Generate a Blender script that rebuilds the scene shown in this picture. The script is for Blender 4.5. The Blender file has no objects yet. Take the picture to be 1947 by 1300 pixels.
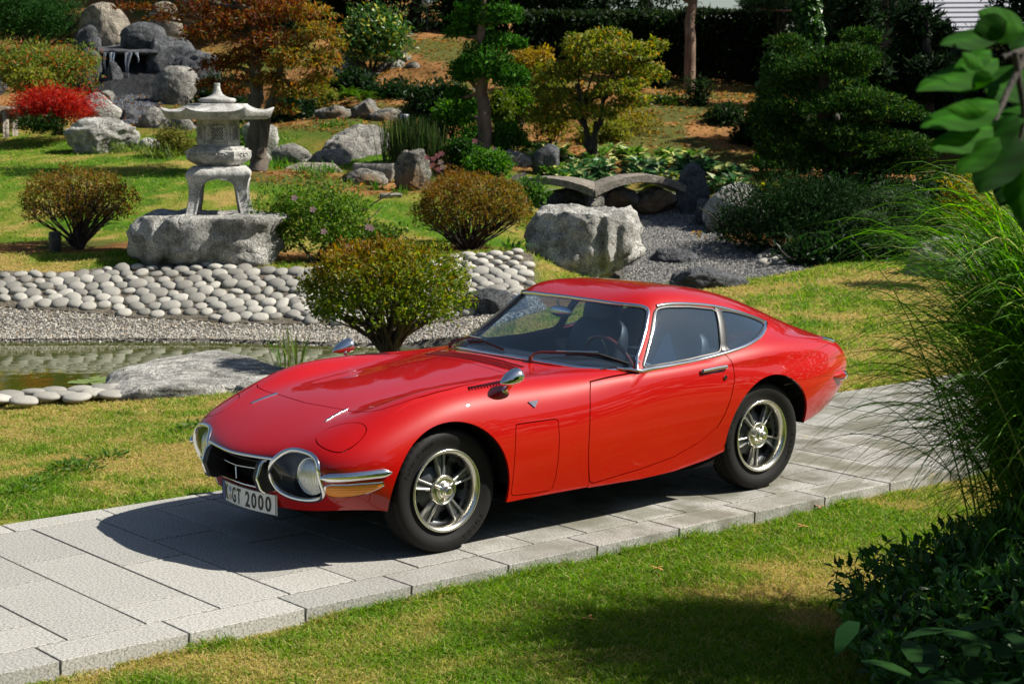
import bpy, bmesh, math, random
import numpy as np
from mathutils import Matrix, Vector
random.seed(7)
RNG = np.random.default_rng(11)
SC = bpy.context.scene
COL = SC.collection
R = math.radians

# ------------------------------------------------------------------ camera
# world: x along the path (towards the nose of the car), y towards the viewer, z up; path top is z = 0
CAM = np.array([5.3354, 7.6534, 2.2439])
YAW, PITCH, FPX, PW, PH = -2.264762, -0.133389, 3372.6, 1947.0, 1300.0
_f = np.array([math.cos(YAW)*math.cos(PITCH), math.sin(YAW)*math.cos(PITCH), math.sin(PITCH)])
_r = np.array([math.sin(YAW), -math.cos(YAW), 0.0])
_u = np.cross(_r, _f)
cam = bpy.data.cameras.new('camera')
cam_ob = bpy.data.objects.new('camera', cam)
COL.objects.link(cam_ob)
cam_ob.matrix_world = Matrix.Translation(CAM.tolist()) @ Matrix([_r.tolist(), _u.tolist(), (-_f).tolist()]).transposed().to_4x4()
cam.sensor_width = 36.0
cam.lens = 36.0*FPX/PW
cam.clip_start = 0.2
cam.clip_end = 2000
cam.dof.use_dof = True
cam.dof.focus_distance = 9.6
cam.dof.aperture_fstop = 7.0
SC.camera = cam_ob

# ------------------------------------------------------------------ light
SUN = Vector((-0.777, 0.629, 1.0)).normalized()          # towards the sun
world = bpy.data.worlds.new("World")
SC.world = world
world.use_nodes = True
nt = world.node_tree
sky = nt.nodes.new('ShaderNodeTexSky')
sky.sky_type = 'NISHITA'
sky.sun_disc = False
sky.sun_elevation = math.asin(SUN.z)
sky.sun_rotation = math.atan2(SUN.x, SUN.y)
sky.air_density = 1.0
sky.dust_density = 1.0
nt.links.new(sky.outputs[0], nt.nodes['Background'].inputs[0])
nt.nodes['Background'].inputs[1].default_value = 0.05
sun = bpy.data.lights.new('sun', 'SUN')
sun.energy = 5.0
sun.angle = R(0.55)
sun.color = (1.0, 0.95, 0.85)
sun_ob = bpy.data.objects.new('sun', sun)
COL.objects.link(sun_ob)
sun_ob.rotation_euler = (-SUN).to_track_quat('-Z', 'Y').to_euler()
SC.view_settings.view_transform = 'Standard'
SC.view_settings.look = 'None'
SC.view_settings.exposure = 0.82
SC.view_settings.gamma = 1.0
SC.cycles.use_denoising = True
SC.cycles.max_bounces = 8
SC.cycles.diffuse_bounces = 2
SC.cycles.transparent_max_bounces = 12
SC.cycles.caustics_reflective = False
SC.cycles.caustics_refractive = False

# ------------------------------------------------------------------ plan helpers
FH = np.array([math.cos(YAW), math.sin(YAW)])           # view direction on plan
RH = np.array([math.sin(YAW), -math.cos(YAW)])          # to the right on plan
def W(u, v, d):
    """point seen at photo pixel (u, v) at plan distance d along the view"""
    k = (_f + _r*((u-PW/2)/FPX) - _u*((v-PH/2)/FPX))
    t = d/(k[0]*FH[0]+k[1]*FH[1])
    return CAM + k*t
def PXM(d):
    return FPX/d
def sd(x, y):
    dx, dy = x-CAM[0], y-CAM[1]
    return dx*RH[0]+dy*RH[1], dx*FH[0]+dy*FH[1]
def xy(s, d):
    return CAM[0]+s*RH[0]+d*FH[0], CAM[1]+s*RH[1]+d*FH[1]

# ------------------------------------------------------------------ mesh helpers
def tag(o, label=None, cat=None, group=None, kind=None):
    if label: o['label'] = label
    if cat: o['category'] = cat
    if group: o['group'] = group
    if kind: o['kind'] = kind
    return o
def empty(name, loc=(0, 0, 0), label=None, cat=None, group=None, rz=0):
    o = bpy.data.objects.new(name, None)
    COL.objects.link(o)
    o.location = loc
    o.rotation_euler = (0, 0, rz)
    o.empty_display_size = .1
    return tag(o, label, cat, group)
def link(name, me, mat=None, parent=None, loc=None):
    o = bpy.data.objects.new(name, me)
    COL.objects.link(o)
    if mat is not None and len(me.materials) == 0: me.materials.append(mat)
    if parent is not None: o.parent = parent
    if loc is not None: o.location = loc
    return o
def np_mesh(name, V, F, smooth=True, col=None, normals=None):
    """V (n,3), F list of equal-length index arrays (m,k) -> mesh; col (n,3/4) point colours"""
    V = np.asarray(V, np.float32)
    Fs = F if isinstance(F, list) else [F]
    Fs = [np.asarray(f, np.int32) for f in Fs if len(f)]
    me = bpy.data.meshes.new(name)
    me.vertices.add(len(V))
    me.vertices.foreach_set('co', V.ravel())
    loops = np.concatenate([f.ravel() for f in Fs]) if Fs else np.zeros(0, np.int32)
    tot = np.concatenate([np.full(len(f), f.shape[1], np.int32) for f in Fs]) if Fs else np.zeros(0, np.int32)
    me.loops.add(len(loops))
    me.loops.foreach_set('vertex_index', loops)
    me.polygons.add(len(tot))
    st = np.concatenate([[0], np.cumsum(tot)[:-1]]).astype(np.int32)
    me.polygons.foreach_set('loop_start', st)
    me.polygons.foreach_set('use_smooth', np.full(len(tot), bool(smooth)))
    me.update(calc_edges=True)
    if col is not None:
        c = np.asarray(col, np.float32)
        if c.shape[1] == 3: c = np.concatenate([c, np.ones((len(c), 1), np.float32)], 1)
        a = me.color_attributes.new('tint', 'FLOAT_COLOR', 'POINT')
        a.data.foreach_set('color', c.ravel())
    if normals is not None:
        me.normals_split_custom_set_from_vertices(np.asarray(normals, np.float32).tolist())
    return me
class MB:
    """collects vertices and faces into one mesh"""
    def __init__(s): s.V, s.T, s.Q, s.C, s.n = [], [], [], [], 0
    def add(s, V, T=None, Q=None, col=None):
        V = np.asarray(V, float)
        if T is not None and len(T): s.T.append(np.asarray(T, int)+s.n)
        if Q is not None and len(Q): s.Q.append(np.asarray(Q, int)+s.n)
        s.V.append(V)
        s.C.append(np.tile(np.asarray(col if col is not None else (1, 1, 1), float), (len(V), 1)) if np.ndim(col) < 2 else np.asarray(col, float))
        s.n += len(V)
        return s
    def grid(s, P, closed_u=False, closed_v=False, col=None):
        n, m = P.shape[:2]
        i, j = np.meshgrid(np.arange(n if closed_u else n-1), np.arange(m if closed_v else m-1), indexing='ij')
        i, j = i.ravel(), j.ravel()
        i2, j2 = (i+1) % n, (j+1) % m
        return s.add(P.reshape(-1, 3), Q=np.stack([i*m+j, i*m+j2, i2*m+j2, i2*m+j], 1), col=col)
    def tube(s, pts, rad, n=8, cap=True, col=None):
        pts = np.asarray(pts, float)
        rad = np.broadcast_to(np.asarray(rad, float), (len(pts),))
        t = np.gradient(pts, axis=0)
        t /= np.linalg.norm(t, axis=1)[:, None]+1e-12
        ref = np.array([0, 0, 1.0]) if abs(t[0, 2]) < .9 else np.array([1.0, 0, 0])
        P = []
        for k in range(len(pts)):
            a = np.cross(t[k], ref); a /= np.linalg.norm(a)+1e-12
            b = np.cross(t[k], a); ref = np.cross(a, t[k])
            an = np.arange(n)*2*np.pi/n
            P.append(pts[k]+rad[k]*(np.cos(an)[:, None]*a+np.sin(an)[:, None]*b))
        P = np.array(P)
        s.grid(P, closed_v=True, col=col)
        if cap:
            for k in (0, -1):
                s.add(np.concatenate([P[k], P[k].mean(0)[None]]), T=[(i, (i+1) % n, n) for i in range(n)], col=col)
        return s
    def box(s, c, size, M=None, col=None, bev=0.0):
        c = np.asarray(c, float); h = np.asarray(size, float)/2
        if bev <= 0:
            V = np.array([(x, y, z) for z in (-1, 1) for y in (-1, 1) for x in (-1, 1)], float)*h
            Q = [(0, 2, 3, 1), (4, 5, 7, 6), (0, 1, 5, 4), (2, 6, 7, 3), (0, 4, 6, 2), (1, 3, 7, 5)]
            if M is not None: V = V @ np.asarray(M).T
            return s.add(V+c, Q=Q, col=col)
        bev = min(bev, h.min()*.9)
        V, T, Q = [], [], []
        idx = {}
        for sx in (-1, 1):
            for sy in (-1, 1):
                for sz in (-1, 1):
                    for ax in range(3):
                        p = np.array([sx, sy, sz])*(h-bev)
                        p[ax] = (sx, sy, sz)[ax]*h[ax]
                        idx[sx, sy, sz, ax] = len(V); V.append(p)
                    a = [idx[sx, sy, sz, k] for k in range(3)]
                    T.append(a if sx*sy*sz > 0 else a[::-1])
        S = (-1, 1)
        for sx in S:
            q = [idx[sx, y, z, 0] for y, z in ((-1, -1), (1, -1), (1, 1), (-1, 1))]; Q.append(q if sx > 0 else q[::-1])
            q = [idx[x, sx, z, 1] for x, z in ((-1, -1), (-1, 1), (1, 1), (1, -1))]; Q.append(q if sx > 0 else q[::-1])
            q = [idx[x, y, sx, 2] for x, y in ((-1, -1), (1, -1), (1, 1), (-1, 1))]; Q.append(q if sx > 0 else q[::-1])
            for sy in S:
                for (A, B, C3) in ((0, 1, 2), (0, 2, 1), (1, 2, 0)):
                    def key(c3, ax):
                        k = [0, 0, 0]; k[A] = sx; k[B] = sy; k[C3] = c3
                        return idx[k[0], k[1], k[2], ax]
                    Q.append([key(-1, A), key(1, A), key(1, B), key(-1, B)])
        V = np.array(V)
        if M is not None: V = V @ np.asarray(M).T
        return s.add(V+c, T=T, Q=Q, col=col)
    def lathe(s, prof, n=24, axis='z', c=(0, 0, 0), col=None):
        """prof: list of (radius, height)"""
        an = np.arange(n)*2*np.pi/n
        prof = np.asarray(prof, float)
        if axis == 'z': P = np.stack([np.outer(prof[:, 0], np.cos(an)), np.outer(prof[:, 0], np.sin(an)), np.outer(prof[:, 1], np.ones(n))], 2)
        elif axis == 'y': P = np.stack([np.outer(prof[:, 0], np.cos(an)), np.outer(prof[:, 1], np.ones(n)), -np.outer(prof[:, 0], np.sin(an))], 2)
        else: P = np.stack([np.outer(prof[:, 1], np.ones(n)), np.outer(prof[:, 0], np.cos(an)), np.outer(prof[:, 0], np.sin(an))], 2)
        return s.grid(P+np.asarray(c, float), closed_v=True, col=col)
    def mesh(s, name, smooth=True, color=False):
        V = np.concatenate(s.V); F = []
        if s.T: F.append(np.concatenate(s.T))
        if s.Q: F.append(np.concatenate(s.Q))
        return np_mesh(name, V, F, smooth, np.concatenate(s.C) if color else None)
    def build(s, name, mat=None, parent=None, smooth=True, color=False, loc=None, angle=None):
        me = s.mesh(name, smooth, color)
        if angle is not None:
            me.set_sharp_from_angle(angle=R(angle))
        return link(name, me, mat, parent, loc)

# value noise, vectorised
_PERM = np.random.default_rng(3).permutation(4096)
_VAL = np.random.default_rng(4).uniform(-1, 1, 4096)
def vnoise(P):
    P = np.asarray(P, float)
    i = np.floor(P).astype(np.int64); f = P-i
    f = f*f*f*(f*(f*6-15)+10)
    out = 0
    for a in (0, 1):
        for b in (0, 1):
            for c in (0, 1):
                h = _PERM[(_PERM[(_PERM[(i[:, 0]+a) & 4095]+i[:, 1]+b) & 4095]+i[:, 2]+c) & 4095]
                w = (f[:, 0] if a else 1-f[:, 0])*(f[:, 1] if b else 1-f[:, 1])*(f[:, 2] if c else 1-f[:, 2])
                out = out+w*_VAL[h]
    return out
def fbm(P, oct=4, lac=2.03, gain=.5):
    a, o, t = 1.0, 0, 0
    P = np.asarray(P, float)
    for k in range(oct):
        o = o+a*vnoise(P+17.3*k); t += a; a *= gain; P = P*lac
    return o/t
_ICO = {}
def ico(n):
    if n not in _ICO:
        bm = bmesh.new()
        bmesh.ops.create_icosphere(bm, subdivisions=n, radius=1)
        V = np.array([v.co[:] for v in bm.verts]); bm.verts.index_update()
        T = np.array([[v.index for v in f.verts] for f in bm.faces])
        bm.free(); _ICO[n] = (V, T)
    return _ICO[n]

# ------------------------------------------------------------------ materials
MATS = {}
def newmat(name):
    m = bpy.data.materials.new(name); m.use_nodes = True
    n = m.node_tree
    return m, n, n.nodes['Principled BSDF'], n.nodes['Material Output']
def nd(n, t, **kw):
    o = n.nodes.new(t)
    for k, v in kw.items():
        if k in o.inputs.keys() if hasattr(o.inputs, 'keys') else False: o.inputs[k].default_value = v
        else: setattr(o, k, v)
    return o
def plain(name, col, rough=.5, metal=0.0, coat=0.0, spec=.5, **kw):
    m, n, b, o = newmat(name)
    b.inputs['Base Color'].default_value = (*col, 1)
    b.inputs['Roughness'].default_value = rough
    b.inputs['Metallic'].default_value = metal
    b.inputs['Coat Weight'].default_value = coat
    b.inputs['Coat Roughness'].default_value = .03
    b.inputs['Specular IOR Level'].default_value = spec
    return m
def ramp(n, stops):
    r = n.nodes.new('ShaderNodeValToRGB')
    e = r.color_ramp.elements
    while len(e) < len(stops): e.new(.5)
    for k, (p, c) in enumerate(stops):
        e[k].position = p; e[k].color = (*c, 1)
    return r
def noise(n, scale, detail=4, rough=.55, coord='Object', vec=None):
    t = n.nodes.new('ShaderNodeTexNoise')
    t.inputs['Scale'].default_value = scale; t.inputs['Detail'].default_value = detail; t.inputs['Roughness'].default_value = rough
    if vec is None:
        c = n.nodes.new('ShaderNodeTexCoord'); vec = c.outputs[coord]
    n.links.new(vec, t.inputs['Vector'])
    return t
def mix(n, a, b, fac, mode='MIX'):
    x = n.nodes.new('ShaderNodeMix'); x.data_type = 'RGBA'; x.blend_type = mode
    for s, v in (('A', a), ('B', b)):
        i = [k for k in x.inputs if k.name == s and k.type == 'RGBA'][0]
        if isinstance(v, tuple): i.default_value = (*v, 1) if len(v) == 3 else v
        else: n.links.new(v, i)
    i = x.inputs[0]
    if isinstance(fac, float): i.default_value = fac
    else: n.links.new(fac, i)
    return [k for k in x.outputs if k.type == 'RGBA'][0]
def bump(n, b, h, strength=.5, dist=.02):
    k = n.nodes.new('ShaderNodeBump')
    k.inputs['Strength'].default_value = strength; k.inputs['Distance'].default_value = dist
    n.links.new(h, k.inputs['Height']); n.links.new(k.outputs[0], b.inputs['Normal'])
    return k
def rock_mat(name, light, dark, stain=(.09, .085, .08), scale=1.0, warm=None, stain_amt=.5, bumpy=.85, crack=1.0):
    m, n, b, o = newmat(name)
    a = noise(n, 5*scale, 8, .68)
    r = ramp(n, [(.40, dark), (.56, light)])
    n.links.new(a.outputs['Fac'], r.inputs[0])
    s = noise(n, 1.7*scale, 5, .6)
    r2 = ramp(n, [(.45, (0, 0, 0)), (.68, (stain_amt,)*3)])
    n.links.new(s.outputs['Fac'], r2.inputs[0])
    c = mix(n, r.outputs[0], stain, r2.outputs[0])
    g = noise(n, 60*scale, 3, .7)
    r3 = ramp(n, [(.40, (.50, .50, .50)), (.60, (1.30, 1.30, 1.30))])
    n.links.new(g.outputs['Fac'], r3.inputs[0])
    c = mix(n, c, r3.outputs[0], 1.0, 'MULTIPLY')
    if warm:
        w = noise(n, .9*scale, 3, .5)
        r4 = ramp(n, [(.5, (0, 0, 0)), (.62, (.7, .7, .7))]); n.links.new(w.outputs['Fac'], r4.inputs[0])
        c = mix(n, c, warm, r4.outputs[0])
    n.links.new(c, b.inputs['Base Color'])
    b.inputs['Roughness'].default_value = .88
    b.inputs['Specular IOR Level'].default_value = .25
    vo = n.nodes.new('ShaderNodeTexVoronoi'); vo.feature = 'DISTANCE_TO_EDGE'; vo.inputs['Scale'].default_value = 2.3*scale
    wn = noise(n, 3*scale, 4, .6); va = n.nodes.new('ShaderNodeMixRGB'); va.inputs[0].default_value = .22
    tcv = n.nodes.new('ShaderNodeTexCoord'); n.links.new(tcv.outputs['Object'], va.inputs[1]); n.links.new(wn.outputs['Color'], va.inputs[2]); n.links.new(va.outputs[0], vo.inputs['Vector'])
    rc = ramp(n, [(0.0, (0, 0, 0)), (.035, (1, 1, 1))]); n.links.new(vo.outputs['Distance'], rc.inputs[0])
    h = noise(n, 14*scale, 10, .72)
    mh = n.nodes.new('ShaderNodeMath'); mh.operation = 'MULTIPLY_ADD'; n.links.new(rc.outputs[0], mh.inputs[0]); mh.inputs[1].default_value = .22*crack; n.links.new(h.outputs['Fac'], mh.inputs[2])
    bump(n, b, mh.outputs[0], bumpy, .10)
    return m
M_ROCK = rock_mat('rock_grey', (.40, .385, .345), (.15, .145, .135))
M_ROCKL = rock_mat('rock_pale', (.60, .585, .54), (.25, .245, .225), stain=(.13, .125, .11), stain_amt=.65)
M_ROCKD = rock_mat('rock_dark', (.15, .155, .165), (.06, .063, .07), stain=(.035, .036, .04))
M_ROCKW = rock_mat('rock_warm', (.44, .39, .31), (.21, .185, .155), stain=(.12, .10, .08))
M_ROCKB = rock_mat('rock_weathered', (.30, .285, .25), (.10, .095, .085), stain=(.05, .045, .04), warm=(.22, .13, .06))
def leaf_mat(name, gloss=.35, transl=.35, mul=1.0, rough=.45):
    m, n, b, o = newmat(name)
    at = n.nodes.new('ShaderNodeAttribute'); at.attribute_name = 'tint'
    b.inputs['Roughness'].default_value = rough
    b.inputs['Specular IOR Level'].default_value = gloss
    n.links.new(at.outputs['Color'], b.inputs['Base Color'])
    t = n.nodes.new('ShaderNodeBsdfTranslucent')
    hs = n.nodes.new('ShaderNodeHueSaturation')
    hs.inputs['Saturation'].default_value = 1.15; hs.inputs['Value'].default_value = 1.5
    n.links.new(at.outputs['Color'], hs.inputs['Color']); n.links.new(hs.outputs[0], t.inputs['Color'])
    ms = n.nodes.new('ShaderNodeMixShader'); ms.inputs[0].default_value = transl
    n.links.new(b.outputs[0], ms.inputs[1]); n.links.new(t.outputs[0], ms.inputs[2])
    n.links.new(ms.outputs[0], o.inputs['Surface'])
    return m
M_LEAF = leaf_mat('leaf', .14, .42)
M_GLOSSY_LEAF = leaf_mat('leaf_glossy', .38, .25, rough=.4)
M_NEEDLE = leaf_mat('needle', .06, .2, rough=.6)
M_GRASS = leaf_mat('grass_blade', .2, .45, rough=.55)
def bark_mat(name, a, b2, scale=14):
    m, n, b, o = newmat(name)
    c = n.nodes.new('ShaderNodeTexCoord'); mp = n.nodes.new('ShaderNodeMapping')
    mp.inputs['Scale'].default_value = (1, 1, .25); n.links.new(c.outputs['Object'], mp.inputs[0])
    t = noise(n, scale, 6, .65, vec=mp.outputs[0])
    r = ramp(n, [(.35, a), (.65, b2)]); n.links.new(t.outputs['Fac'], r.inputs[0])
    n.links.new(r.outputs[0], b.inputs['Base Color']); b.inputs['Roughness'].default_value = .9
    bump(n, b, t.outputs['Fac'], .8, .03)
    return m
M_BARK = bark_mat('bark', (.05, .04, .032), (.14, .11, .085))
M_BARKD = bark_mat('bark_dark', (.022, .017, .013), (.06, .048, .038))
M_BARKR = bark_mat('bark_pine', (.10, .06, .04), (.24, .155, .11), 8)
# ------------------------------------------------------------------ terrain heights
def Wz(u, v, z):
    k = (_f + _r*((u-PW/2)/FPX) - _u*((v-PH/2)/FPX))
    return CAM + k*((z-CAM[2])/k[2])
WATER_Z = -.25
_ctl = [(-200,652,18.5),(0,652,18.5),(200,651,18.5),(400,652,18.5),(600,659,18.2),(750,662,18.1),(-200,600,19.3),(0,600,19.35),(250,603,19.4),(500,607,19.3),(700,610,19.0),
 (-200,512,20.45),(0,513,20.45),(250,508,20.5),(450,508,20.5),(580,515,20.35),(880,490,20.9),(1000,480,21),(900,590,18.9),(980,545,20),(820,640,18.2),
 (0,480,21.5),(150,475,22),(-200,470,22),(0,400,25),(0,330,28),(0,262,33),(-200,330,28),(-200,250,34),(260,400,24.5),(300,330,27.5),(487,325,27.5),(560,300,30),(430,285,30.5),(195,290,31),(330,290,30),
 (650,385,25.5),(740,430,23.5),(620,500,21.3),(890,480,21.8),(720,360,26.8),(790,360,27),(920,297,28.5),(700,240,31.5),(640,250,31),(820,180,34),(850,90,38),(760,190,33.5),(690,165,35),(500,210,35.5),
 (270,205,35),(240,150,38.2),(330,160,37.4),(100,190,36),(200,10,41),(60,60,40),(400,40,41),(600,100,39),(1000,230,32.5),(1130,305,28.7),(1300,300,29),(1250,230,32),(1300,180,36),(1350,165,38.5),(1150,150,38.5),(1380,300,29.5),(1420,260,31),
 (965,347,26.5),(1290,352,26.8),(1150,392,26.3),(1250,430,25),(1250,500,22.3),(1400,500,22.3),(1400,535,21),(1350,420,25.3),(1100,525,21.3),(1500,480,23),(1600,495,22),(1700,470,23),(1850,520,20.5),(1700,510,20.2),(1560,525,19.8),(1450,550,19),(1330,600,17.3),(1550,650,16),(1750,620,16.8),(1947,640,16.6),(2200,600,18),(2200,450,24),
 (1600,330,28),(1800,300,29),(1800,200,34),(2200,200,34),(1600,190,37),(1900,120,44),(1500,110,45),(900,30,46),(300,-60,48),(-300,0,44),(2300,110,44)]
_S, _D, _Z = [], [], []
for (u, v, d) in _ctl:
    P = W(u, v, d); a, b = sd(P[0], P[1]); _S.append(a); _D.append(b); _Z.append(P[2])
for x in np.arange(-16, 7, 1.5):           # lawn strips along the path
    for y, z in ((-1.3, -.012), (-2.4, -.045), (1.2, -.065), (2.6, -.09)):
        if y < -2 and x < -4.5: z = .06
        a, b = sd(x, y); _S.append(a); _D.append(b); _Z.append(z)
for x, y, z in ((1.5,-4,-.10),(0,-4,-.10),(3,-4,-.10),(0,-5,-.145),(1.5,-5,-.15),(-1.5,-4.6,-.13),(-2.6,-5,-.13),(-4,-5.4,-.12),(5,-5,-.15),(4,6,-.12),(8,5,-.12),(-2,6,-.08),(-8,5,-.06),(6,12,-.12),(-4,12,-.08),(12,10,-.12)):
    a, b = sd(x, y); _S.append(a); _D.append(b); _Z.append(z)
_C = np.stack([_S, _D], 1); _Z = np.array(_Z)
def _tps(r2): return .5*r2*np.log(r2+1e-9)
_n = len(_C)
_K = _tps(((_C[:, None]-_C[None])**2).sum(2))+np.eye(_n)*.06
_Pm = np.concatenate([np.ones((_n, 1)), _C], 1)
_A = np.block([[_K, _Pm], [_Pm.T, np.zeros((3, 3))]])
_wt = np.linalg.solve(_A, np.concatenate([_Z, np.zeros(3)]))
def sdist(px, py, poly):
    """signed distance to a polygon, negative inside"""
    poly = np.asarray(poly, float); n = len(poly)
    d2 = np.full(np.shape(px), 1e18); ins = np.zeros(np.shape(px), bool)
    for i in range(n):
        a, b = poly[i], poly[(i+1) % n]
        e = b-a; wx, wy = px-a[0], py-a[1]
        t = np.clip((wx*e[0]+wy*e[1])/(e@e+1e-18), 0, 1)
        d2 = np.minimum(d2, (wx-e[0]*t)**2+(wy-e[1]*t)**2)
        c = (a[1] <= py) != (b[1] <= py)
        with np.errstate(divide='ignore', invalid='ignore'):
            xi = a[0]+(py-a[1])/(e[1] if abs(e[1]) > 1e-15 else 1e-15)*e[0]
        ins ^= c & (px < xi)
    d = np.sqrt(d2)
    return np.where(ins, -d, d)
POND = [tuple(Wz(u, v, WATER_Z)[:2]) for u, v in ((-420,650),(-150,652),(0,652),(200,651),(400,652),(560,657),(700,661),(800,663),(860,668),(850,684),(760,695),(640,704),(545,712),(420,733),(280,744),(100,751),(0,756),(-150,764),(-420,775))]
def tps_z(s, d):
    s = np.ravel(s); d = np.ravel(d); out = np.empty(len(s))
    dc = np.clip(d, -4, 50); sc = np.clip(s, -16, 16)
    for k in range(0, len(s), 20000):
        q = np.stack([sc[k:k+20000], dc[k:k+20000]], 1)
        out[k:k+20000] = _tps(((q[:, None]-_C[None])**2).sum(2)) @ _wt[:_n]+_wt[_n]+q @ _wt[_n+1:]
    return out
def ground_z(x, y, carve=True):
    x = np.ravel(np.asarray(x, float)); y = np.ravel(np.asarray(y, float))
    s, d = sd(x, y)
    z = tps_z(s, d)
    # flat beside and under the path
    near = (y > -1.3)
    w = np.clip(1-np.maximum(-1.28-y, y-1.12)/1.2, 0, 1)
    w = w*w*(3-2*w)*np.clip((x+18)/4, 0, 1)
    z = z*(1-w)+w*np.where(y > 0, -.068, -.014)
    nz = fbm(np.stack([x*.9, y*.9, 0*x], 1), 3)*.02*np.clip((np.abs(y)-1.4)/1.0, 0, 1)
    z = z+nz
    z = np.where(y > 2.5, np.clip(z, -.14, .05), z)
    if carve:
        p = sdist(x, y, POND)
        k = np.clip((.06-p)/.5, 0, 1)
        z = np.where(p < .06, np.minimum(z, WATER_Z+.02-.55*k), np.where(p < .5, np.maximum(z, WATER_Z+.03+.04*np.clip(p/.5, 0, 1)), z))
        inp = (y > -1.26) & (y < 1.10) & (x > -17)
        z = np.where(inp, -.11, z)
    return z
def gz(x, y): return float(ground_z([x], [y])[0])
# ------------------------------------------------------------------ ground cover masks (all in plan)
def blob(u, v, d, rs, rd):
    P = W(u, v, d); s, dd = sd(P[0], P[1]); return (s, dd, rs, rd)
MULCH = [blob(150,470,22,1.3,.6),blob(890,475,21.9,.9,.6),blob(560,330,27.2,1.1,.7),blob(680,350,26.9,1.0,.8),blob(850,90,38,3,4),blob(800,170,34,2,3),blob(1000,230,32.5,4,3),blob(1250,220,32.5,3,4),
         blob(1130,300,28.7,2.6,1.6),blob(1330,190,35,4,3),blob(920,297,28.5,1.4,1.0),blob(700,200,33,2,2.0),blob(1330,300,29.5,2,1.6),blob(1420,270,31,2,2),blob(1600,330,27,3,4),blob(1600,420,24.5,2.4,1.8),blob(1650,250,32,3,5),blob(270,180,36,2,3),blob(500,200,36,3,3),blob(60,170,36.5,3,2.5),blob(1860,350,27,3,5),blob(600,500,21.4,.8,.5),
         blob(1060,575,19.2,.45,.5),blob(1100,60,43,9,6),blob(300,0,44,8,6)]
GRAVEL = [blob(1150,400,26,1.1,.8),blob(1250,430,25,1.1,1.2),blob(1300,480,23,1.4,1.0),blob(1400,515,21.8,1.1,.8),blob(1230,510,21.8,.8,.7)]
def emask(L_, s, d, soft=.25):
    m = np.zeros(np.shape(s))
    for (a, b, rs, rd) in L_:
        q = np.hypot((s-a)/rs, (d-b)/rd)
        m = np.maximum(m, np.clip((1+soft-q)/(2*soft), 0, 1))
    return m
# bank: strip between the far shore of the pond and the lawn behind
BANK_LO = [Wz(u, v, z)[:2] for u, v, z in ((-420,598,-.08),(0,599,-.08),(250,603,-.08),(500,607,-.08),(700,612,-.07),(850,610,-.03),(905,596,.04),(1018,562,.12))]
def bank_top():
    return [W(u, v, d)[:2] for u, v, d in ((-420,514,20.42),(0,514,20.42),(120,516,20.4),(250,503,20.55),(400,500,20.6),(580,512,20.4),(700,502,20.6),(880,486,20.95),(1012,480,21.0))]
BANK_HI = bank_top()
COBBLE_POLY = [tuple(p) for p in BANK_LO]+[tuple(p) for p in BANK_HI[::-1]]
GRAVEL_POLY = [tuple(Wz(u, v, WATER_Z)[:2]) for u, v in ((-420,650),(0,652),(200,651),(400,652),(560,657),(700,661),(800,663),(860,668))]+[tuple(Wz(905, 640, -.10)[:2])]+[tuple(Wz(1040, 598, .03)[:2])]+[tuple(p) for p in BANK_LO[::-1]]
def dryness(x, y):
    s, d = sd(x, y)
    P = np.stack([x*.9, y*.9, 0*x+5], 1)
    n = fbm(P, 4)*.9+.35*fbm(P*4.2, 3)
    base = np.where(y > 1.1, -.20, np.interp(d, [15.5, 16.5, 20.5, 21.8], [.30, .22, .22, -.26]))
    base = base-np.where((y < -1.28) & (y > -2.6) & (d < 13), .26, 0)
    base = base+.42*np.exp(-((s+3.6)/1.9)**2-((d-23.4)/1.5)**2)
    n2 = fbm(np.stack([x*5, y*5, 0*x+1], 1), 3)
    return np.clip(.5+1.5*(n+base)+.8*n2, 0, 1)
GREEN, DRY = np.array([.07, .155, .010]), np.array([.34, .25, .075])
def lawn_rgb(x, y):
    t = dryness(x, y)[:, None]
    g = GREEN*(1+.35*fbm(np.stack([x*3, y*3, 0*x+9], 1), 2)[:, None])
    yel = np.array([.18, .21, .025])
    c = np.where(t < .5, g+(yel-g)*t*2, yel+(DRY-yel)*(t*2-1))
    return c
def cover(x, y):
    s, d = sd(x, y)
    m = emask(MULCH, s, d); gr = emask(GRAVEL, s, d, .15)
    n = fbm(np.stack([x*1.3, y*1.3, 0*x], 1), 3)
    m = np.clip(m+n*.5*(m > 0)*(m < 1), 0, 1)
    cb = sdist(x, y, COBBLE_POLY); gp = sdist(x, y, GRAVEL_POLY); po = sdist(x, y, POND)
    gr = np.maximum(gr, np.clip(.5-gp/.06, 0, 1)); gr = np.maximum(gr, (po < .05)*1.0)
    return m, gr, np.clip(.5-cb/.08, 0, 1)
# ------------------------------------------------------------------ ground sheet
dd_ = np.concatenate([[-400,-150,-60,-25,-12,-6,-3,0,2,3.5],np.arange(4.5,24,.11),np.arange(24,48,.25),[49,51,54,58,64,75,95,130,200,420]])
ss_ = np.concatenate([-np.array([420,200,110,65,42,30,23,18.5,15.5,13.5]),np.arange(-12,12.01,.12),np.array([420,200,110,65,42,30,23,18.5,15.5,13.5])[::-1]])
Sg, Dg = np.meshgrid(ss_, dd_, indexing='ij')
Xg, Yg = xy(Sg.ravel(), Dg.ravel())
Zg = ground_z(Xg, Yg)
mm, gg, cc_ = cover(Xg, Yg)
colg = lawn_rgb(Xg, Yg)
mul = np.array([.25, .125, .045])*(1+.9*fbm(np.stack([Xg*1.6, Yg*1.6, 0*Xg], 1), 4)[:, None])
mul = np.where(fbm(np.stack([Xg*.8, Yg*.8, 0*Xg+3], 1), 4)[:, None] > .12, np.array([.10, .105, .025]), mul)
colg = colg*(1-mm[:, None])+mul*mm[:, None]
colg = colg*(1-gg[:, None])+np.array([.15, .14, .12])*gg[:, None]
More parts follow.
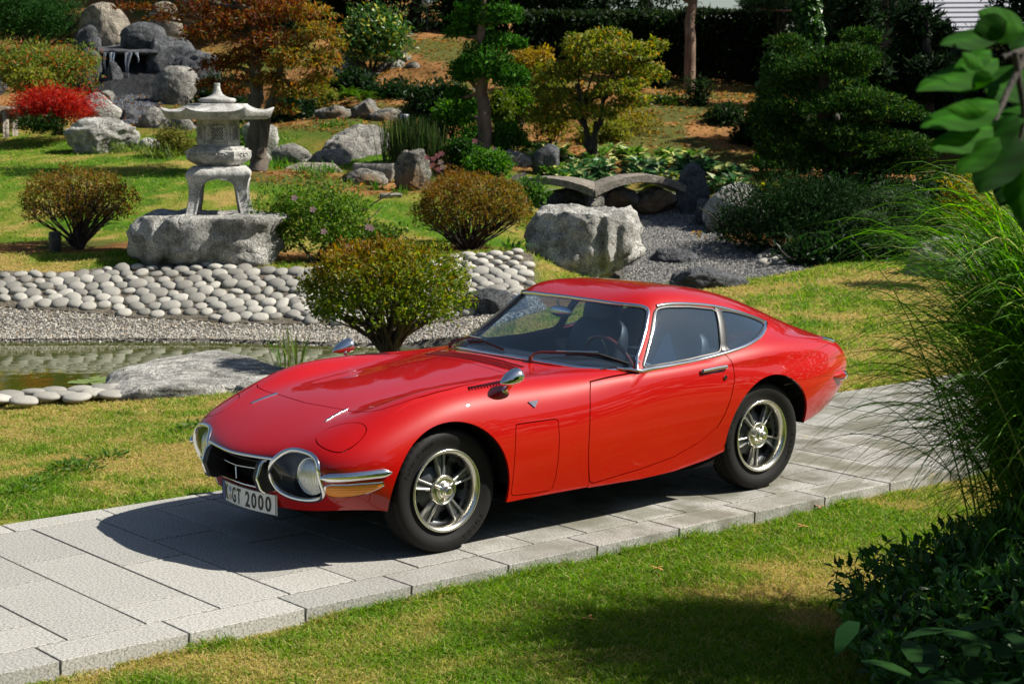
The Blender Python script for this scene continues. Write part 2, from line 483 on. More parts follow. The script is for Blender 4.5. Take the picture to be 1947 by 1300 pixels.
colg = colg*(1-cc_[:, None])+np.array([.16, .135, .10])*cc_[:, None]
mb = MB(); mb.grid(np.stack([Xg, Yg, Zg], 1).reshape(len(ss_), len(dd_), 3), col=colg)
m, n, b, o = newmat('ground_cover')
at = n.nodes.new('ShaderNodeAttribute'); at.attribute_name = 'tint'
f1 = noise(n, 38, 5, .7); r1 = ramp(n, [(.3, (.45, .45, .45)), (.7, (1.5, 1.5, 1.5))]); n.links.new(f1.outputs['Fac'], r1.inputs[0])
n.links.new(mix(n, at.outputs['Color'], r1.outputs[0], 1.0, 'MULTIPLY'), b.inputs['Base Color'])
b.inputs['Roughness'].default_value = .95; b.inputs['Specular IOR Level'].default_value = .1
f2 = noise(n, 90, 3, .7); bump(n, b, f2.outputs['Fac'], .9, .03)
M_GROUND = m
tag(mb.build('ground', M_GROUND, color=True), kind='structure')

# ------------------------------------------------------------------ pond water
m, n, b, o = newmat('pond_water')
b.inputs['Base Color'].default_value = (.045, .056, .007, 1)
b.inputs['Roughness'].default_value = .015; b.inputs['IOR'].default_value = 1.33
w1 = noise(n, 5, 2, .5); bump(n, b, w1.outputs['Fac'], .035, .05)
px = np.array(POND); c0 = px.mean(0)
grow = [(p-c0)/np.linalg.norm(p-c0)*.12+p for p in px]
bm = bmesh.new()
vs = [bm.verts.new((p[0], p[1], WATER_Z)) for p in grow]
fc = bm.faces.new(vs); bmesh.ops.triangulate(bm, faces=[fc])
if fc.is_valid and fc.normal.z < 0: pass
bmesh.ops.recalc_face_normals(bm, faces=bm.faces[:])
if sum(f.normal.z for f in bm.faces) < 0: bmesh.ops.reverse_faces(bm, faces=bm.faces[:])
me = bpy.data.meshes.new('pond'); bm.to_mesh(me); bm.free()
tag(link('pond', me, m), kind='structure')

# ------------------------------------------------------------------ paved path
def stone_slab_mat():
    m, n, b, o = newmat('granite_paving')
    oi = n.nodes.new('ShaderNodeObjectInfo')
    g = noise(n, 85, 4, .85); r = ramp(n, [(.38, (.12, .118, .11)), (.5, (.375, .365, .335)), (.66, (.55, .54, .50))]); n.links.new(g.outputs['Fac'], r.inputs[0])
    tc = n.nodes.new('ShaderNodeTexCoord'); va = n.nodes.new('ShaderNodeVectorMath'); va.operation = 'ADD'
    n.links.new(tc.outputs['Object'], va.inputs[0]); n.links.new(oi.outputs['Location'], va.inputs[1])
    s = noise(n, 2.6, 6, .62, vec=va.outputs[0]); r2 = ramp(n, [(.44, (.06, .06, .06)), (.60, (.85, .85, .85))]); n.links.new(s.outputs['Fac'], r2.inputs[0])
    # weathering is heavier on the far half of the path
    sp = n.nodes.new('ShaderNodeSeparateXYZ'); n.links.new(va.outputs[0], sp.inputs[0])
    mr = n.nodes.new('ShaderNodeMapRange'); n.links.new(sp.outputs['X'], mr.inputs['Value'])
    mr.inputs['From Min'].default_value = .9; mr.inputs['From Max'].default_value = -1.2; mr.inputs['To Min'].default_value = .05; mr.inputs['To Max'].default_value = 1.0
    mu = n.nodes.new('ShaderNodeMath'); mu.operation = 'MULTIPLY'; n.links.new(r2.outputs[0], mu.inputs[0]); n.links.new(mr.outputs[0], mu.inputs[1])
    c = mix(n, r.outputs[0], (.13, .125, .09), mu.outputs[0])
    # grime settles in the middle of a slab and leaves a paler rim
    ge = n.nodes.new('ShaderNodeSeparateXYZ'); n.links.new(tc.outputs['Generated'], ge.inputs[0])
    def M2(op, a, b2):
        q = n.nodes.new('ShaderNodeMath'); q.operation = op
        for k, v in ((0, a), (1, b2)):
            if isinstance(v, float): q.inputs[k].default_value = v
            else: n.links.new(v, q.inputs[k])
        return q.outputs[0]
    ex = M2('MINIMUM', ge.outputs['X'], M2('SUBTRACT', 1.0, ge.outputs['X'])); ey = M2('MINIMUM', ge.outputs['Y'], M2('SUBTRACT', 1.0, ge.outputs['Y']))
    sm = noise(n, 7, 4, .6, vec=va.outputs[0])
    ed = M2('ADD', M2('MINIMUM', M2('MULTIPLY', ex, .8), ey), M2('MULTIPLY', M2('SUBTRACT', sm.outputs['Fac'], .5), .28))
    em = n.nodes.new('ShaderNodeMapRange'); em.interpolation_type = 'SMOOTHSTEP'; n.links.new(ed, em.inputs['Value']); em.inputs['From Min'].default_value = .05; em.inputs['From Max'].default_value = .19
    rt_ = n.nodes.new('ShaderNodeMapRange'); n.links.new(oi.outputs['Random'], rt_.inputs['Value']); rt_.inputs['From Min'].default_value = .15; rt_.inputs['From Max'].default_value = .75
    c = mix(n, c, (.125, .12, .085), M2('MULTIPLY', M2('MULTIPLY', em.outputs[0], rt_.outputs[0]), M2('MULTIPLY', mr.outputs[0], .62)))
    hv = n.nodes.new('ShaderNodeMapRange'); n.links.new(oi.outputs['Random'], hv.inputs['Value']); hv.inputs['To Min'].default_value = .78; hv.inputs['To Max'].default_value = 1.04
    cb = n.nodes.new('ShaderNodeCombineColor'); [n.links.new(hv.outputs[0], cb.inputs[k]) for k in range(3)]
    c = mix(n, c, cb.outputs[0], 1.0, 'MULTIPLY')
    y = noise(n, 3.1, 2, .4, vec=va.outputs[0]); r3 = ramp(n, [(.73, (0, 0, 0)), (.77, (.5, .5, .5))]); n.links.new(y.outputs['Fac'], r3.inputs[0])
    c = mix(n, c, (.42, .36, .10), r3.outputs[0])
    n.links.new(c, b.inputs['Base Color']); b.inputs['Roughness'].default_value = .8; b.inputs['Specular IOR Level'].default_value = .3
    bump(n, b, g.outputs['Fac'], .35, .004)
    return m
M_SLAB = stone_slab_mat()
M_JOINT = plain('joint_sand', (.075, .065, .045), .95)
mb = MB(); mb.box((-5.5, -.08, -.0695), (22.4, 2.32, .13))
path = tag(mb.build('paved_path', M_JOINT, smooth=False), kind='structure')
_slabs = {}
def slab(name, x0, x1, y0, y1, z=0.0, h=.1):
    lx, ly = round(x1-x0, 3), round(y1-y0, 3)
    k = (lx, ly, h)
    if k not in _slabs:
        mbx = MB(); mbx.box((0, 0, -h/2), (lx-.009, ly-.014, h), bev=.0022); _slabs[k] = mbx.mesh('paving_slab', smooth=False); _slabs[k].materials.append(M_SLAB)
    o = link(name, _slabs[k], None, path, ((x0+x1)/2, (y0+y1)/2, z+random.uniform(-.0012, .0012)))
    o.rotation_euler = (random.uniform(-.0010, .0010), random.uniform(-.0010, .0010), 0)
row = 0
x = 2.875+.37*4
while x > -13.5:
    e = [-1.09]+[v for v in ((-.44, .56) if row % 2 else (-.09, )) ]+[.87]
    if row % 2 == 0: e = [-1.09, -.09, .87]
    for a, b2 in zip(e[:-1], e[1:]): slab('paving_slab', x-.37, x, a, b2)
    x -= .37; row += 1
x = 2.285+.592*3; k = 0
while x > -13.5:
    slab('kerb_stone', x-.592, x, .87, 1.12, h=.14)
    slab('border_stone', x-.5-.3, x-.3+.092, -1.28, -1.09, h=.1)
    x -= .592; k += 1

# ------------------------------------------------------------------ cobbles
def cobble_mesh(k):
    rg = np.random.default_rng(50+k); V, T = ico(3)
    q = V*np.array([1.0, rg.uniform(.66, .98), rg.uniform(.34, .46)])
    q = q*(1+.07*fbm(V*1.4+k*9, 2)[:, None])
    q = np.sign(q)*np.abs(q)**.92
    me = np_mesh('cobble', q*.1, T); me.materials.append(M_COBBLE); return me
m, n, b, o = newmat('cobble_stone')
oi = n.nodes.new('ShaderNodeObjectInfo'); hv = n.nodes.new('ShaderNodeValToRGB')
hv.color_ramp.elements[0].color = (.17, .163, .143, 1); hv.color_ramp.elements[1].color = (.39, .373, .33, 1)
n.links.new(oi.outputs['Random'], hv.inputs[0])
g = noise(n, 55, 4, .7); r = ramp(n, [(.35, (.8, .8, .8)), (.65, (1.12, 1.12, 1.12))]); n.links.new(g.outputs['Fac'], r.inputs[0])
n.links.new(mix(n, hv.outputs[0], r.outputs[0], 1.0, 'MULTIPLY'), b.inputs['Base Color']); b.inputs['Roughness'].default_value = .8
bump(n, b, g.outputs['Fac'], .15, .004)
M_COBBLE = m
COB = [cobble_mesh(k) for k in range(10)]
def slope_normal(x, y, e=.12):
    zx = (ground_z([x+e], [y], False)-ground_z([x-e], [y], False))[0]/(2*e); zy = (ground_z([x], [y+e], False)-ground_z([x], [y-e], False))[0]/(2*e)
    return Vector((-zx, -zy, 1)).normalized()
def pack(poly, sx, sy, seed, margin=.06, it=14, jit=.3):
    """jittered, relaxed points inside a plan polygon; rows run across the view"""
    rg = np.random.default_rng(seed)
    P = np.array(poly); S, D = sd(P[:, 0], P[:, 1])
    pts = []
    for j, d in enumerate(np.arange(D.min(), D.max(), sy)):
        for s in np.arange(S.min(), S.max(), sx): pts.append((s+(j % 2)*sx/2+rg.uniform(-jit, jit)*sx, d+rg.uniform(-jit, jit)*sy))
    pts = np.array(pts)
    ps = np.stack([S, D], 1)
    pts = pts[sdist(pts[:, 0], pts[:, 1], ps) < -margin]
    for _ in range(it):
        df = (pts[:, None]-pts[None])/np.array([sx, sy]); r = np.sqrt((df**2).sum(2))+np.eye(len(pts))*9
        f = np.clip(1.0-r, 0, 1)[:, :, None]*df/r[:, :, None]
        step = f.sum(1)*np.array([sx, sy])*.25
        q = pts+step
        ok = sdist(q[:, 0], q[:, 1], ps) < -margin
        pts = np.where(ok[:, None], q, pts)
    return pts
def lay_cobbles(parent, pts, size, seed, sink=.36, maxn=300):
    rg = random.Random(seed)
    order = sorted(range(len(pts)), key=lambda i: pts[i][1])
    for i in order[:maxn]:
        s, d = pts[i]; x, y = xy(s, d); nrm = (slope_normal(x, y)+Vector((-FH[0]*.16+rg.gauss(0, .05), -FH[1]*.16+rg.gauss(0, .05), 0))).normalized()
        sc = size*rg.choice((rg.uniform(.70, .9), rg.uniform(.88, 1.12), rg.uniform(.95, 1.24)))
        a = math.atan2(RH[1], RH[0])+rg.gauss(0, .55)
        t = Vector((math.cos(a), math.sin(a), 0)); t = (t-nrm*t.dot(nrm)).normalized(); bt = nrm.cross(t)
        Mx = Matrix((t, bt, nrm)).transposed().to_4x4()
        o = link('cobble', rg.choice(COB), None, parent)
        o.matrix_world = Matrix.Translation((x, y, gz0(x, y)+.1*.5*sc*(1-2*sink)+.012)) @ Mx @ Matrix.Diagonal((sc*rg.uniform(.92, 1.12), sc*rg.uniform(.9, 1.05), sc, 1))
def cobble_rest(parent, pts, size, seed):
    rg = random.Random(seed); order = sorted(range(len(pts)), key=lambda i: pts[i][1])[300:]
    if not order: return
    V0, T0 = ico(2); mb = MB()
    for i in order:
        s, d = pts[i]; x, y = xy(s, d); sc = size*.1*rg.uniform(.75, 1.15); a = rg.uniform(0, 3.1); Rz = np.array(Matrix.Rotation(a, 3, 'Z'))
        mb.add(V0*np.array([1, .85, .5])*sc @ Rz.T+np.array([x, y, gz0(x, y)+.022]), T=T0)
    o = mb.build('cobbles', M_COBBLE, parent); o['kind'] = 'stuff'
def gz0(x, y): return float(ground_z([x], [y], False)[0])
bankmesh = MB()
lo = np.array(BANK_LO); 
def resamp(P, n):
    P = np.array(P); L_ = np.concatenate([[0], np.cumsum(np.linalg.norm(np.diff(P, axis=0), axis=1))]); t = np.linspace(0, L_[-1], n)
    return np.stack([np.interp(t, L_, P[:, 0]), np.interp(t, L_, P[:, 1])], 1)
a_, b_ = resamp(BANK_LO, 60), resamp(BANK_HI, 60)
Pg = np.stack([a_+(b_-a_)*t for t in np.linspace(0, 1, 9)], 1)
zz = ground_z(Pg[..., 0].ravel(), Pg[..., 1].ravel()).reshape(Pg.shape[:2])+.012
bankmesh.grid(np.concatenate([Pg, zz[..., None]], 2))
M_MORTAR = rock_mat('bank_mortar', (.26, .225, .17), (.13, .11, .08), scale=3)
cob_bank = tag(bankmesh.build('cobble_bank', M_MORTAR), kind='structure')
cpts = pack(COBBLE_POLY, .176, .138, 5, margin=.055)
vis = [i for i in range(len(cpts)) if -6.4 < cpts[i][0]/cpts[i][1]*20.3 < 1.2]
cpts = cpts[vis]
lay_cobbles(cob_bank, cpts, .90, 3)
cobble_rest(cob_bank, cpts, .90, 4)
# small cobbled apron by the dark conifer
AP = [tuple(W(u, v, d)[:2]) for u, v, d in ((1425,505,22),(1440,480,22.7),(1490,468,23.2),(1548,462,23.6),(1545,490,22.6),(1500,515,21.7))]
Pp = np.array(AP); cen = Pp.mean(0)
Pg = np.stack([cen+(np.vstack([Pp, Pp[:1]])-cen)*t for t in np.linspace(.02, 1.05, 6)], 0)
zz = ground_z(Pg[..., 0].ravel(), Pg[..., 1].ravel()).reshape(Pg.shape[:2])+.01
apm = MB(); apm.grid(np.concatenate([Pg, zz[..., None]], 2))
apron = tag(apm.build('cobble_apron', M_MORTAR), kind='structure')
lay_cobbles(apron, pack(AP, .21, .2, 8, margin=.05), 1.0, 9)

# ------------------------------------------------------------------ gravel (loose stones)
def pebbles(name, poly, n, r0, r1, seed, cols):
    rg = np.random.default_rng(seed)
    P = np.array(poly); lo_, hi_ = P.min(0), P.max(0)
    q = rg.uniform(lo_, hi_, (int(n*2.6), 2)); q = q[sdist(q[:, 0], q[:, 1], P) < 0][:n]
    z = ground_z(q[:, 0], q[:, 1])
    V0 = np.array([(1, 0, 0), (-1, 0, 0), (0, 1, 0), (0, -1, 0), (0, 0, 1), (0, 0, -1)], float)
    T0 = np.array([(0, 2, 4), (2, 1, 4), (1, 3, 4), (3, 0, 4), (2, 0, 5), (1, 2, 5), (3, 1, 5), (0, 3, 5)])
    k = len(q); r = rg.uniform(r0, r1, k)
    sc = rg.uniform(.6, 1.2, (k, 1, 3))*r[:, None, None]*np.array([1, 1, .7])
    an = rg.uniform(0, 6.28, k); ca, sa = np.cos(an)[:, None], np.sin(an)[:, None]
    V = V0[None]*sc+rg.normal(0, .12, (k, 6, 3))*r[:, None, None]
    X = V[..., 0]*ca-V[..., 1]*sa; Y = V[..., 0]*sa+V[..., 1]*ca
    V = np.stack([X+q[:, :1], Y+q[:, 1:], V[..., 2]+z[:, None]+r[:, None]*.25], 2)
    c = np.array(cols)[rg.integers(0, len(cols), k)]*rg.uniform(.75, 1.2, (k, 1))
    me = np_mesh(name, V.reshape(-1, 3), (T0[None]+np.arange(k)[:, None, None]*6).reshape(-1, 3), False, np.repeat(c, 6, 0))
    return tag(link(name, me, M_PEBBLE), kind='stuff')
m, n, b, o = newmat('pebble')
at = n.nodes.new('ShaderNodeAttribute'); at.attribute_name = 'tint'
n.links.new(at.outputs['Color'], b.inputs['Base Color']); b.inputs['Roughness'].default_value = .8
M_PEBBLE = m
PC = [(.36, .34, .30), (.25, .235, .205), (.16, .15, .135), (.43, .40, .35), (.27, .22, .16)]
pebbles('bank_gravel', GRAVEL_POLY, 34000, .008, .021, 21, PC)
ST = [tuple(W(u, v, d)[:2]) for u, v, d in ((1120,385,26.6),(1310,392,26.5),(1350,430,25),(1400,470,23.4),(1480,500,22.2),(1530,530,21.2),(1400,545,20.7),(1300,552,20.5),(1190,550,20.6),(1180,480,23),(1160,430,24.8))]
pebbles('stream_gravel', ST, 42000, .010, .028, 22, [(.16, .155, .15), (.11, .108, .105), (.075, .075, .075), (.23, .22, .20)])
# ---------------------------------------------------------------- car body surfaces
LP=[ # stations nose -> tail, rows centre -> sill (x forward, y left, z up)
[(.70,0,.25),(.69,.2,.25),(.66,.38,.255),(.61,.50,.265),(.56,.585,.275),(.50,.65,.28),(.45,.695,.28),(.40,.72,.275),(.35,.735,.26)],
[(.745,0,.36),(.735,.2,.36),(.705,.38,.365),(.675,.51,.37),(.635,.605,.37),(.565,.68,.37),(.48,.728,.365),(.39,.755,.35),(.30,.765,.27)],
[(.785,0,.44),(.77,.2,.445),(.73,.38,.45),(.70,.51,.455),(.66,.615,.46),(.585,.695,.46),(.47,.742,.45),(.37,.775,.42),(.2,.785,.27)],
[(.803,0,.506),(.778,.2,.512),(.728,.38,.53),(.69,.50,.545),(.65,.605,.548),(.57,.695,.54),(.44,.757,.525),(.28,.79,.46),(.05,.795,.25)],
[(.735,0,.56),(.71,.2,.565),(.66,.37,.59),(.61,.48,.615),(.56,.585,.625),(.48,.685,.62),(.34,.757,.59),(.15,.795,.47),(-.1,.79,.225)],
[(.52,0,.66),(.50,.2,.665),(.46,.36,.68),(.41,.46,.70),(.35,.56,.715),(.25,.67,.715),(.1,.76,.68),(-.05,.80,.51),(-.25,.79,.22)],
[(.27,0,.735),(.26,.2,.733),(.24,.35,.733),(.2,.45,.745),(.15,.56,.79),(.05,.66,.785),(-.1,.76,.71),(-.25,.80,.52),(-.45,.78,.22)],
[(-.03,0,.78),(-.03,.2,.777),(-.04,.35,.768),(-.06,.45,.775),(-.1,.56,.825),(-.2,.665,.805),(-.33,.765,.71),(-.45,.80,.51),(-.6,.778,.22)],
[(-.37,0,.81),(-.37,.2,.806),(-.37,.36,.795),(-.38,.47,.797),(-.42,.57,.828),(-.5,.67,.805),(-.6,.765,.71),(-.7,.80,.51),(-.8,.775,.215)],
[(-.72,0,.845),(-.73,.2,.842),(-.74,.38,.825),(-.76,.5,.815),(-.78,.605,.82),(-.83,.697,.792),(-.9,.77,.70),(-.95,.80,.53),(-1.02,.775,.22)],
[(-1.05,0,.87),(-1.06,.2,.865),(-1.07,.4,.845),(-1.09,.53,.826),(-1.12,.67,.82),(-1.17,.745,.78),(-1.22,.782,.69),(-1.28,.80,.52),(-1.32,.77,.205)],
[(-1.45,0,.86),(-1.45,.2,.86),(-1.45,.4,.845),(-1.45,.55,.826),(-1.46,.695,.82),(-1.48,.755,.776),(-1.51,.784,.695),(-1.55,.798,.52),(-1.57,.765,.20)],
[(-1.8,0,.86),(-1.8,.2,.86),(-1.8,.4,.85),(-1.8,.56,.835),(-1.8,.70,.828),(-1.8,.755,.784),(-1.81,.788,.70),(-1.82,.80,.52),(-1.83,.755,.215)],
[(-2.1,0,.86),(-2.1,.2,.86),(-2.1,.4,.855),(-2.1,.56,.845),(-2.1,.69,.838),(-2.1,.755,.795),(-2.1,.785,.70),(-2.1,.803,.52),(-2.1,.75,.24)],
[(-2.4,0,.85),(-2.4,.2,.85),(-2.4,.4,.85),(-2.4,.55,.85),(-2.4,.655,.845),(-2.4,.73,.805),(-2.4,.785,.705),(-2.4,.80,.53),(-2.4,.74,.28)],
[(-2.75,0,.83),(-2.75,.18,.83),(-2.75,.36,.832),(-2.75,.52,.835),(-2.75,.60,.835),(-2.75,.675,.80),(-2.74,.745,.69),(-2.72,.76,.53),(-2.68,.70,.31)],
[(-3.05,0,.80),(-3.05,.16,.80),(-3.05,.32,.803),(-3.05,.47,.81),(-3.05,.56,.805),(-3.04,.63,.77),(-3.03,.68,.665),(-3.0,.69,.53),(-2.93,.63,.345)],
[(-3.25,0,.77),(-3.25,.14,.77),(-3.25,.28,.772),(-3.25,.42,.775),(-3.24,.50,.765),(-3.23,.555,.725),(-3.21,.60,.635),(-3.18,.60,.52),(-3.1,.55,.37)],
[(-3.37,0,.70),(-3.37,.12,.70),(-3.37,.24,.70),(-3.37,.37,.70),(-3.36,.44,.69),(-3.35,.49,.655),(-3.33,.52,.595),(-3.3,.52,.51),(-3.2,.48,.39)],
[(-3.40,0,.63),(-3.40,.1,.63),(-3.40,.2,.63),(-3.40,.31,.625),(-3.39,.37,.615),(-3.385,.41,.59),(-3.37,.43,.555),(-3.34,.43,.50),(-3.25,.40,.41)],
]
GP=[
[(-0.755,0,0.81),(-0.79,0.25,0.8),(-0.9,0.5,0.775),(-1.13,0.745,0.725),(-1.17,0.75,0.68),(-1.2,0.75,0.62),(-1.22,0.75,0.56)],
[(-0.835,0,0.855),(-0.87,0.25,0.85),(-0.99,0.5,0.83),(-1.265,0.735,0.8),(-1.31,0.748,0.765),(-1.33,0.748,0.71),(-1.36,0.748,0.65)],
[(-1.13,0,1.022),(-1.155,0.22,1.017),(-1.24,0.44,0.992),(-1.43,0.645,0.9622),(-1.47,0.7,0.8724),(-1.49,0.74,0.8),(-1.5,0.76,0.72)],
[(-1.48,0,1.16),(-1.49,0.2,1.16),(-1.52,0.38,1.155),(-1.6,0.54,1.133),(-1.63,0.645,0.976),(-1.65,0.715,0.82),(-1.66,0.74,0.74)],
[(-1.75,0,1.2),(-1.75,0.2,1.197),(-1.75,0.39,1.185),(-1.76,0.545,1.138),(-1.77,0.65,0.981),(-1.78,0.715,0.83),(-1.78,0.74,0.75)],
[(-2,0,1.195),(-2,0.2,1.19),(-2,0.38,1.18),(-2,0.55,1.123),(-2,0.65,0.976),(-2,0.715,0.84),(-2,0.74,0.76)],
[(-2.3,0,1.148),(-2.3,0.19,1.143),(-2.3,0.36,1.128),(-2.3,0.545,1.0568),(-2.3,0.635,0.9456),(-2.3,0.7,0.845),(-2.3,0.72,0.77)],
[(-2.6,0,1.06),(-2.6,0.17,1.055),(-2.6,0.33,1.04),(-2.6,0.5,0.967),(-2.6,0.585,0.889),(-2.6,0.65,0.83),(-2.6,0.68,0.76)],
[(-2.9,0,0.95),(-2.9,0.15,0.947),(-2.9,0.28,0.935),(-2.9,0.42,0.881),(-2.9,0.5,0.832),(-2.9,0.56,0.78),(-2.9,0.6,0.72)],
[(-3.2,0,0.82),(-3.2,0.12,0.82),(-3.2,0.23,0.81),(-3.2,0.34,0.785),(-3.2,0.41,0.75),(-3.2,0.47,0.7),(-3.2,0.5,0.65)],
[(-3.42,0,0.7),(-3.42,0.1,0.7),(-3.42,0.2,0.69),(-3.42,0.3,0.67),(-3.42,0.35,0.64),(-3.42,0.4,0.6),(-3.42,0.42,0.55)],
]
def bas(t,n):
    # uniform cubic b-spline basis, knots at integers, n data sites 0..n-1, n+2 control values
    t=np.clip(np.asarray(t,float),0,n-1-1e-9); i=t.astype(int); f=t-i
    Bm=np.zeros((t.size,n+2)); w=[(1-f)**3/6,(3*f**3-6*f**2+4)/6,(-3*f**3+3*f**2+3*f+1)/6,f**3/6]
    r=np.arange(t.size)
    for k in range(4): Bm[r,i.ravel()+k]=w[k].ravel()
    return Bm
def fit1(n,lam):
    A=bas(np.arange(n),n); D=np.zeros((n-1,n+2))
    for k in range(n-1): D[k,k:k+4]=[-1,3,-3,1]      # third difference: jerk
    E=1e-4*np.eye(n+2)[[0,-1]]*0
    return np.linalg.solve(A.T@A+lam*D.T@D+1e-9*np.eye(n+2),A.T)
class Surf:
    def __init__(s,P,lu,lv):
        P=np.array(P,float); s.nu,s.nv=P.shape[:2]; s.m=3
        mir=P[:,s.m:0:-1]*[1,-1,1]
        Q=np.concatenate([mir,P],1); s.nq=Q.shape[1]
        s.c=np.einsum('ai,ijk,bj->abk',fit1(s.nu,lu),Q,fit1(s.nq,lv))
        s.size=(s.nu-1,s.nv-1)
    def __call__(s,u,v):
        u=np.ravel(u);v=np.ravel(v); sg=np.where(v<0,-1,1)
        bu=bas(u,s.nu); bv=bas(np.abs(v)+s.m,s.nq)
        p=np.einsum('na,abk,nb->nk',bu,s.c,bv)
        p[:,1]*=sg
        return p
    def grid(s,us,vs):
        bu=bas(us,s.nu); bv=bas(np.asarray(vs)+s.m,s.nq)
        return np.einsum('na,abk,mb->nmk',bu,s.c,bv)
L=Surf(LP,.02,.01); G=Surf(GP,.005,.005)
Z0=.45
X0,X1,NX=-3.385,-.30,620
TH0,TH1,NT=-.42,np.pi/2,360
XS=np.linspace(X0,X1,NX); TS=np.linspace(TH0,TH1,NT)
def radial(S,nu=500,nv=300):
    us=np.linspace(0,S.size[0],nu); vs=np.linspace(0,S.size[1],nv)
    P=S.grid(us,vs)
    Rr=np.full((NX,nv),np.nan); Th=Rr.copy()
    for j in range(nv):
        x=P[:,j,0]; k=np.argmax(x)if S is not G else 0
        xx=x[k:][::-1]; y=P[k:,j,1][::-1]; z=P[k:,j,2][::-1]
        o=np.maximum.accumulate(xx)
        Y=np.interp(XS,o,y,left=np.nan,right=np.nan);Zz=np.interp(XS,o,z,left=np.nan,right=np.nan)
        Rr[:,j]=np.hypot(Y,Zz-Z0);Th[:,j]=np.arctan2(Zz-Z0,Y)
    out=np.zeros((NX,NT))
    for i in range(NX):
        m=~np.isnan(Rr[i])
        if m.sum()<2: continue
        t=Th[i,m][::-1];r=Rr[i,m][::-1]
        o=np.maximum.accumulate(t)
        out[i]=np.interp(TS,o,r,left=r[0],right=(r[-1] if t[-1]>1.5 else 0))
        if S is G:
            q=TS<o[0]; out[i,q]=np.maximum(r[0]-1.3*(o[0]-TS[q])-2.0*(o[0]-TS[q])**2,.05)
    return out
def blur(A,si,sj):
    for ax,s in ((0,si),(1,sj)):
        if s<=0: continue
        n=int(3*s)+1;k=np.exp(-.5*(np.arange(-n,n+1)/s)**2);k/=k.sum()
        B=np.pad(A,[(n,n) if a==ax else (0,0) for a in(0,1)],mode='reflect',reflect_type='odd' if ax==0 else 'even')
        A=np.apply_along_axis(lambda v:np.convolve(v,k,'valid'),ax,B)
    return A
def smax(a,b,k):
    h=np.clip(.5+.5*(a-b)/k,0,1)
    return b*(1-h)+a*h+k*h*(1-h)
def makeB():
    rl,rg=radial(L),radial(G)
    x=XS[:,None]
    s=np.clip((-1.7-x)/.75,0,1); s=s*s*(3-2*s)
    k=.004+.16*s
    b=smax(rl,np.where(rg>0,rg,0),k)
    b2=blur(b,6,4); w=np.clip((-2.15-x)/.3,0,1)
    b=b*(1-w)+b2*w
    return b,rl,rg
RB,RL,RG=makeB()
def cub(A,fi,fj):
    i=np.clip(np.floor(fi).astype(int),1,A.shape[0]-3);j=np.clip(np.floor(fj).astype(int),1,A.shape[1]-3)
    a=fi-i;b=fj-j
    def w(t): return [-.5*t+t*t-.5*t**3,1-2.5*t*t+1.5*t**3,.5*t+2*t*t-1.5*t**3,-.5*t*t+.5*t**3]
    wa,wb=w(a),w(b); o=0
    for p in range(4):
        for q in range(4): o=o+wa[p]*wb[q]*A[i+p-1,j+q-1]
    return o
class RadSurf:
    def __init__(s,A): s.A=A
    def __call__(s,x,t):
        x=np.ravel(np.asarray(x,float));t=np.ravel(np.asarray(t,float)); m=t>np.pi/2; tt=np.where(m,np.pi-t,t)
        r=cub(s.A,(x-X0)/(X1-X0)*(NX-1),(tt-TH0)/(TH1-TH0)*(NT-1))
        return np.stack([x,r*np.cos(t),Z0+r*np.sin(t)],1)
B=RadSurf(RB)
GR=RadSurf(np.where(RG>0,RG,.1))
def resmooth(P, n, closed=False):
    P = np.asarray(P, float)
    if closed: P = np.vstack([P, P[:1]])
    L_ = np.concatenate([[0], np.cumsum(np.linalg.norm(np.diff(P, axis=0), axis=1))])
    t = np.linspace(0, L_[-1], n+1 if closed else n); out = np.stack([np.interp(t, L_, P[:, k]) for k in range(P.shape[1])], 1)
    return out[:-1] if closed else out
def smooth_poly(P, it=2, closed=False):
    P = np.asarray(P, float).copy()
    for _ in range(it):
        Q = P.copy()
        if closed: Q = (np.roll(P, 1, 0)+2*P+np.roll(P, -1, 0))/4
        else: Q[1:-1] = (P[:-2]+2*P[1:-1]+P[2:])/4
        P = Q
    return P
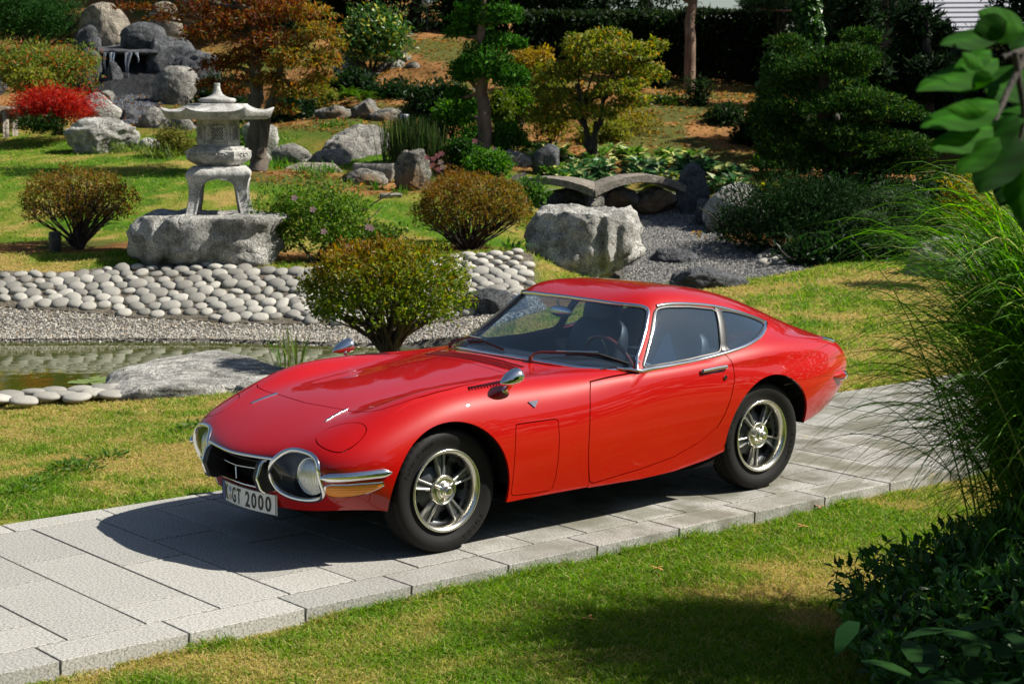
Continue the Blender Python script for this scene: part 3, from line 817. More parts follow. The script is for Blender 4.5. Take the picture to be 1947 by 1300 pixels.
# ------------------------------------------------------------------ car: panels cut from the surfaces
def s_norm(S, a, b, e=6e-4):
    p = S(a+e, b)-S(a-e, b); q = S(a, b+e)-S(a, b-e)
    n = np.cross(p, q); return n/(np.linalg.norm(n, axis=1, keepdims=True)+1e-12)
def clip_tris(A, T, phi):
    """keep the part of triangles T over vertex attributes A where phi > 0"""
    ins = phi > 0
    c = ins[T].sum(1)
    keep = T[c == 3]
    out = [keep]
    newA, nA = [A], len(A)
    for want in (1, 2):
        t = T[c == want]
        if not len(t): continue
        odd = ins[t] if want == 1 else ~ins[t]
        k = np.argmax(odd, 1); r = np.arange(len(t))
        v0, v1, v2 = t[r, k], t[r, (k+1) % 3], t[r, (k+2) % 3]
        def cut(p, q):
            lo, hi = np.minimum(p, q), np.maximum(p, q)
            f = phi[lo]/(phi[lo]-phi[hi]); return lo, hi, A[lo]+(A[hi]-A[lo])*f[:, None]
        l1, h1, a1 = cut(v0, v1); l2, h2, a2 = cut(v0, v2)
        newA += [a1, a2]
        i1 = nA+np.arange(len(t)); i2 = i1+len(t); nA += 2*len(t)
        if want == 1: out.append(np.stack([v0, i1, i2], 1))
        else: out += [np.stack([i1, v1, v2], 1), np.stack([i1, v2, i2], 1)]
    A2 = np.concatenate(newA); T2 = np.concatenate(out)
    # weld by attribute position and drop unused vertices
    key = np.round(A2[:, :2]*2e5).astype(np.int64)
    _, first, inv = np.unique(key, axis=0, return_index=True, return_inverse=True)
    inv = inv.ravel()
    A3 = A2[first]; T3 = inv[T2]
    T3 = T3[(T3[:, 0] != T3[:, 1]) & (T3[:, 1] != T3[:, 2]) & (T3[:, 0] != T3[:, 2])]
    used = np.unique(T3); mp = np.full(len(A3), -1); mp[used] = np.arange(len(used))
    return A3[used], mp[T3]
def param_grid(S, a, b):
    Ag, Bg = np.meshgrid(a, b, indexing='ij'); n, m = Ag.shape
    i, j = np.meshgrid(np.arange(n-1), np.arange(m-1), indexing='ij'); i, j = i.ravel(), j.ravel()
    T = np.concatenate([np.stack([i*m+j, (i+1)*m+j, (i+1)*m+j+1], 1), np.stack([i*m+j, (i+1)*m+j+1, i*m+j+1], 1)])
    q = np.stack([Ag.ravel(), Bg.ravel()], 1)
    P = S(q[:, 0], q[:, 1])
    return np.concatenate([q, P], 1), T
def panel(name, S, A, T, mat, parent, lip=.014, off=0.0, label=None, clean=True):
    q = A[:, :2]; P = S(q[:, 0], q[:, 1]); N = s_norm(S, q[:, 0], q[:, 1])
    c = np.stack([np.clip(P[:, 0], -2.9, .45), 0*P[:, 0], 0*P[:, 0]+.42], 1)
    sg = np.sign(((P-c)*N).sum(1)); N = N*sg[:, None]
    fn = np.cross(P[T[:, 1]]-P[T[:, 0]], P[T[:, 2]]-P[T[:, 0]])
    flip = (fn*N[T].mean(1)).sum(1) < 0
    T = np.where(flip[:, None], T[:, ::-1], T)
    P = P+N*off
    V, F, NN = [P], [T], [N]
    if lip:
        e = np.concatenate([T[:, [0, 1]], T[:, [1, 2]], T[:, [2, 0]]])
        k = np.minimum(e[:, 0], e[:, 1])*len(P)+np.maximum(e[:, 0], e[:, 1])
        u, idx, cnt = np.unique(k, return_index=True, return_counts=True)
        e = e[idx[cnt == 1]]
        ln = np.linalg.norm(P[e[:, 0]]-P[e[:, 1]], axis=1); e = e[ln > 1e-5]
        n0 = len(P); m = len(e)
        a, b = P[e[:, 0]], P[e[:, 1]]
        side = np.cross(b-a, N[e[:, 0]]); side /= np.linalg.norm(side, axis=1, keepdims=True)+1e-12
        V += [a, b, b-N[e[:, 1]]*lip, a-N[e[:, 0]]*lip]; NN += [side]*4
        i = n0+np.arange(m)
        F.append(np.stack([i+m, i, i+3*m, i+2*m], 1))
    me = np_mesh(name, np.concatenate(V), F, True, normals=np.concatenate(NN))
    o = link(name, me, mat, parent)
    if label: o['label'] = label
    return o
def plan(A, ia, ib, poly, absy=True):
    """signed distance (m) of vertices to polygon in two of the coordinates (0 x, 1 |y|, 2 z)"""
    P = A[:, 2:5].copy()
    if absy: P[:, 1] = np.abs(P[:, 1])
    return sdist(P[:, ia], P[:, ib], poly)
HOOD = [(.362,-.3),(.362,0),(.349,.16),(.331,.325),(.335,.40),(.338,.46),(.333,.51),(.312,.55),(.267,.58),(.193,.606),(.06,.629),(-.087,.635),(-.258,.620),(-.449,.572),(-.58,.515),(-.625,.475),(-.645,.43),(-.64,.25),(-.634,0),(-.634,-.3)]
HLAMP = [(.607,.462),(.578,.443),(.524,.447),(.47,.483),(.433,.534),(.414,.585),(.414,.627),(.437,.654),(.476,.668),(.502,.671),(.542,.668),(.585,.651),(.612,.613),(.626,.561),(.625,.508)]
def rnd(P, it=2, n=120):
    return [tuple(p) for p in smooth_poly(resmooth(P, n, True), it, True)]
HATCH = [(-.408,.618),(-.672,.616),(-.686,.605),(-.688,.52),(-.683,.40),(-.674,.31),(-.658,.25),(-.640,.238),(-.50,.240),(-.372,.249),(-.374,.30),(-.380,.40),(-.390,.53),(-.398,.605)]
DOOR = [(-.968,.775),(-.94,.73),(-.925,.687),(-.908,.60),(-.899,.50),(-.897,.42),(-.905,.33),(-.922,.25),(-.935,.238),(-.96,.234),(-1.111,.248),(-1.308,.265),(-1.551,.298),(-1.754,.357),(-1.883,.425),(-1.935,.489),(-1.978,.573),(-2.006,.645),(-2.023,.70),(-2.028,.76),(-2.018,.80),(-1.998,.832),(-1.741,.811),(-1.544,.803),(-1.40,.797),(-1.28,.793),(-1.114,.786)]
WSB = [(-.843,0),(-.858,.171),(-.908,.334),(-.964,.45),(-1.036,.546),(-1.164,.666),(-1.28,.737)]   # windscreen base (x, y)
WIND = [(-.3,.863),(0,.863),(.171,.862),(.334,.852),(.45,.838),(.546,.824),(.666,.808),(.728,.806),(.691,.88),(.631,.985),(.579,1.065),(.547,1.108),(.52,1.118),(.466,1.124),(.274,1.135),(.067,1.139),(-.3,1.139)]  # (y, z)
SIDEW = [(-1.342,.815),(-1.478,.955),(-1.60,1.095),(-1.625,1.105),(-1.696,1.110),(-1.874,1.098),(-2.075,1.068),(-2.036,.98),(-1.99,.845),(-1.741,.822),(-1.544,.817)]
QTRW = [(-2.112,1.062),(-2.221,1.043),(-2.383,1.0),(-2.50,.958),(-2.505,.945),(-2.438,.925),(-2.33,.896),(-2.196,.865),(-2.10,.852),(-2.035,.848),(-2.068,.95)]
REARW = [(-2.22,-.3),(-2.22,.34),(-2.5,.335),(-2.75,.27),(-2.92,.18),(-2.92,-.3)]
def circle(cx, cz, r, n=64): return [(cx+r*math.cos(t*2*math.pi/n), cz+r*math.sin(t*2*math.pi/n)) for t in range(n)]
ARCH_F, ARCH_R = circle(.008, .312, .364), circle(-2.352, .305, .380)
LAMP = [(.318,.512),(.338,.538),(.358,.553),(.385,.563),(.449,.567),(.527,.559),(.566,.544),(.588,.522),(.597,.49),(.597,.42),(.588,.372),(.57,.348),(.54,.333),(.49,.322),(.437,.317),(.37,.321),(.32,.332),(.285,.352),(.262,.385),(.267,.44),(.295,.48)]  # (y, z)
GRILLE = [(-.3,.506),(0,.504),(.15,.507),(.318,.513),(.36,.50),(.36,.40),(.25,.345),(.12,.338),(0,.336),(-.3,.336)]
NF = [(-1.0,.34)]
def sill_z(x): return np.interp(x, [-3.4,-3.3,-3.12,-2.95,-2.69,-2.4,-2.0,-1.84,-1.57,-1.3,-.9,-.3], [.46,.45,.415,.385,.345,.30,.283,.246,.215,.207,.213,.222])
CREST_X = np.array([-.66,-.58,-.5,-.4,-.3,-.175,-.033,.077,.178,.24,.275])
CREST_Y = np.array([.605,.632,.652,.668,.676,.677,.669,.656,.648,.650,.652])
CREST_W = np.array([.10,.10,.095,.09,.08,.066,.052,.040,.026,.012,.003])
def Lf(u, v):
    """front surface with the shallow vent recess beside the bonnet pressed in"""
    P = L(u, v)
    x, y = P[:, 0], np.abs(P[:, 1])
    yo = np.interp(x, CREST_X, CREST_Y); w = np.interp(x, CREST_X, CREST_W)
    dep = np.interp(x, [-.70,-.64,-.55,-.2,.1,.28], [0,.006,.013,.013,.008,0])
    t = np.clip((y-(yo-w))/w, 0, 1); t = t*t*(3-2*t)
    st = np.clip((yo+.004-y)/.008, 0, 1); st = st*st*(3-2*st)
    P[:, 2] -= dep*t*st*(P[:, 2] > .5)
    return P
def crom(): pass
paint, n, b, o = newmat('red_paint')
b.inputs['Base Color'].default_value = (.38, .0022, .0006, 1)
b.inputs['Roughness'].default_value = .42; b.inputs['Specular IOR Level'].default_value = .12
b.inputs['Coat Weight'].default_value = 1.0; b.inputs['Coat IOR'].default_value = 1.5; b.inputs['Coat Roughness'].default_value = .008
pn = noise(n, 900, 2, .5); pb = bump(n, b, pn.outputs['Fac'], .02, .001)
chrome = plain('chrome', (.83, .83, .82), .07, 1.0)
satin = plain('satin_alloy', (.72, .69, .60), .26, 1.0)
magn = plain('dark_alloy', (.075, .08, .085), .45, .7)
rubber = plain('tyre_rubber', (.009, .0085, .0085), .62, spec=.22)
black = plain('black_trim', (.008, .008, .009), .45)
vinyl = plain('dark_vinyl', (.016, .018, .024), .5)
lining = plain('cabin_lining', (.020, .022, .028), .85, spec=.2)
void = plain('underbody_black', (.006, .006, .006), .9, spec=.1)
white = plain('plate_white', (.78, .78, .76), .35)
inkm = plain('plate_ink', (.012, .012, .014), .5)
blue = plain('plate_blue', (.012, .045, .30), .4)
amber, n, b, o = newmat('amber_lens')
b.inputs['Base Color'].default_value = (.95, .30, .012, 1); b.inputs['Roughness'].default_value = .25; b.inputs['Coat Weight'].default_value = .3
b.inputs['Specular IOR Level'].default_value = .6
wv = n.nodes.new('ShaderNodeTexWave'); wv.inputs['Scale'].default_value = 26; wv.bands_direction = 'Z'
tc = n.nodes.new('ShaderNodeTexCoord'); n.links.new(tc.outputs['Object'], wv.inputs['Vector']); bump(n, b, wv.outputs['Fac'], .5, .004)
mirror_glass = plain('lamp_glass', (.80, .80, .76), .10, .85)
lensm, n, b, o = newmat('lamp_lens')
b.inputs['Base Color'].default_value = (.95, .94, .90, 1); b.inputs['Roughness'].default_value = .2; b.inputs['Metallic'].default_value = .7
wv = n.nodes.new('ShaderNodeTexWave'); wv.inputs['Scale'].default_value = 34; wv.bands_direction = 'Y'
tc = n.nodes.new('ShaderNodeTexCoord'); n.links.new(tc.outputs['Object'], wv.inputs['Vector']); bump(n, b, wv.outputs['Fac'], .6, .004)
def glass_mat(name, tint, refl=1.0, sky_haze=0.0):
    m, n, b, o = newmat(name)
    n.nodes.remove(b)
    tr = n.nodes.new('ShaderNodeBsdfTransparent'); tr.inputs[0].default_value = (*tint, 1)
    gl = n.nodes.new('ShaderNodeBsdfGlossy'); gl.inputs['Roughness'].default_value = .02; gl.inputs['Color'].default_value = (refl, refl, refl, 1)
    fr = n.nodes.new('ShaderNodeFresnel')
    ge = n.nodes.new('ShaderNodeNewGeometry'); mi = n.nodes.new('ShaderNodeMapRange'); n.links.new(ge.outputs['Backfacing'], mi.inputs['Value'])   # a thin pane reflects alike from both faces
    mi.inputs['To Min'].default_value = 1.5; mi.inputs['To Max'].default_value = 1/1.5; n.links.new(mi.outputs[0], fr.inputs['IOR'])
    ms = n.nodes.new('ShaderNodeMixShader')
    n.links.new(fr.outputs[0], ms.inputs[0]); n.links.new(tr.outputs[0], ms.inputs[1]); n.links.new(gl.outputs[0], ms.inputs[2])
    df = n.nodes.new('ShaderNodeBsdfDiffuse'); df.inputs[0].default_value = (.24, .40, .62, 1)  # blue diffuse veil painted in for sky reflected in the glass
    m2 = n.nodes.new('ShaderNodeMixShader'); m2.inputs[0].default_value = sky_haze; n.links.new(ms.outputs[0], m2.inputs[1]); n.links.new(df.outputs[0], m2.inputs[2])
    n.links.new(m2.outputs[0], o.inputs['Surface'])
    return m
glass = glass_mat('car_glass', (.70, .80, .88), sky_haze=.03)
glass_side = glass_mat('car_glass_side', (.66, .76, .84), sky_haze=.085)
glass_lamp = glass_mat('lamp_cover_glass', (.90, .92, .93))

car = empty('sports_car', (0, 0, 0), 'low red fastback sports coupe parked on the grey stone path', 'car')
HLAMP = rnd(HLAMP, 4, 80)
# front surface
aF, tF = param_grid(L, np.linspace(0, 10.35, 330), np.linspace(-8, 8, 420))
# rear / cabin surface
aB, tB = param_grid(B, np.linspace(-3.375, -.80, 300), np.linspace(-.42, np.pi+.42, 430))
G_ = .003
def cutF(A, T, fns):
    for f in fns: A, T = clip_tris(A, T, f(A))
    return A, T
# --- front shell
side_cut = [(-.968+G_,.778),(-.94+G_,.73),(-.925+G_,.687),(-.908+G_,.60),(-.899+G_,.50),(-.897+G_,.42),(-.905+G_,.33),(-.918+G_,.25),(-.92+G_,.0),(-3,.0),(-3,.8),(-1.40,.800),(-1.28,.797),(-1.114,.790)]
ws_cut = [(-.90,-.3),(-.90,0),(-.91,.17),(-.955,.334),(-1.01,.45),(-1.085,.546),(-1.21,.66),(-1.33,.74),(-1.42,.9),(-3,.9),(-3,-.3)]
def far(A): return np.full(len(A), 9.0)
def only(phi, mask): return np.where(mask, phi, 9.0)
shell_fns = [lambda A: plan(A, 0, 1, HOOD)-G_ if False else only(plan(A, 0, 1, HOOD)-G_, A[:, 4] > .6),
    lambda A: only(plan(A, 0, 1, HLAMP)-G_*.8, A[:, 4] > .54),
    lambda A: only(plan(A, 0, 2, HATCH)-G_*.8, np.abs(A[:, 3]) > .6),
    lambda A: only(plan(A, 0, 2, ARCH_F), np.abs(A[:, 3]) > .45),
    lambda A: only(plan(A, 0, 2, side_cut), np.abs(A[:, 3]) > .55),
    lambda A: plan(A, 0, 1, ws_cut),
    lambda A: only(plan(A, 1, 2, LAMP), A[:, 2] > .5),
    lambda A: only(plan(A, 1, 2, GRILLE), A[:, 2] > .6)]
A, T = cutF(aF, tF, shell_fns)
body_front = panel('front_body', Lf, A, T, paint, car)
A, T = cutF(aF, tF, [lambda A: np.where(A[:, 4] > .6, -plan(A, 0, 1, HOOD)-G_, -1.0)])
panel('bonnet', Lf, A, T, paint, car)
for sgn in (1, -1):
    A, T = cutF(aF, tF, [lambda A: np.where((A[:, 4] > .54) & (A[:, 3]*sgn > 0), -plan(A, 0, 1, HLAMP)-G_*.8, -1.0)])
    panel('headlight_cover', Lf, A, T, paint, car)
    A, T = cutF(aF, tF, [lambda A: np.where(A[:, 3]*sgn > .6, -plan(A, 0, 2, HATCH)-G_*.8, -1.0)])
    panel('side_hatch', Lf, A, T, paint, car)
# --- rear shell with roof
ws_front = [(p[0], p[1]) for p in WSB]
ws_front = [(-.843,-.3)]+ws_front+[(-1.31,.80),(-1.31,.9),(0,.9),(0,-.3)]
below_fns = [lambda A: A[:, 4]-sill_z(A[:, 2])]
rear_fns = below_fns+[lambda A: only(plan(A, 0, 1, ws_front), A[:, 4] > .66),
    lambda A: only(plan(A, 0, 2, DOOR)-G_, (np.abs(A[:, 3]) > .5) & (A[:, 4] < .86)),
    lambda A: np.where(A[:, 4] < .70, -.918-A[:, 2], 9.0),
    lambda A: only(plan(A, 1, 2, WIND), A[:, 2] > -1.64),
    lambda A: only(plan(A, 0, 2, SIDEW), np.abs(A[:, 3]) > .45),
    lambda A: only(plan(A, 0, 2, QTRW), np.abs(A[:, 3]) > .45),
    lambda A: only(plan(A, 0, 1, REARW), A[:, 4] > .8),
    lambda A: only(plan(A, 0, 2, ARCH_R), np.abs(A[:, 3]) > .45)]
A, T = cutF(aB, tB, rear_fns)
# drop the slivers left of the fender ahead of the pillar foot
panel('rear_body', B, A, T, paint, car)
# black lining a little inside the shell
aL, tL = param_grid(B, np.linspace(-3.33, -.86, 130), np.linspace(.02, np.pi-.02, 180))
A, T = cutF(aL, tL, rear_fns[1:2]+rear_fns[4:9]+[lambda A: A[:, 4]-.36])
lin = panel('cabin_lining', B, A, T, lining, car, lip=0, off=-.012)
doors = []
for sgn in (1, -1):
    A, T = cutF(aB, tB, [lambda A: np.where((A[:, 3]*sgn > .5) & (A[:, 4] < .86), -plan(A, 0, 2, DOOR)-G_, -1.0)])
    doors.append(panel('door', B, A, T, paint, car))
    A, T = cutF(aB, tB, [lambda A: np.where(A[:, 3]*sgn > .45, -plan(A, 0, 2, SIDEW)+.004, -1.0)])
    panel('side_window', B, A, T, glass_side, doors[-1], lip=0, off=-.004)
    A, T = cutF(aB, tB, [lambda A: np.where(A[:, 3]*sgn > .45, -plan(A, 0, 2, QTRW)+.004, -1.0)])
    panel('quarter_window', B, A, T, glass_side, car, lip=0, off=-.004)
A, T = cutF(aB, tB, [lambda A: np.where(A[:, 2] > -1.64, -plan(A, 1, 2, WIND)+.012, -1.0)])
panel('windscreen', GR, A, T, glass, car, lip=0, off=-.003)
A, T = cutF(aB, tB, [lambda A: np.where(A[:, 4] > .8, -plan(A, 0, 1, REARW)+.006, -1.0)])
panel('rear_window', B, A, T, glass, car, lip=0, off=-.003)
# tail panel closing the shell
an = np.linspace(.03, np.pi-.03, 80); ring = B(np.full(80, -3.372), an)
mb = MB(); cen = np.array([-3.378, 0, .58]); mb.add(np.concatenate([ring, cen[None]]), T=[(i+1, i, 80) for i in range(79)])
mb.build('tail_panel', paint, car)
# --- helpers to lay trim on the surfaces
def on_B(x, z, sgn=1, S=B):
    """points of the cabin surface at side positions (x, z)"""
    x = np.asarray(x, float); z = np.asarray(z, float)
    th = np.linspace(-.40, np.pi/2, 900); out = []
    for xi, zi in zip(x, z):
        P = S(np.full(900, xi), th); k = np.argmin(np.abs(P[:, 2]-zi)); t = th[max(0, k-1):k+2]
        tt = np.linspace(t[0], t[-1], 60); Q = S(np.full(60, xi), tt); j = np.argmin(np.abs(Q[:, 2]-zi)); out.append(Q[j])
    out = np.array(out); out[:, 1] *= sgn; return out
_Lu, _Lv = np.meshgrid(np.linspace(0, 10.3, 700), np.linspace(0, 8, 700), indexing='ij')
_LP = L(_Lu.ravel(), _Lv.ravel()); _LN = s_norm(L, _Lu.ravel(), _Lv.ravel())
_LN *= np.sign(((_LP-np.stack([np.clip(_LP[:, 0], -2.9, .45), 0*_LP[:, 0], 0*_LP[:, 0]+.42], 1))*_LN).sum(1))[:, None]
def on_L(pts, w=(1, 1, 1)):
    """nearest points and normals of the front surface"""
    P, N = [], []
    for p in np.atleast_2d(np.asarray(pts, float)):
        q = np.array([p[0], abs(p[1]), p[2]]); k = np.argmin((((_LP-q)*w)**2).sum(1)); a, b2 = _LP[k].copy(), _LN[k].copy()
        if p[1] < 0: a[1] *= -1; b2[1] *= -1
        P.append(a); N.append(b2)
    return np.array(P), np.array(N)
def strip(mb, P, N, w, h, closed=False, col=None):
    """flat raised trim of width w and height h along P with surface normals N"""
    P = np.asarray(P, float); N = np.asarray(N, float)
    t = (np.roll(P, -1, 0)-np.roll(P, 1, 0)) if closed else np.gradient(P, axis=0)
    t /= np.linalg.norm(t, axis=1, keepdims=True)+1e-12
    s = np.cross(t, N); s /= np.linalg.norm(s, axis=1, keepdims=True)+1e-12
    w = np.broadcast_to(np.asarray(w, float), (len(P),))[:, None]
    prof = [(-.5, -.004/h), (-.5, .45), (-.34, .9), (0, 1.0), (.34, .9), (.5, .45), (.5, -.004/h)]
    G2 = np.stack([P+s*w*a+N*h*b2 for a, b2 in prof], 1)
    mb.grid(G2, closed_u=closed, col=col)
    if not closed:
        for k in (0, -1): mb.add(G2[k], T=[(0, i, i+1) for i in range(1, 6)])
    return mb
def surf_normal_B(P, S=B):
    th = np.arctan2(P[:, 2]-Z0, np.abs(P[:, 1])); N = s_norm(S, P[:, 0], th)
    N *= np.sign((N*(P*[0, 1, 1]*[1, np.sign(P[0, 1]) or 1, 1]-[0, 0, Z0])).sum(1))[:, None]
    N[:, 1] = np.abs(N[:, 1])*np.sign(P[:, 1]); return N
# chrome round the side windows
CH = [(-1.322,.800),(-1.50,.804),(-1.726,.812),(-1.87,.822),(-2.015,.837),(-2.171,.858),(-2.299,.882),(-2.40,.906),(-2.47,.928),(-2.545,.953),(-2.45,.987),(-2.281,1.036),(-2.132,1.074),(-2.0,1.098),(-1.889,1.111),(-1.78,1.121),(-1.692,1.123),(-1.630,1.117)]
for sgn in (1, -1):
    low = resmooth(CH[:10], 60); top = resmooth(CH[9:], 50)
    for seg, w in ((low, .024), (top, .019)):
        P = on_B(seg[:, 0], seg[:, 1]); P = smooth_poly(P, 6); N = surf_normal_B(P); P[:, 1] *= sgn; N[:, 1] *= sgn
        mb = MB(); strip(mb, P, N, w, .009); mb.build('window_chrome', chrome, car)
    # black seal and door pillar between the two panes
    seg = resmooth([(-2.092,1.07),(-2.052,.96),(-2.012,.845)], 20); P = on_B(seg[:, 0], seg[:, 1]); N = surf_normal_B(P); P[:, 1] *= sgn; N[:, 1] *= sgn
    mb = MB(); strip(mb, P, N, .058, .006); mb.build('door_pillar', black, car)
    mb = MB()
    for pl in (SIDEW, QTRW):
        seg = smooth_poly(resmooth(pl, 90, True), 2, True); P = on_B(seg[:, 0], seg[:, 1]); N = surf_normal_B(P); P[:, 1] *= sgn; N[:, 1] *= sgn
        strip(mb, P, N, .016, .004, True)
    mb.build('window_seal', black, car)
    # slim bright edge down the windscreen pillar
    seg = resmooth([(-1.352,.822),(-1.485,.958),(-1.607,1.092)], 24); P = on_B(seg[:, 0], seg[:, 1]); N = surf_normal_B(P); P[:, 1] *= sgn; N[:, 1] *= sgn
    mb = MB(); strip(mb, P, N, .008, .006); mb.build('pillar_trim', chrome, car)
# chrome round the windscreen
seg = np.array([p for p in WIND if p[0] >= 0][:]); seg = resmooth(seg, 130)
WP = []
xs_ = np.linspace(-1.70, -.80, 500)
for y, z in seg:
    best = None
    P = GR(xs_, np.arctan2(z-Z0, y)+0*xs_)
    k = np.argmin((P[:, 1]-y)**2+(P[:, 2]-z)**2); WP.append(P[k])
WP = smooth_poly(WP, 5)
th = np.arctan2(WP[:, 2]-Z0, WP[:, 1]); WN = s_norm(GR, WP[:, 0], th); WN *= np.sign((WN*[.5, .3, 1]).sum(1))[:, None]
full = np.vstack([WP, WP[::-1][1:-1]*[1, -1, 1]]); fulln = np.vstack([WN, WN[::-1][1:-1]*[1, -1, 1]])
mb = MB(); strip(mb, full+fulln*.001, fulln, .021, .010, True); mb.build('windscreen_chrome', chrome, car)
for sgn in (1, -1):                                      # corner where the screen trim meets the waist trim
    k0 = np.argmin((WP[:, 1]-.700)**2+(WP[:, 2]-.865)**2)
    p3 = on_B([-1.324], [.800])[0]
    mb = MB(); pts = np.array([WP[k0]+WN[k0]*.004, [-1.305, .738, .827], [-1.296, .752, .806], [-1.315, .757, .802]])*[1, sgn, 1]; mb.tube(resmooth(pts, 10), .0085, 8); mb.tube(np.array([[-1.20, .688, .822], [-1.262, .733, .812], [-1.300, .755, .805]])*[1, sgn, 1], .0080, 8); mb.build('corner_trim', chrome, car)
# --- lamps, grille, bumpers
def front_pt(y, z):
    """front face point at (y, z)"""
    sel = (_LP[:, 0] > .40)
    d = (_LP[:, 1]-abs(y))**2+(_LP[:, 2]-z)**2+np.where(sel, 0, 9)
    k = np.argmin(d); p = _LP[k].copy(); nn = _LN[k].copy()
    if y < 0: p[1] *= -1; nn[1] *= -1
    return p, nn
for sgn in (1, -1):
    seg = smooth_poly(resmooth(LAMP, 90, True), 3, True)
    pn_ = [front_pt(y, z) for y, z in seg]; P = smooth_poly([a for a, _ in pn_], 3, True); N = np.array([b2 for _, b2 in pn_]); N = smooth_poly(N, 6, True)
    P[:, 1] *= sgn; N[:, 1] *= sgn
    if sgn > 0: LP_RING = P
    lamp = MB(); strip(lamp, P, N, .022, .012, True)
    lo = lamp.build('fog_lamp', chrome, car)
    c = P.mean(0)
    mb = MB()                                            # dark bucket
    G2 = np.stack([P-N*.002, P*.985+c*.015-np.array([.06, 0, 0]), P*.5+c*.5-np.array([.10, 0, 0]), np.tile(c-np.array([.105, 0, 0]), (90, 1))], 1)
    mb.grid(G2, closed_u=True); mb.build('lamp_bucket', black, lo)
    mb = MB()                                            # round lens set to the outside
    lc = np.array([.650, sgn*.497, .444]); ax = np.array([.95, sgn*.25, .02]); ax /= np.linalg.norm(ax)
    e1 = np.cross(ax, [0, 0, 1.]); e1 /= np.linalg.norm(e1); e2 = np.cross(e1, ax)
    tt = np.linspace(0, 2*np.pi, 41)[:-1]
    prof = [(.0, .034), (.03, .032), (.06, .023), (.082, .010), (.088, 0)]
    mb.grid(np.array([[lc+ax*h+(e1*math.cos(t)+e2*math.sin(t))*r for t in tt] for r, h in prof]), closed_v=True)
    mb.build('lens', lensm, lo)
    mb = MB(); mb.grid(np.array([[lc+ax*h+(e1*math.cos(t)+e2*math.sin(t))*r for t in tt] for r, h in ((.086, .004), (.089, .009), (.092, .008), (.094, 0), (.094, -.05))]), closed_v=True)
    mb.build('lens_rim', chrome, lo)
    mb = MB()                                            # clear cover
    Q = resmooth(P, 60, True); cc2 = Q.mean(0)+np.array([.022, 0, 0])
    mb.grid(np.stack([Q*(1-t)+cc2*t+np.array([.012*math.sin(t*math.pi/2), 0, 0]) for t in (0, .3, .6, .85, 1)], 1), closed_u=True)
    mb.build('lamp_cover', glass_lamp, lo)
    # bumper blade and indicator
    bp = smooth_poly(resmooth([(.668,.607,.458),(.61,.665,.463),(.538,.722,.467),(.46,.757,.471),(.382,.776,.474)], 30), 2)
    P, N = on_L(bp*[1, sgn, 1]); P = smooth_poly(P, 4); N = smooth_poly(N, 4); N[:, 2] *= .3; N /= np.linalg.norm(N, axis=1, keepdims=True)
    mb = MB()
    tp = np.sin(np.clip(np.linspace(0, 1, 30)*8, 0, 1)*np.pi/2)*np.sin(np.clip((1-np.linspace(0, 1, 30))*8, 0, 1)*np.pi/2)
    strip(mb, P, N, .006+.040*tp, .030); mb.build('bumper', chrome, car)
    ap = smooth_poly(resmooth([(.652,.602,.402),(.60,.66,.400),(.53,.718,.403),(.45,.755,.412),(.415,.764,.420)], 26), 2)
    P, N = on_L(ap*[1, sgn, 1]); P = smooth_poly(P, 3); N = smooth_poly(N, 4)
    k = np.linspace(0, 1, 26); hw = .035*np.sin(np.clip(k*5+.25, 0, 1)*np.pi/2)*(1-k**3*.75)
    up = np.cross(N, np.gradient(P, axis=0)); up /= np.linalg.norm(up, axis=1, keepdims=True); up *= np.sign(up[:, 2:3])
    P = P-up*(hw*.5)[:, None]*.6
    mb = MB(); strip(mb, P, N, hw*2+.006, .005); ind = mb.build('indicator', chrome, car)
    mb = MB(); strip(mb, P[1:-1], N[1:-1], (hw*2-.004)[1:-1], .011); mb.build('indicator_lens', amber, ind)
    # overrider
    mb = MB()
    yo = sgn*.262
    sec = [(.745,.497),(.785,.499),(.800,.480),(.822,.415),(.800,.352),(.780,.338),(.70,.338),(.70,.497)]
    Pv = np.array([[(x, yo+dy-sgn*.02, z) for x, z in sec] for dy in (-.019, .019)])
    mb.grid(Pv, closed_v=True)
    for kk in (0, 1): mb.add(np.vstack([Pv[kk], Pv[kk].mean(0)]), T=[(i, (i+1) % 8, 8) for i in range(8)])
    ov = mb.build('overrider', black, car, smooth=False)
    mb = MB(); sp = np.array([(x+.001, yo+sgn*.003, z) for x, z in sec[:6]]); sp = resmooth(sp, 24)
    tn = np.gradient(sp, axis=0); nn = np.cross(tn, [0, 1, 0]); nn /= np.linalg.norm(nn, axis=1, keepdims=True); nn *= np.sign((nn*[1, 0, .2]).sum(1))[:, None]
    strip(mb, sp, nn, .012, .006); mb.build('overrider_edge', chrome, ov)
# grille
mb = MB()
for i in range(1):
    yy = np.linspace(-.36, .36, 41); zz_ = np.linspace(.32, .52, 6)
    Pg = np.array([[(front_pt(min(abs(y), .34), .42)[0][0]-.10, y, z) for z in zz_] for y in yy]); mb.grid(Pg)
gr = mb.build('grille', void, car)
for z in (.475,):
    mb = MB(); pts = np.array([(front_pt(min(abs(y), .33), z)[0][0]-.045, y, z) for y in np.linspace(-.30, .30, 25)]); mb.tube(pts, .0035, 6); mb.build('grille_bar', black, gr)
mb = MB(); pts = np.array([(front_pt(min(abs(y), .3), .445)[0][0]-.012, y, .437+.012*abs(y)/.25) for y in np.linspace(-.235, .235, 31)]); mb.tube(pts, .0034, 6); mb.build('grille_emblem', chrome, gr)
mb = MB(); x0 = front_pt(0, .43)[0][0]
mb.tube([(x0-.004, -.004, .430), (x0+.004, .014, .372)], [.0055, .0045], 6)
mb.build('grille_badge', chrome, gr)
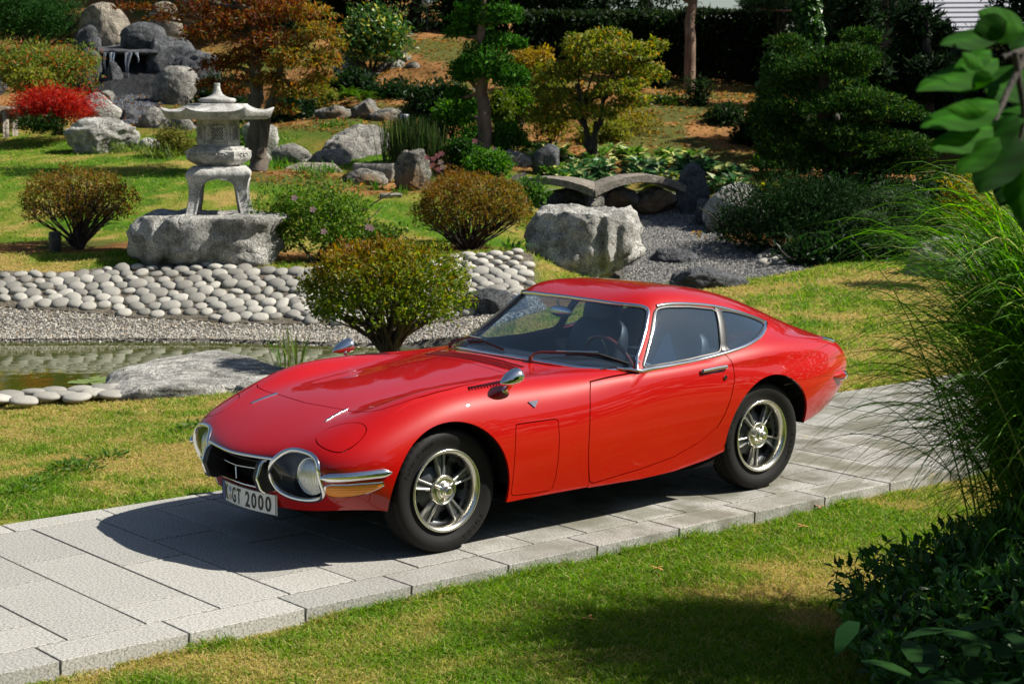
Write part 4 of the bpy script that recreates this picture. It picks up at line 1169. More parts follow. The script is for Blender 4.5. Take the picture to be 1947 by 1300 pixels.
def face_line(z0, y1, dz=0):
    ys = np.linspace(-y1, y1, 61); q = [front_pt(y, z0+dz*abs(y)) for y in ys]
    return smooth_poly([a for a, _ in q], 3), smooth_poly([b2 for _, b2 in q], 5)
P, N = face_line(.5055, .316, .022); mb = MB(); strip(mb, P, N, .015, .008); mb.build('grille_chrome', chrome, gr)
P, N = face_line(.335, .27, .03); mb = MB(); strip(mb, P, N, .012, .010); mb.build('grille_chrome', chrome, gr)
# bonnet clips
for sgn in (1, -1):
    P, N = on_L(resmooth([(.322,.327,.713),(.40,.338,.70),(.471,.351,.674)], 14)*[1, sgn, 1]); mb = MB(); strip(mb, smooth_poly(P, 3), smooth_poly(N, 3), .017, .006); mb.build('bonnet_clip', chrome, car)
# number plate
def text_mesh(s, size, ext=.0012, bold=0.0):
    cu = bpy.data.curves.new('lettering', 'FONT'); cu.body = s; cu.size = size; cu.extrude = ext; cu.align_x = 'LEFT'; cu.resolution_u = 3; cu.offset = bold
    ob = bpy.data.objects.new('lettering', cu); COL.objects.link(ob)
    dg = bpy.context.evaluated_depsgraph_get(); me = bpy.data.meshes.new_from_object(ob.evaluated_get(dg))
    bpy.data.objects.remove(ob); bpy.data.curves.remove(cu); return me
def plate_pt(t, z):                                      # t along the plate, 0.52 m wide, gently bowed
    return np.array([(.742-.032*(t/.26)**2), t, z])
mb = MB(); ys = np.linspace(-.26, .26, 25)
fr = np.array([[plate_pt(y, z) for z in (.210, .318)] for y in ys]); bk = fr-np.array([.006, 0, 0])
mb.grid(np.concatenate([fr, bk[:, ::-1]], 1), closed_v=True)
for k in (0, -1): mb.add(np.concatenate([fr[k], bk[k]]), Q=[(0, 1, 3, 2)])
plate = mb.build('number_plate', white, car, smooth=False)
mb = MB()
for a, b2 in (((-.258,.2115),(.258,.2115)), ((-.258,.3165),(.258,.3165)), ((.2575,.2115),(.2575,.3165)), ((-.2575,.2115),(-.2575,.3165))):
    mb.tube([plate_pt(*(np.array(a)*(1-t)+np.array(b2)*t))+np.array([.0012, 0, 0]) for t in np.linspace(0, 1, 17)], .0017, 5)
mb.build('plate_border', inkm, plate)
mb = MB(); mb.grid(np.array([[plate_pt(y, z)+np.array([.0008, 0, 0]) for z in (.213, .315)] for y in (-.2555, -.235, -.213)])); mb.build('plate_band', blue, plate)
def plate_text(s, y0, w, h, z0, mat=inkm):
    me = text_mesh(s, 1.0, 0.0, .022)
    v = np.array([k.co[:] for k in me.vertices]); lo_, hi_ = v.min(0), v.max(0)
    q = np.array([plate_pt(y0+(p[0]-lo_[0])/(hi_[0]-lo_[0])*w, z0+(p[1]-lo_[1])/(hi_[1]-lo_[1])*h)+np.array([.0022, 0, 0]) for p in v])
    # plate reads from the front: viewer's left is the car's right
    me.vertices.foreach_set('co', q.astype(np.float32).ravel()); me.update()
    link('plate_lettering', me, mat, plate)
xpos = -.207
for ch, w in (('K', .047), ('_seal', .033), ('G', .050), ('T', .048), (' ', .026), ('2', .050), ('0', .051), ('0', .051), ('0', .051)):
    if ch == '_seal':
        for zc, cm in ((.286, plain('seal_blue', (.25, .34, .55), .5)), (.244, plain('seal_tan', (.55, .40, .28), .5))):
            mb = MB(); mb.grid(np.array([[plate_pt(xpos+w/2-.004+r*math.cos(t), zc+r*math.sin(t))+np.array([.0018, 0, 0]) for t in np.linspace(0, 2*np.pi, 21)[:-1]] for r in (0.0005, .0155)]), closed_v=True); mb.build('plate_seal', cm, plate)
    elif ch != ' ':
        plate_text(ch, xpos, w-.009, .080, .2235)
    xpos += w+.0045
# --- mirrors
for sgn in (1, -1):
    (bp_,), (bn_,) = on_L([(-.40, sgn*.712, .79)])
    mb = MB()
    c = np.array([-.398, sgn*.757, .853]); axd = np.array([1.0, sgn*.06, -.25]); axd /= np.linalg.norm(axd)
    e1 = np.cross(axd, [0, 0, 1.]); e1 /= np.linalg.norm(e1); e2 = np.cross(e1, axd)
    prof = [(-.052, .0), (-.054, .036), (-.050, .0415), (-.035, .0425), (-.01, .041), (.02, .035), (.045, .025), (.065, .013), (.076, .004), (.078, 0)]
    mb.grid(np.array([[c+axd*h+(e1*math.cos(t)*1.12+e2*math.sin(t)*.98)*max(r, .0002) for t in np.linspace(0, 2*np.pi, 29)[:-1]] for h, r in prof]), closed_v=True)
    mi = mb.build('wing_mirror', chrome, car)
    mb = MB(); mb.tube([bp_-bn_*.004, bp_+bn_*.010, c-np.array([0, 0, .030])], [.024, .018, .015], 12); mb.build('mirror_foot', chrome, mi)
# --- wipers
def wiper(arm, blade):
    mb = MB(); a = np.array(arm); mb.tube(a[:1]+[[0, 0, -.02], [0, 0, .012]], [.013, .010], 8)
    mb.tube(resmooth(a, 12), np.linspace(.007, .0045, 12), 6)
    w = mb.build('wiper', plain('wiper_red_black', (.10, .012, .012), .3), car)
    mb = MB(); q = resmooth(np.array(blade), 14)
    for k in range(13):
        mid = (q[k]+q[k+1])/2; dv = q[k+1]-q[k]; ex = dv/np.linalg.norm(dv); ez = np.array([.55, .1, .83]); ey = np.cross(ez, ex); ey /= np.linalg.norm(ey); ez = np.cross(ex, ey)
        mb.box(mid, (np.linalg.norm(dv)+.002, .007, .018), M=np.stack([ex, ey, ez], 1))
    mb.build('wiper_blade', black, w, smooth=False)
    mb = MB(); mb.tube(resmooth(np.array(arm)[-2:], 4)+np.array([0, 0, .006]), .005, 6); mb.build('wiper_bright', chrome, w)
wiper([(-.893,.326,.865),(-.925,.334,.895),(-1.0,.415,.897),(-1.172,.57,.893)], [(-1.033,.46,.890),(-1.10,.53,.893),(-1.172,.588,.884),(-1.274,.705,.838)])
wiper([(-.93,-.44,.856),(-.945,-.41,.880),(-.951,-.283,.915),(-.915,-.128,.921)], [(-.925,-.26,.892),(-.905,-.10,.913),(-.872,.118,.892)])
# --- small trim
P = on_B([-1.768,-1.83,-1.90,-1.96], [.757,.760,.763,.764]); N = surf_normal_B(P); mb = MB(); 
for sgn in (1, -1):
    Q, NN = P*[1, sgn, 1], N*[1, sgn, 1]
    mb = MB(); strip(mb, resmooth(Q, 10)+resmooth(NN, 10)*.012, resmooth(NN, 10), .020, .012); mb.tube([Q[0]-NN[0]*.004, Q[0]+NN[0]*.014], .011, 8); mb.tube([Q[-1]-NN[-1]*.004, Q[-1]+NN[-1]*.014], .012, 8)
    mb.build('door_handle', chrome, doors[0 if sgn > 0 else 1])
    q = on_B([-1.946], [.708]); nn = surf_normal_B(q); mb = MB(); mb.tube([q[0]*[1, sgn, 1], (q[0]+nn[0]*.008)*[1, sgn, 1]], .012, 12); mb.build('door_lock', chrome, doors[0 if sgn > 0 else 1])
    bq, bn2 = on_L([(-.507, sgn*.758, .718), (-.579, sgn*.756, .722), (-.540, sgn*.772, .686)])
    mb = MB(); hi_ = bq+bn2*.006; mb.add(np.concatenate([bq-bn2*.002, hi_]), T=[(3, 4, 5), (5, 4, 3)], Q=[(0, 1, 4, 3), (1, 2, 5, 4), (2, 0, 3, 5)]); mb.build('fender_badge', chrome, car, smooth=False)
    # teardrop side marker at the tail
    a = np.array([-2.985, .694, .600]); b2 = np.array([-3.17, .640, .586]); ex = (b2-a)/np.linalg.norm(b2-a); out = np.array([-.25, .95, .1]); e1 = np.cross(ex, [0, 0, 1.]); e1 /= np.linalg.norm(e1); e2 = np.cross(e1, ex)
    ln = np.linalg.norm(b2-a)
    def drop(hs, rs):
        return np.array([[(a+ex*h*ln+(e1*math.cos(t)+e2*math.sin(t))*r)*[1, sgn, 1] for t in np.linspace(0, 2*np.pi, 17)[:-1]] for h, r in zip(hs, rs)])
    mb = MB(); mb.grid(drop([0, .15, .35, .55, .75], [.001, .013, .023, .028, .030]), closed_v=True); mk = mb.build('side_marker', paint, car)
    mb = MB(); mb.grid(drop([.75, .78, .93, .99, 1.0], [.030, .031, .030, .022, .001]), closed_v=True); mb.build('marker_tip', chrome, mk)
q = B(np.array([-3.02,-3.08,-3.16]), np.arctan2(.36, .5)+np.array([-.05, -.06, -.07])); nn = surf_normal_B(q); mb = MB(); strip(mb, resmooth(q, 8), resmooth(nn, 8), .035, .014); mb.build('tail_badge', chrome, car)
# cowl louvers and fender vents
mb = MB()
for row_, (xc, hgt) in enumerate(((-.695, .005), (-.735, .004), (-.775, .004))):
    for y in np.arange(-.385, .39, .0185):
        (p,), (nn,) = on_L([(xc-.05*(y/.4)**2*.5, y, .84)]); mb.box(p+nn*hgt*.3, (.030, .0105, hgt*2.2), bev=.0035)
mb.build('cowl_vent', paint, car)
for sgn in (1, -1):
    mb = MB()
    for x in np.arange(-.585, -.20, .021):
        yo = float(np.interp(x, CREST_X, CREST_Y)); w = float(np.interp(x, CREST_X, CREST_W))
        (p,), (nn,) = on_L([(x, sgn*(yo-w*.42), .82)]); mb.box(p-np.array([0, 0, .006]), (.010, w*.74, .008), bev=.003)
    mb.build('fender_vent', plain('vent_red', (.11, .008, .006), .4), car)
# --- wheels
SLOT = []
def wheel_mesh():
    parts = {}
    mb = MB(); n_ = 144
    prof = [(.205,.012),(.212,.020),(.225,.016),(.250,.004),(.275,-.002),(.295,.002),(.309,.012),(.3155,.024),(.318,.034)]
    an = np.arange(n_)*2*np.pi/n_
    rows = []
    for i, (r, h) in enumerate(prof):
        rr = np.full(n_, r)
        if i >= 6: rr = rr-np.where(np.arange(n_) % 3 == 0, (.0012, .004, .005)[i-6], 0)
        rows.append((rr, np.full(n_, h)))
    for h, dr in ((.046,0),(.0465,.006),(.052,.006),(.0525,0),(.068,0),(.0685,.006),(.074,.006),(.0745,0),(.092,0),(.0925,.006),(.098,.006),(.0985,0),(.116,0)):
        rr = np.full(n_, .3195-dr)
        if dr == 0: rr = rr-np.where((np.arange(n_)+int(h*500)) % 3 == 0, .004, 0)
        rows.append((rr, np.full(n_, h)))
    for r, h in prof[::-1]: rows.append((np.full(n_, r), np.full(n_, .162-h)))
    P = np.array([np.stack([r*np.cos(an), -h, r*np.sin(an)], 1) for r, h in rows]); mb.grid(P, closed_v=True)
    parts['tyre'] = (mb.mesh('tyre'), rubber)
    mb = MB(); mb.lathe([(.2105,-.010),(.2120,-.004),(.2090,.000),(.200,-.003),(.190,-.012),(.184,-.024),(.181,-.040),(.181,-.060)], 72, 'y'); parts['rim'] = (mb.mesh('rim'), satin)
    mb = MB(); mb.lathe([(.186,-.040),(.184,-.075),(.160,-.100),(.140,-.095),(.095,-.070),(.060,-.058),(.0,-.056)], 60, 'y'); parts['wheel_disc'] = (mb.mesh('wheel_disc'), magn)
    mb = MB()
    for k in range(5):                                   # paired spokes
        a0 = 2*np.pi*k/5+.30
        for da in (-.15, .15):
            t = a0+da; d = np.array([math.cos(t), 0, math.sin(t)]); s = np.array([-math.sin(t), 0, math.cos(t)])
            c0 = math.cos(da)
            p = [d*r+np.array([0, h, 0]) for r, h in ((.072,-.046),(.11,-.050),(.150,-.058),(.183,-.062))]
            mb.tube(p, [.0085, .0075, .0075, .009], 6)
    mw = MB()
    for k in range(5):
        t0 = 2*np.pi*k/5+.30
        def pt(r, da, h): return (r*math.cos(t0+da), h, r*math.sin(t0+da))
        Pq = np.array([[pt(r, s*w_/r, h) for s in (-1, -.85, 0, .85, 1)] for r, w_, h in ((.070, .018, -.052), (.10, .021, -.054), (.145, .026, -.060), (.184, .031, -.066))])
        Pq[:, 0, 1] -= .02; Pq[:, 4, 1] -= .02; mw.grid(Pq)
    parts['spokes'] = (mw.mesh('spokes'), plain('spoke_alloy', (.20, .205, .21), .42, .7))
    parts['spoke_ridges'] = (mb.mesh('spoke_ridges'), plain('alloy_ridge', (.36, .36, .345), .36, .85))
    a0 = .30+.314
    Pz = np.array([[(r*math.cos(t), h, r*math.sin(t)) for r, h in ((.126,-.0850),(.148,-.0905),(.172,-.0850))] for t in np.linspace(-.16, .16, 6)])
    mb = MB(); mb.grid(Pz); SLOT.append(mb.mesh('wheel_slot')); SLOT[0].materials.append(void)
    mb = MB(); mb.lathe([(.076,-.060),(.076,-.030),(.073,-.026),(.069,-.029),(.060,-.034),(.045,-.034),(.040,-.030),(.040,-.012),(.036,-.006),(.027,-.006),(.025,-.001),(.025,.012),(.021,.017),(.012,.018),(.0,.0185)], 40, 'y')
    for k in range(3):
        t = 2*np.pi*k/3+.5; mb.tube([(.03*math.cos(t), -.018, .03*math.sin(t)), (.056*math.cos(t), -.026, .056*math.sin(t))], [.012, .008], 6)
    parts['hub_cap'] = (mb.mesh('hub_cap'), satin)
    mb = MB(); mb.lathe([(.185,-.06),(.185,-.14),(0,-.14)], 32, 'y'); parts['brake_drum'] = (mb.mesh('brake_drum'), void)
    return parts
WM = wheel_mesh()
def arc_text(s, r, a_mid, size, step, ty):
    V, F, n0 = [], [], 0
    out = MB()
    for i, ch in enumerate(s):
        if ch == ' ': continue
        me = text_mesh(ch, size, .0008); t = a_mid+(i-(len(s)-1)/2)*step
        v = np.array([k.co[:] for k in me.vertices]); v[:, 0] -= v[:, 0].mean()
        d = np.array([math.cos(t), 0, math.sin(t)]); sx = np.array([-math.sin(t), 0, math.cos(t)])
        q = v[:, :1]*sx+v[:, 1:2]*d+d*r+np.array([0, .0025, 0])+np.array([0, 1, 0])*v[:, 2:3]
        q[:, 0] = q[:, 0]
        me.calc_loop_triangles(); T = np.array([lt.vertices[:] for lt in me.loop_triangles]); out.add(q, T=T); bpy.data.meshes.remove(me)
    return out.mesh('tyre_lettering', smooth=False)
TXT = [arc_text('Fulda Y-2000', .262, 0.80, .030, .075, 0), arc_text('FULDA', .258, -2.25, .036, .13, 0)]
lettm = plain('tyre_lettering_black', (.006, .006, .006), .5)
for wx in (0.0, -2.33):
    for sgn in (1, -1):
        w = empty('wheel', (0, 0, 0)); w.parent = car
        w.location = (wx, sgn*.735, .3175); w.rotation_euler = (0, 0 if wx == 0 else .55, 0)
        if sgn < 0: w.rotation_euler = (0, 0, math.pi)
        if wx == 0 and sgn > 0: w.rotation_euler = (0, 0, 0)
        for nm, (me, mt) in WM.items(): link(nm, me, mt, w)
        for k in range(10):
            so = link('wheel_slot', SLOT[0], None, w); so.rotation_euler = (0, .30+.314+k*math.pi/5, 0)
        if sgn > 0:
            for me in TXT: link('tyre_lettering', me, lettm, w)
# wheel wells and floor
for wx, r, cz in ((.008, .366, .312), (-2.352, .382, .305)):
    for sgn in (1, -1):
        mb = MB(); t = np.linspace(-.10, math.pi+.0, 40) if wx > -1 else np.linspace(.0, math.pi-.10, 40)
        def yo_(a):
            x = wx+r*math.cos(a)
            z = cz+r*math.sin(a)
            return float(on_B([x], [max(z, .36)])[0, 1]) if wx < -1 else float(on_L([(x, .765, z)], (1, .3, 1))[0][0, 1])
        Pw = np.array([[(wx+r*math.cos(a), sgn*y, cz+r*math.sin(a)) for y in (yo_(a)-.006, .60, .44)] for a in t]); mb.grid(Pw)
        Pw2 = np.array([[(wx+rr*math.cos(a), sgn*.44, cz+rr*math.sin(a)) for rr in (r, .02)] for a in np.linspace(-.3, math.pi+.3, 40)]); mb.grid(Pw2)
        mb.build('wheel_well', void, car)
mb = MB(); mb.box((-1.0, 0, .215), (3.1, .95, .03)); mb.box((-1.165, 0, .215), (1.5, 1.48, .03)); mb.box((.55, 0, .33), (.1, 1.0, .2)); mb.box((-2.95, 0, .41), (.5, 1.0, .03)); mb.build('underbody', void, car, smooth=False)
mb = MB(); mb.box((-.885, 0, .50), (.03, 1.40, .56)); mb.build('firewall', void, car, smooth=False)
# --- cabin
mb = MB()
sec = [(-.87,.80),(-.92,.825),(-1.05,.84),(-1.20,.835),(-1.29,.815),(-1.315,.77),(-1.30,.62),(-1.2,.5)]
mb.grid(np.array([[(x-.03*(abs(y)/.6)**2-.10*(abs(y)/.65)**2, y, z-.012*(abs(y)/.6)**2+(.02*math.exp(-((y-.35)/.17)**2) if -1.31 < x < -1.1 else 0)) for x, z in sec] for y in np.linspace(-.66, .66, 33)])); mb.build('dashboard', vinyl, car)
for sgn in (1, -1):
    mb = MB(); cy = sgn*.34
    def shell(c, sx, sy, sz, M=None, pw=.55):
        V, T = ico(3); q = np.sign(V)*np.abs(V)**pw*np.array([sx, sy, sz]); 
        if M is not None: q = q @ np.asarray(M).T
        mb.add(q+np.asarray(c), T=T)
    th_ = R(18); Ms = np.array([[math.cos(th_), 0, -math.sin(th_)], [0, 1, 0], [math.sin(th_), 0, math.cos(th_)]])
    shell((-1.66, cy, .42), .27, .24, .09)
    shell((-1.96, cy, .66), .075, .24, .30, Ms)
    shell((-2.045, cy, .985), .05, .15, .085, Ms)
    mb.build('seat', vinyl, car)
mb = MB(); V_ = []
c = np.array([-1.47, .35, .775]); th_ = R(24)
Mw = np.array([[math.cos(th_), 0, math.sin(th_)], [0, 1, 0], [-math.sin(th_), 0, math.cos(th_)]])
tt = np.linspace(0, 2*np.pi, 49)[:-1]
ringp = np.array([[np.array([.0125*math.cos(p2), (.185+.0125*math.sin(p2))*math.cos(t), (.185+.0125*math.sin(p2))*math.sin(t)]) @ Mw.T+c for p2 in np.linspace(0, 2*np.pi, 9)[:-1]] for t in tt])
mb.grid(ringp, closed_u=True, closed_v=True); sw = mb.build('steering_wheel', plain('wood_rim', (.16, .035, .02), .25, coat=.6), car)
mb = MB()
for a in (math.pi/2, math.pi*7/6, -math.pi/6): mb.tube([c, np.array([0, .18*math.cos(a), .18*math.sin(a)]) @ Mw.T+c], .009, 6)
mb.tube([c-Mw @ np.array([.0, 0, 0]), c+Mw @ np.array([.3, 0, 0])], .02, 8); mb.build('steering_spokes', satin, sw)
mb = MB(); q0 = np.array([-1.40, 0, 1.055]); V, T = ico(3); mb.add(V*np.array([.022, .095, .034])+q0, T=T); mb.tube([q0, q0+[.03, 0, .07]], .006, 6); mb.build('rear_view_mirror', chrome, car)
mb = MB(); mb.box((-2.62, 0, .70), (1.0, 1.1, .02)); mb.box((-2.2, 0, .6), (.03, 1.3, .3)); mb.build('parcel_shelf', lining, car, smooth=False)
# ------------------------------------------------------------------ rocks
def rock_mesh(seed, size, facets=9, rough=.10, sub=4, cut=(.62, .92), pw=1.0, flat_top=None, grooves=()):
    rg = np.random.default_rng(seed)
    V, T = ico(sub); P = V.copy()
    P = np.sign(P)*np.abs(P)**pw; P /= np.abs(P).max()
    for _ in range(facets):
        nv = rg.normal(0, 1, 3); nv[2] = nv[2]*.8; nv /= np.linalg.norm(nv); o_ = rg.uniform(*cut)
        h = P @ nv-o_
        P = P-np.clip(h, 0, None)[:, None]*nv*.9
    if flat_top is not None:
        P[:, 2] = np.where(P[:, 2] > flat_top, flat_top+(P[:, 2]-flat_top)*.12, P[:, 2])
    for (gx, gw, gd) in grooves:                         # vertical clefts at lateral position gx
        w = np.exp(-((P[:, 0]-gx)/gw)**2)*gd*np.clip(1-P[:, 2]*.3, 0, 1.3)
        P[:, 1] *= 1-w; P[:, 2] *= 1-w*.35
    nrm = V
    P = P*(1+rough*1.9*fbm(P*1.3+seed*3.1, 3)[:, None])
    P = P+nrm*(rough*.85*fbm(P*4.2+seed, 5, 2.1, .6))[:, None]
    P = P-nrm*(rough*.75*(.35-np.abs(vnoise(P*2.6+seed*2)+.4*vnoise(P*6+seed)))[:, None]).clip(0)
    P = P-nrm*(rough*.5*np.abs(fbm(P*10+seed*2, 4)))[:, None]
    lo_, hi_ = P.min(0), P.max(0); P = (P-(lo_+hi_)/2)/(hi_-lo_)*np.array(size)
    return np_mesh('boulder', P, T)
ROCKN = [0]
def rock(u0, v0, u1, v1, d, label, mat=None, seed=None, depth=.8, facets=9, rough=.10, sub=4, rz=0, sink=.16, name='boulder', group=None, **kw):
    """boulder that fills the photo box (u0, v0)-(u1, v1) at plan distance d"""
    ROCKN[0] += 1; seed = seed or ROCKN[0]*7
    w = (u1-u0)/PXM(d); h = (v1-v0)/PXM(d)
    if u1-u0 > 85: sub = 5
    me = rock_mesh(seed, (w*1.02, w*depth, h*(1+sink)*1.0), facets, rough, sub, **kw)
    P = W((u0+u1)/2, v1, d+w*depth*.25)
    o = link(name, me, mat or M_ROCK, None, (P[0], P[1], P[2]+h*(1+sink)/2-h*sink))
    o.rotation_euler = (0, 0, YAW-math.pi/2+R(rz))
    return tag(o, label, 'rock', group)
lr = rock(243, 401, 556, 514, 20.75, 'broad grey boulder with a dark cleft carrying the stone lantern', M_ROCKL, 21, .80, 6, .09, 5, 0, .20, pw=.72, flat_top=.50, cut=(.90, 1.1), grooves=((-.50, .07, .16), (.12, .18, .10)))
lr.location.z += .02
rock(1000, 386, 1218, 532, 21.2, 'large pale weathered boulder behind the car roof', M_ROCKL, 37, .9, 12, .12, 5, -20, .12, pw=.82, flat_top=.60, cut=(.72, .98), grooves=((.50, .09, .26), (.78, .06, .2)))
rock(123, 223, 266, 295, 31, 'large pale boulder below the red leaved maple', M_ROCKL, 12, .6, 9, .12, 5, 0)
rock(158, 176, 232, 232, 33, 'rounded cream rock beside the red leaved maple', M_ROCKL, 13, .7, 6, .08)
rock(262, 262, 305, 292, 31, 'small pale rock right of the big lawn boulder', M_ROCKL, 14)
rock(154, 6, 246, 92, 38.2, 'big tan boulder at the top left of the waterfall', M_ROCKW, 15, .7, 7, .07, 4, 12)
rock(228, 43, 319, 98, 37.6, 'dark rounded boulder capping the waterfall lip', M_ROCKD, 16, .7, 4, .05)
rock(283, 5, 350, 70, 39.2, 'tan upright boulder under the dark maple branches', M_ROCKW, 17, .7, 7, .08)
rock(345, -30, 425, 52, 39.5, 'streaked boulder at the top right of the rock pile', M_ROCKB, 18, .7, 8, .09)
rock(272, 66, 384, 172, 37.4, 'tall dark slab on the right side of the waterfall', M_ROCKD, 19, .5, 8, .08)
rock(292, 126, 380, 214, 35.6, 'speckled grey boulder at the foot of the tall dark slab', M_ROCK, 20, .6, 6, .08)
rock(140, 48, 196, 110, 38, 'small bluish rock left of the waterfall lip', M_ROCKD, 22, .7, 7, .09)
rock(146, 92, 198, 182, 37, 'dark wet boulder left of the falling water', M_ROCKD, 23, .7, 6, .09)
rock(258, 203, 345, 275, 33.4, 'grey boulder half in shade behind the stone lantern', M_ROCK, 25, .7, 7, .09)
rock(318, 222, 376, 268, 33, 'mottled boulder directly left of the lantern roof', M_ROCK, 26, .7, 8, .1)
rock(184, 172, 218, 192, 34.5, 'small flat rock above the cream rock', M_ROCK, 27)
rock(232, 205, 262, 232, 34, 'small dark rock in the shaded stream bed', M_ROCKD, 28)
rock(462, 228, 531, 292, 30, 'pale boulder behind the maple trunk', M_ROCKL, 29, .7, 8, .1)
rock(480, 282, 517, 318, 28.6, 'round grey rock at the foot of the maple trunk', M_ROCK, 30, .8, 5, .06)
rock(517, 272, 597, 314, 29.4, 'smooth grey boulder right of the maple trunk', M_ROCK, 31, .7, 6, .07)
rock(592, 236, 752, 330, 29.4, 'biggest angular grey boulder in the middle rock group', M_ROCK, 33, .7, 12, .11, 5, 8, cut=(.5, .85))
rock(588, 282, 668, 326, 28.8, 'low angular rock leaning on the biggest grey boulder', M_ROCK, 34, .7, 9, .1)
rock(530, 309, 652, 338, 28, 'long flat tan slab in front of the grey boulders', M_ROCKW, 36, .5, 6, .07, pw=.6)
rock(652, 320, 738, 364, 27.2, 'low weathered tan rock beside the stone basin', M_ROCKB, 37, .7, 9, .09)
rock(749, 283, 822, 364, 26.8, 'upright dark standing stone by the pink anemones', M_ROCKB, 38, .55, 10, .12, 5, 0, pw=.9, cut=(.45, .9))
rock(597, 200, 672, 246, 32.4, 'dark craggy rock below the ferns', M_ROCKB, 39, .7, 12, .14)
rock(668, 188, 728, 236, 32.2, 'craggy pale topped rock right of the ferns', M_ROCKB, 40, .7, 12, .14)
rock(700, 205, 765, 240, 32, 'long jagged rock sloping to the garden spotlight', M_ROCKB, 41, .6, 12, .14)
rock(634, 102, 688, 150, 36.5, 'pale triangular rock beside the yellow tipped shrub', M_ROCKL, 42, .6, 11, .1, cut=(.4, .8))
rock(658, 138, 740, 164, 36, 'low white rock under the yellow tipped shrub', M_ROCKL, 43, .6, 9, .1)
rock(712, 112, 770, 150, 36.4, 'grey rock on the left of the small cascade', M_ROCK, 44, .7, 9, .1)
rock(742, 98, 782, 126, 36.8, 'brownish rock on top of the small cascade', M_ROCKB, 45, .7, 9, .1)
rock(764, 118, 806, 162, 36.2, 'dark rock on the right of the small cascade', M_ROCKB, 46, .7, 9, .1)
rock(716, 150, 782, 170, 35.5, 'flat tan lip stone of the small cascade', M_ROCKW, 47, .6, 5, .06, pw=.5)
rock(928, 284, 1014, 336, 27.9, 'pale grey rock under the clipped green shrub', M_ROCK, 48, .7, 10, .11)
rock(1012, 274, 1064, 338, 27.4, 'dark upright stone in front of the hostas', M_ROCKD, 49, .6, 9, .09, pw=.9)
rock(1284, 310, 1348, 405, 25.6, 'dark pointed stone at the right end of the bridge', M_ROCKD, 51, .6, 9, .1)
rock(1318, 376, 1392, 446, 25.0, 'dark rough rock below the pointed bridge stone', M_ROCKD, 52, .7, 10, .12)
rock(1336, 346, 1462, 448, 24.6, 'pale rimmed round boulder under the dark juniper', M_ROCKL, 53, .7, 6, .07)
rock(1140, 352, 1215, 396, 25.6, 'tan rock filling the gap under the bridge', M_ROCKB, 54, .7, 9, .1)
rock(1195, 356, 1296, 404, 25.7, 'dark boulder behind the right arch of the bridge', M_ROCKB, 55, .7, 9, .1)
rock(1020, 356, 1136, 396, 25.8, 'dark boulder behind the left arch of the bridge', M_ROCKD, 56, .7, 9, .1)
rock(1228, 470, 1340, 514, 22.4, 'flat dark stone lying in the gravel stream', M_ROCKD, 57, .7, 8, .08)
rock(1270, 505, 1425, 565, 19.8, 'long dark rock just above the rear of the car', M_ROCKD, 58, .6, 9, .1, 5)
rock(1330, 470, 1400, 492, 23.2, 'thin pale stone in the gravel stream', M_ROCK, 59, .6, 6, .06)
rock(868, 545, 1010, 622, 18.7, 'dark lichened rock behind the windscreen', M_ROCKD, 60, .6, 8, .10, 5)
rock(1716, 446, 1900, 548, 19.6, 'grey lichened rock behind the fountain grass', M_ROCK, 61, .7, 10, .13, 5)
rock(1215, 315, 1265, 340, 27.6, 'small dark rock between the bridge and the hostas', M_ROCKD, 62)
rock(1244, 326, 1290, 350, 27, 'small pale rock at the right bridge landing', M_ROCK, 63)
rock(-60, 130, 16, 185, 36.5, 'dark bluish rock at the left edge below the hedge', M_ROCKD, 64)
rock(196, 118, 236, 176, 36.9, 'dark rock wall behind the falling water', M_ROCKD, 65, .5, 7, .1)
rock(322, 96, 420, 190, 36.6, 'dark mossy boulder under the maple branches', M_ROCKD, 66, .6, 7, .1)
rock(1150, 402, 1212, 428, 24.6, 'low dark stone at the edge of the gravel behind the pale boulder', M_ROCKD, 67)
# flat stone in the pond and its neighbours
def flat_stone(u0, v0, u1, v1, z, h, label, seed, mat):
    a, b2 = Wz(u0, (v0+v1)/2, z), Wz(u1, (v0+v1)/2, z); c, d2 = Wz((u0+u1)/2, v1, z), Wz((u0+u1)/2, v0, z)
    w = np.linalg.norm(a-b2); l = np.linalg.norm(c-d2)
    me = rock_mesh(seed, (w, l, h*2), 4, .05, 5, pw=.75, flat_top=.30)
    o = link('flat_boulder', me, mat, None, tuple((c+d2)/2-np.array([0, 0, h*.86])))
    o.rotation_euler = (0, 0, YAW-math.pi/2); tag(o, label, 'rock'); return o
flat_stone(200, 664, 552, 736, -.07, .22, 'long flat grey slab rock between the pond and the lawn', 71, M_ROCKL)
flat_stone(412, 712, 560, 738, -.07, .10, 'small flat stepping stone sunk in the lawn by the car bonnet', 72, M_ROCKL)
# pond edge stones
es = [(-6,752),(18,745),(45,756),(62,741),(88,748),(100,738),(124,744),(146,750),(152,736),(180,742),(196,733),(214,744),(222,732),(246,736),(262,730)]
for k, (u, v) in enumerate(es):
    P = Wz(u, v, -.13); me = COB[k % 10]
    o = link('edging_stone', me, None); o.location = (P[0], P[1], -.155)
    o.rotation_euler = (random.uniform(-.1, .1), random.uniform(-.1, .1), YAW-math.pi/2+random.uniform(-.4, .4)); o.scale = (1.2, 1.3, .85)
    tag(o, 'pale round stone in the row edging the near side of the pond', 'stone', 'stones edging the pond')

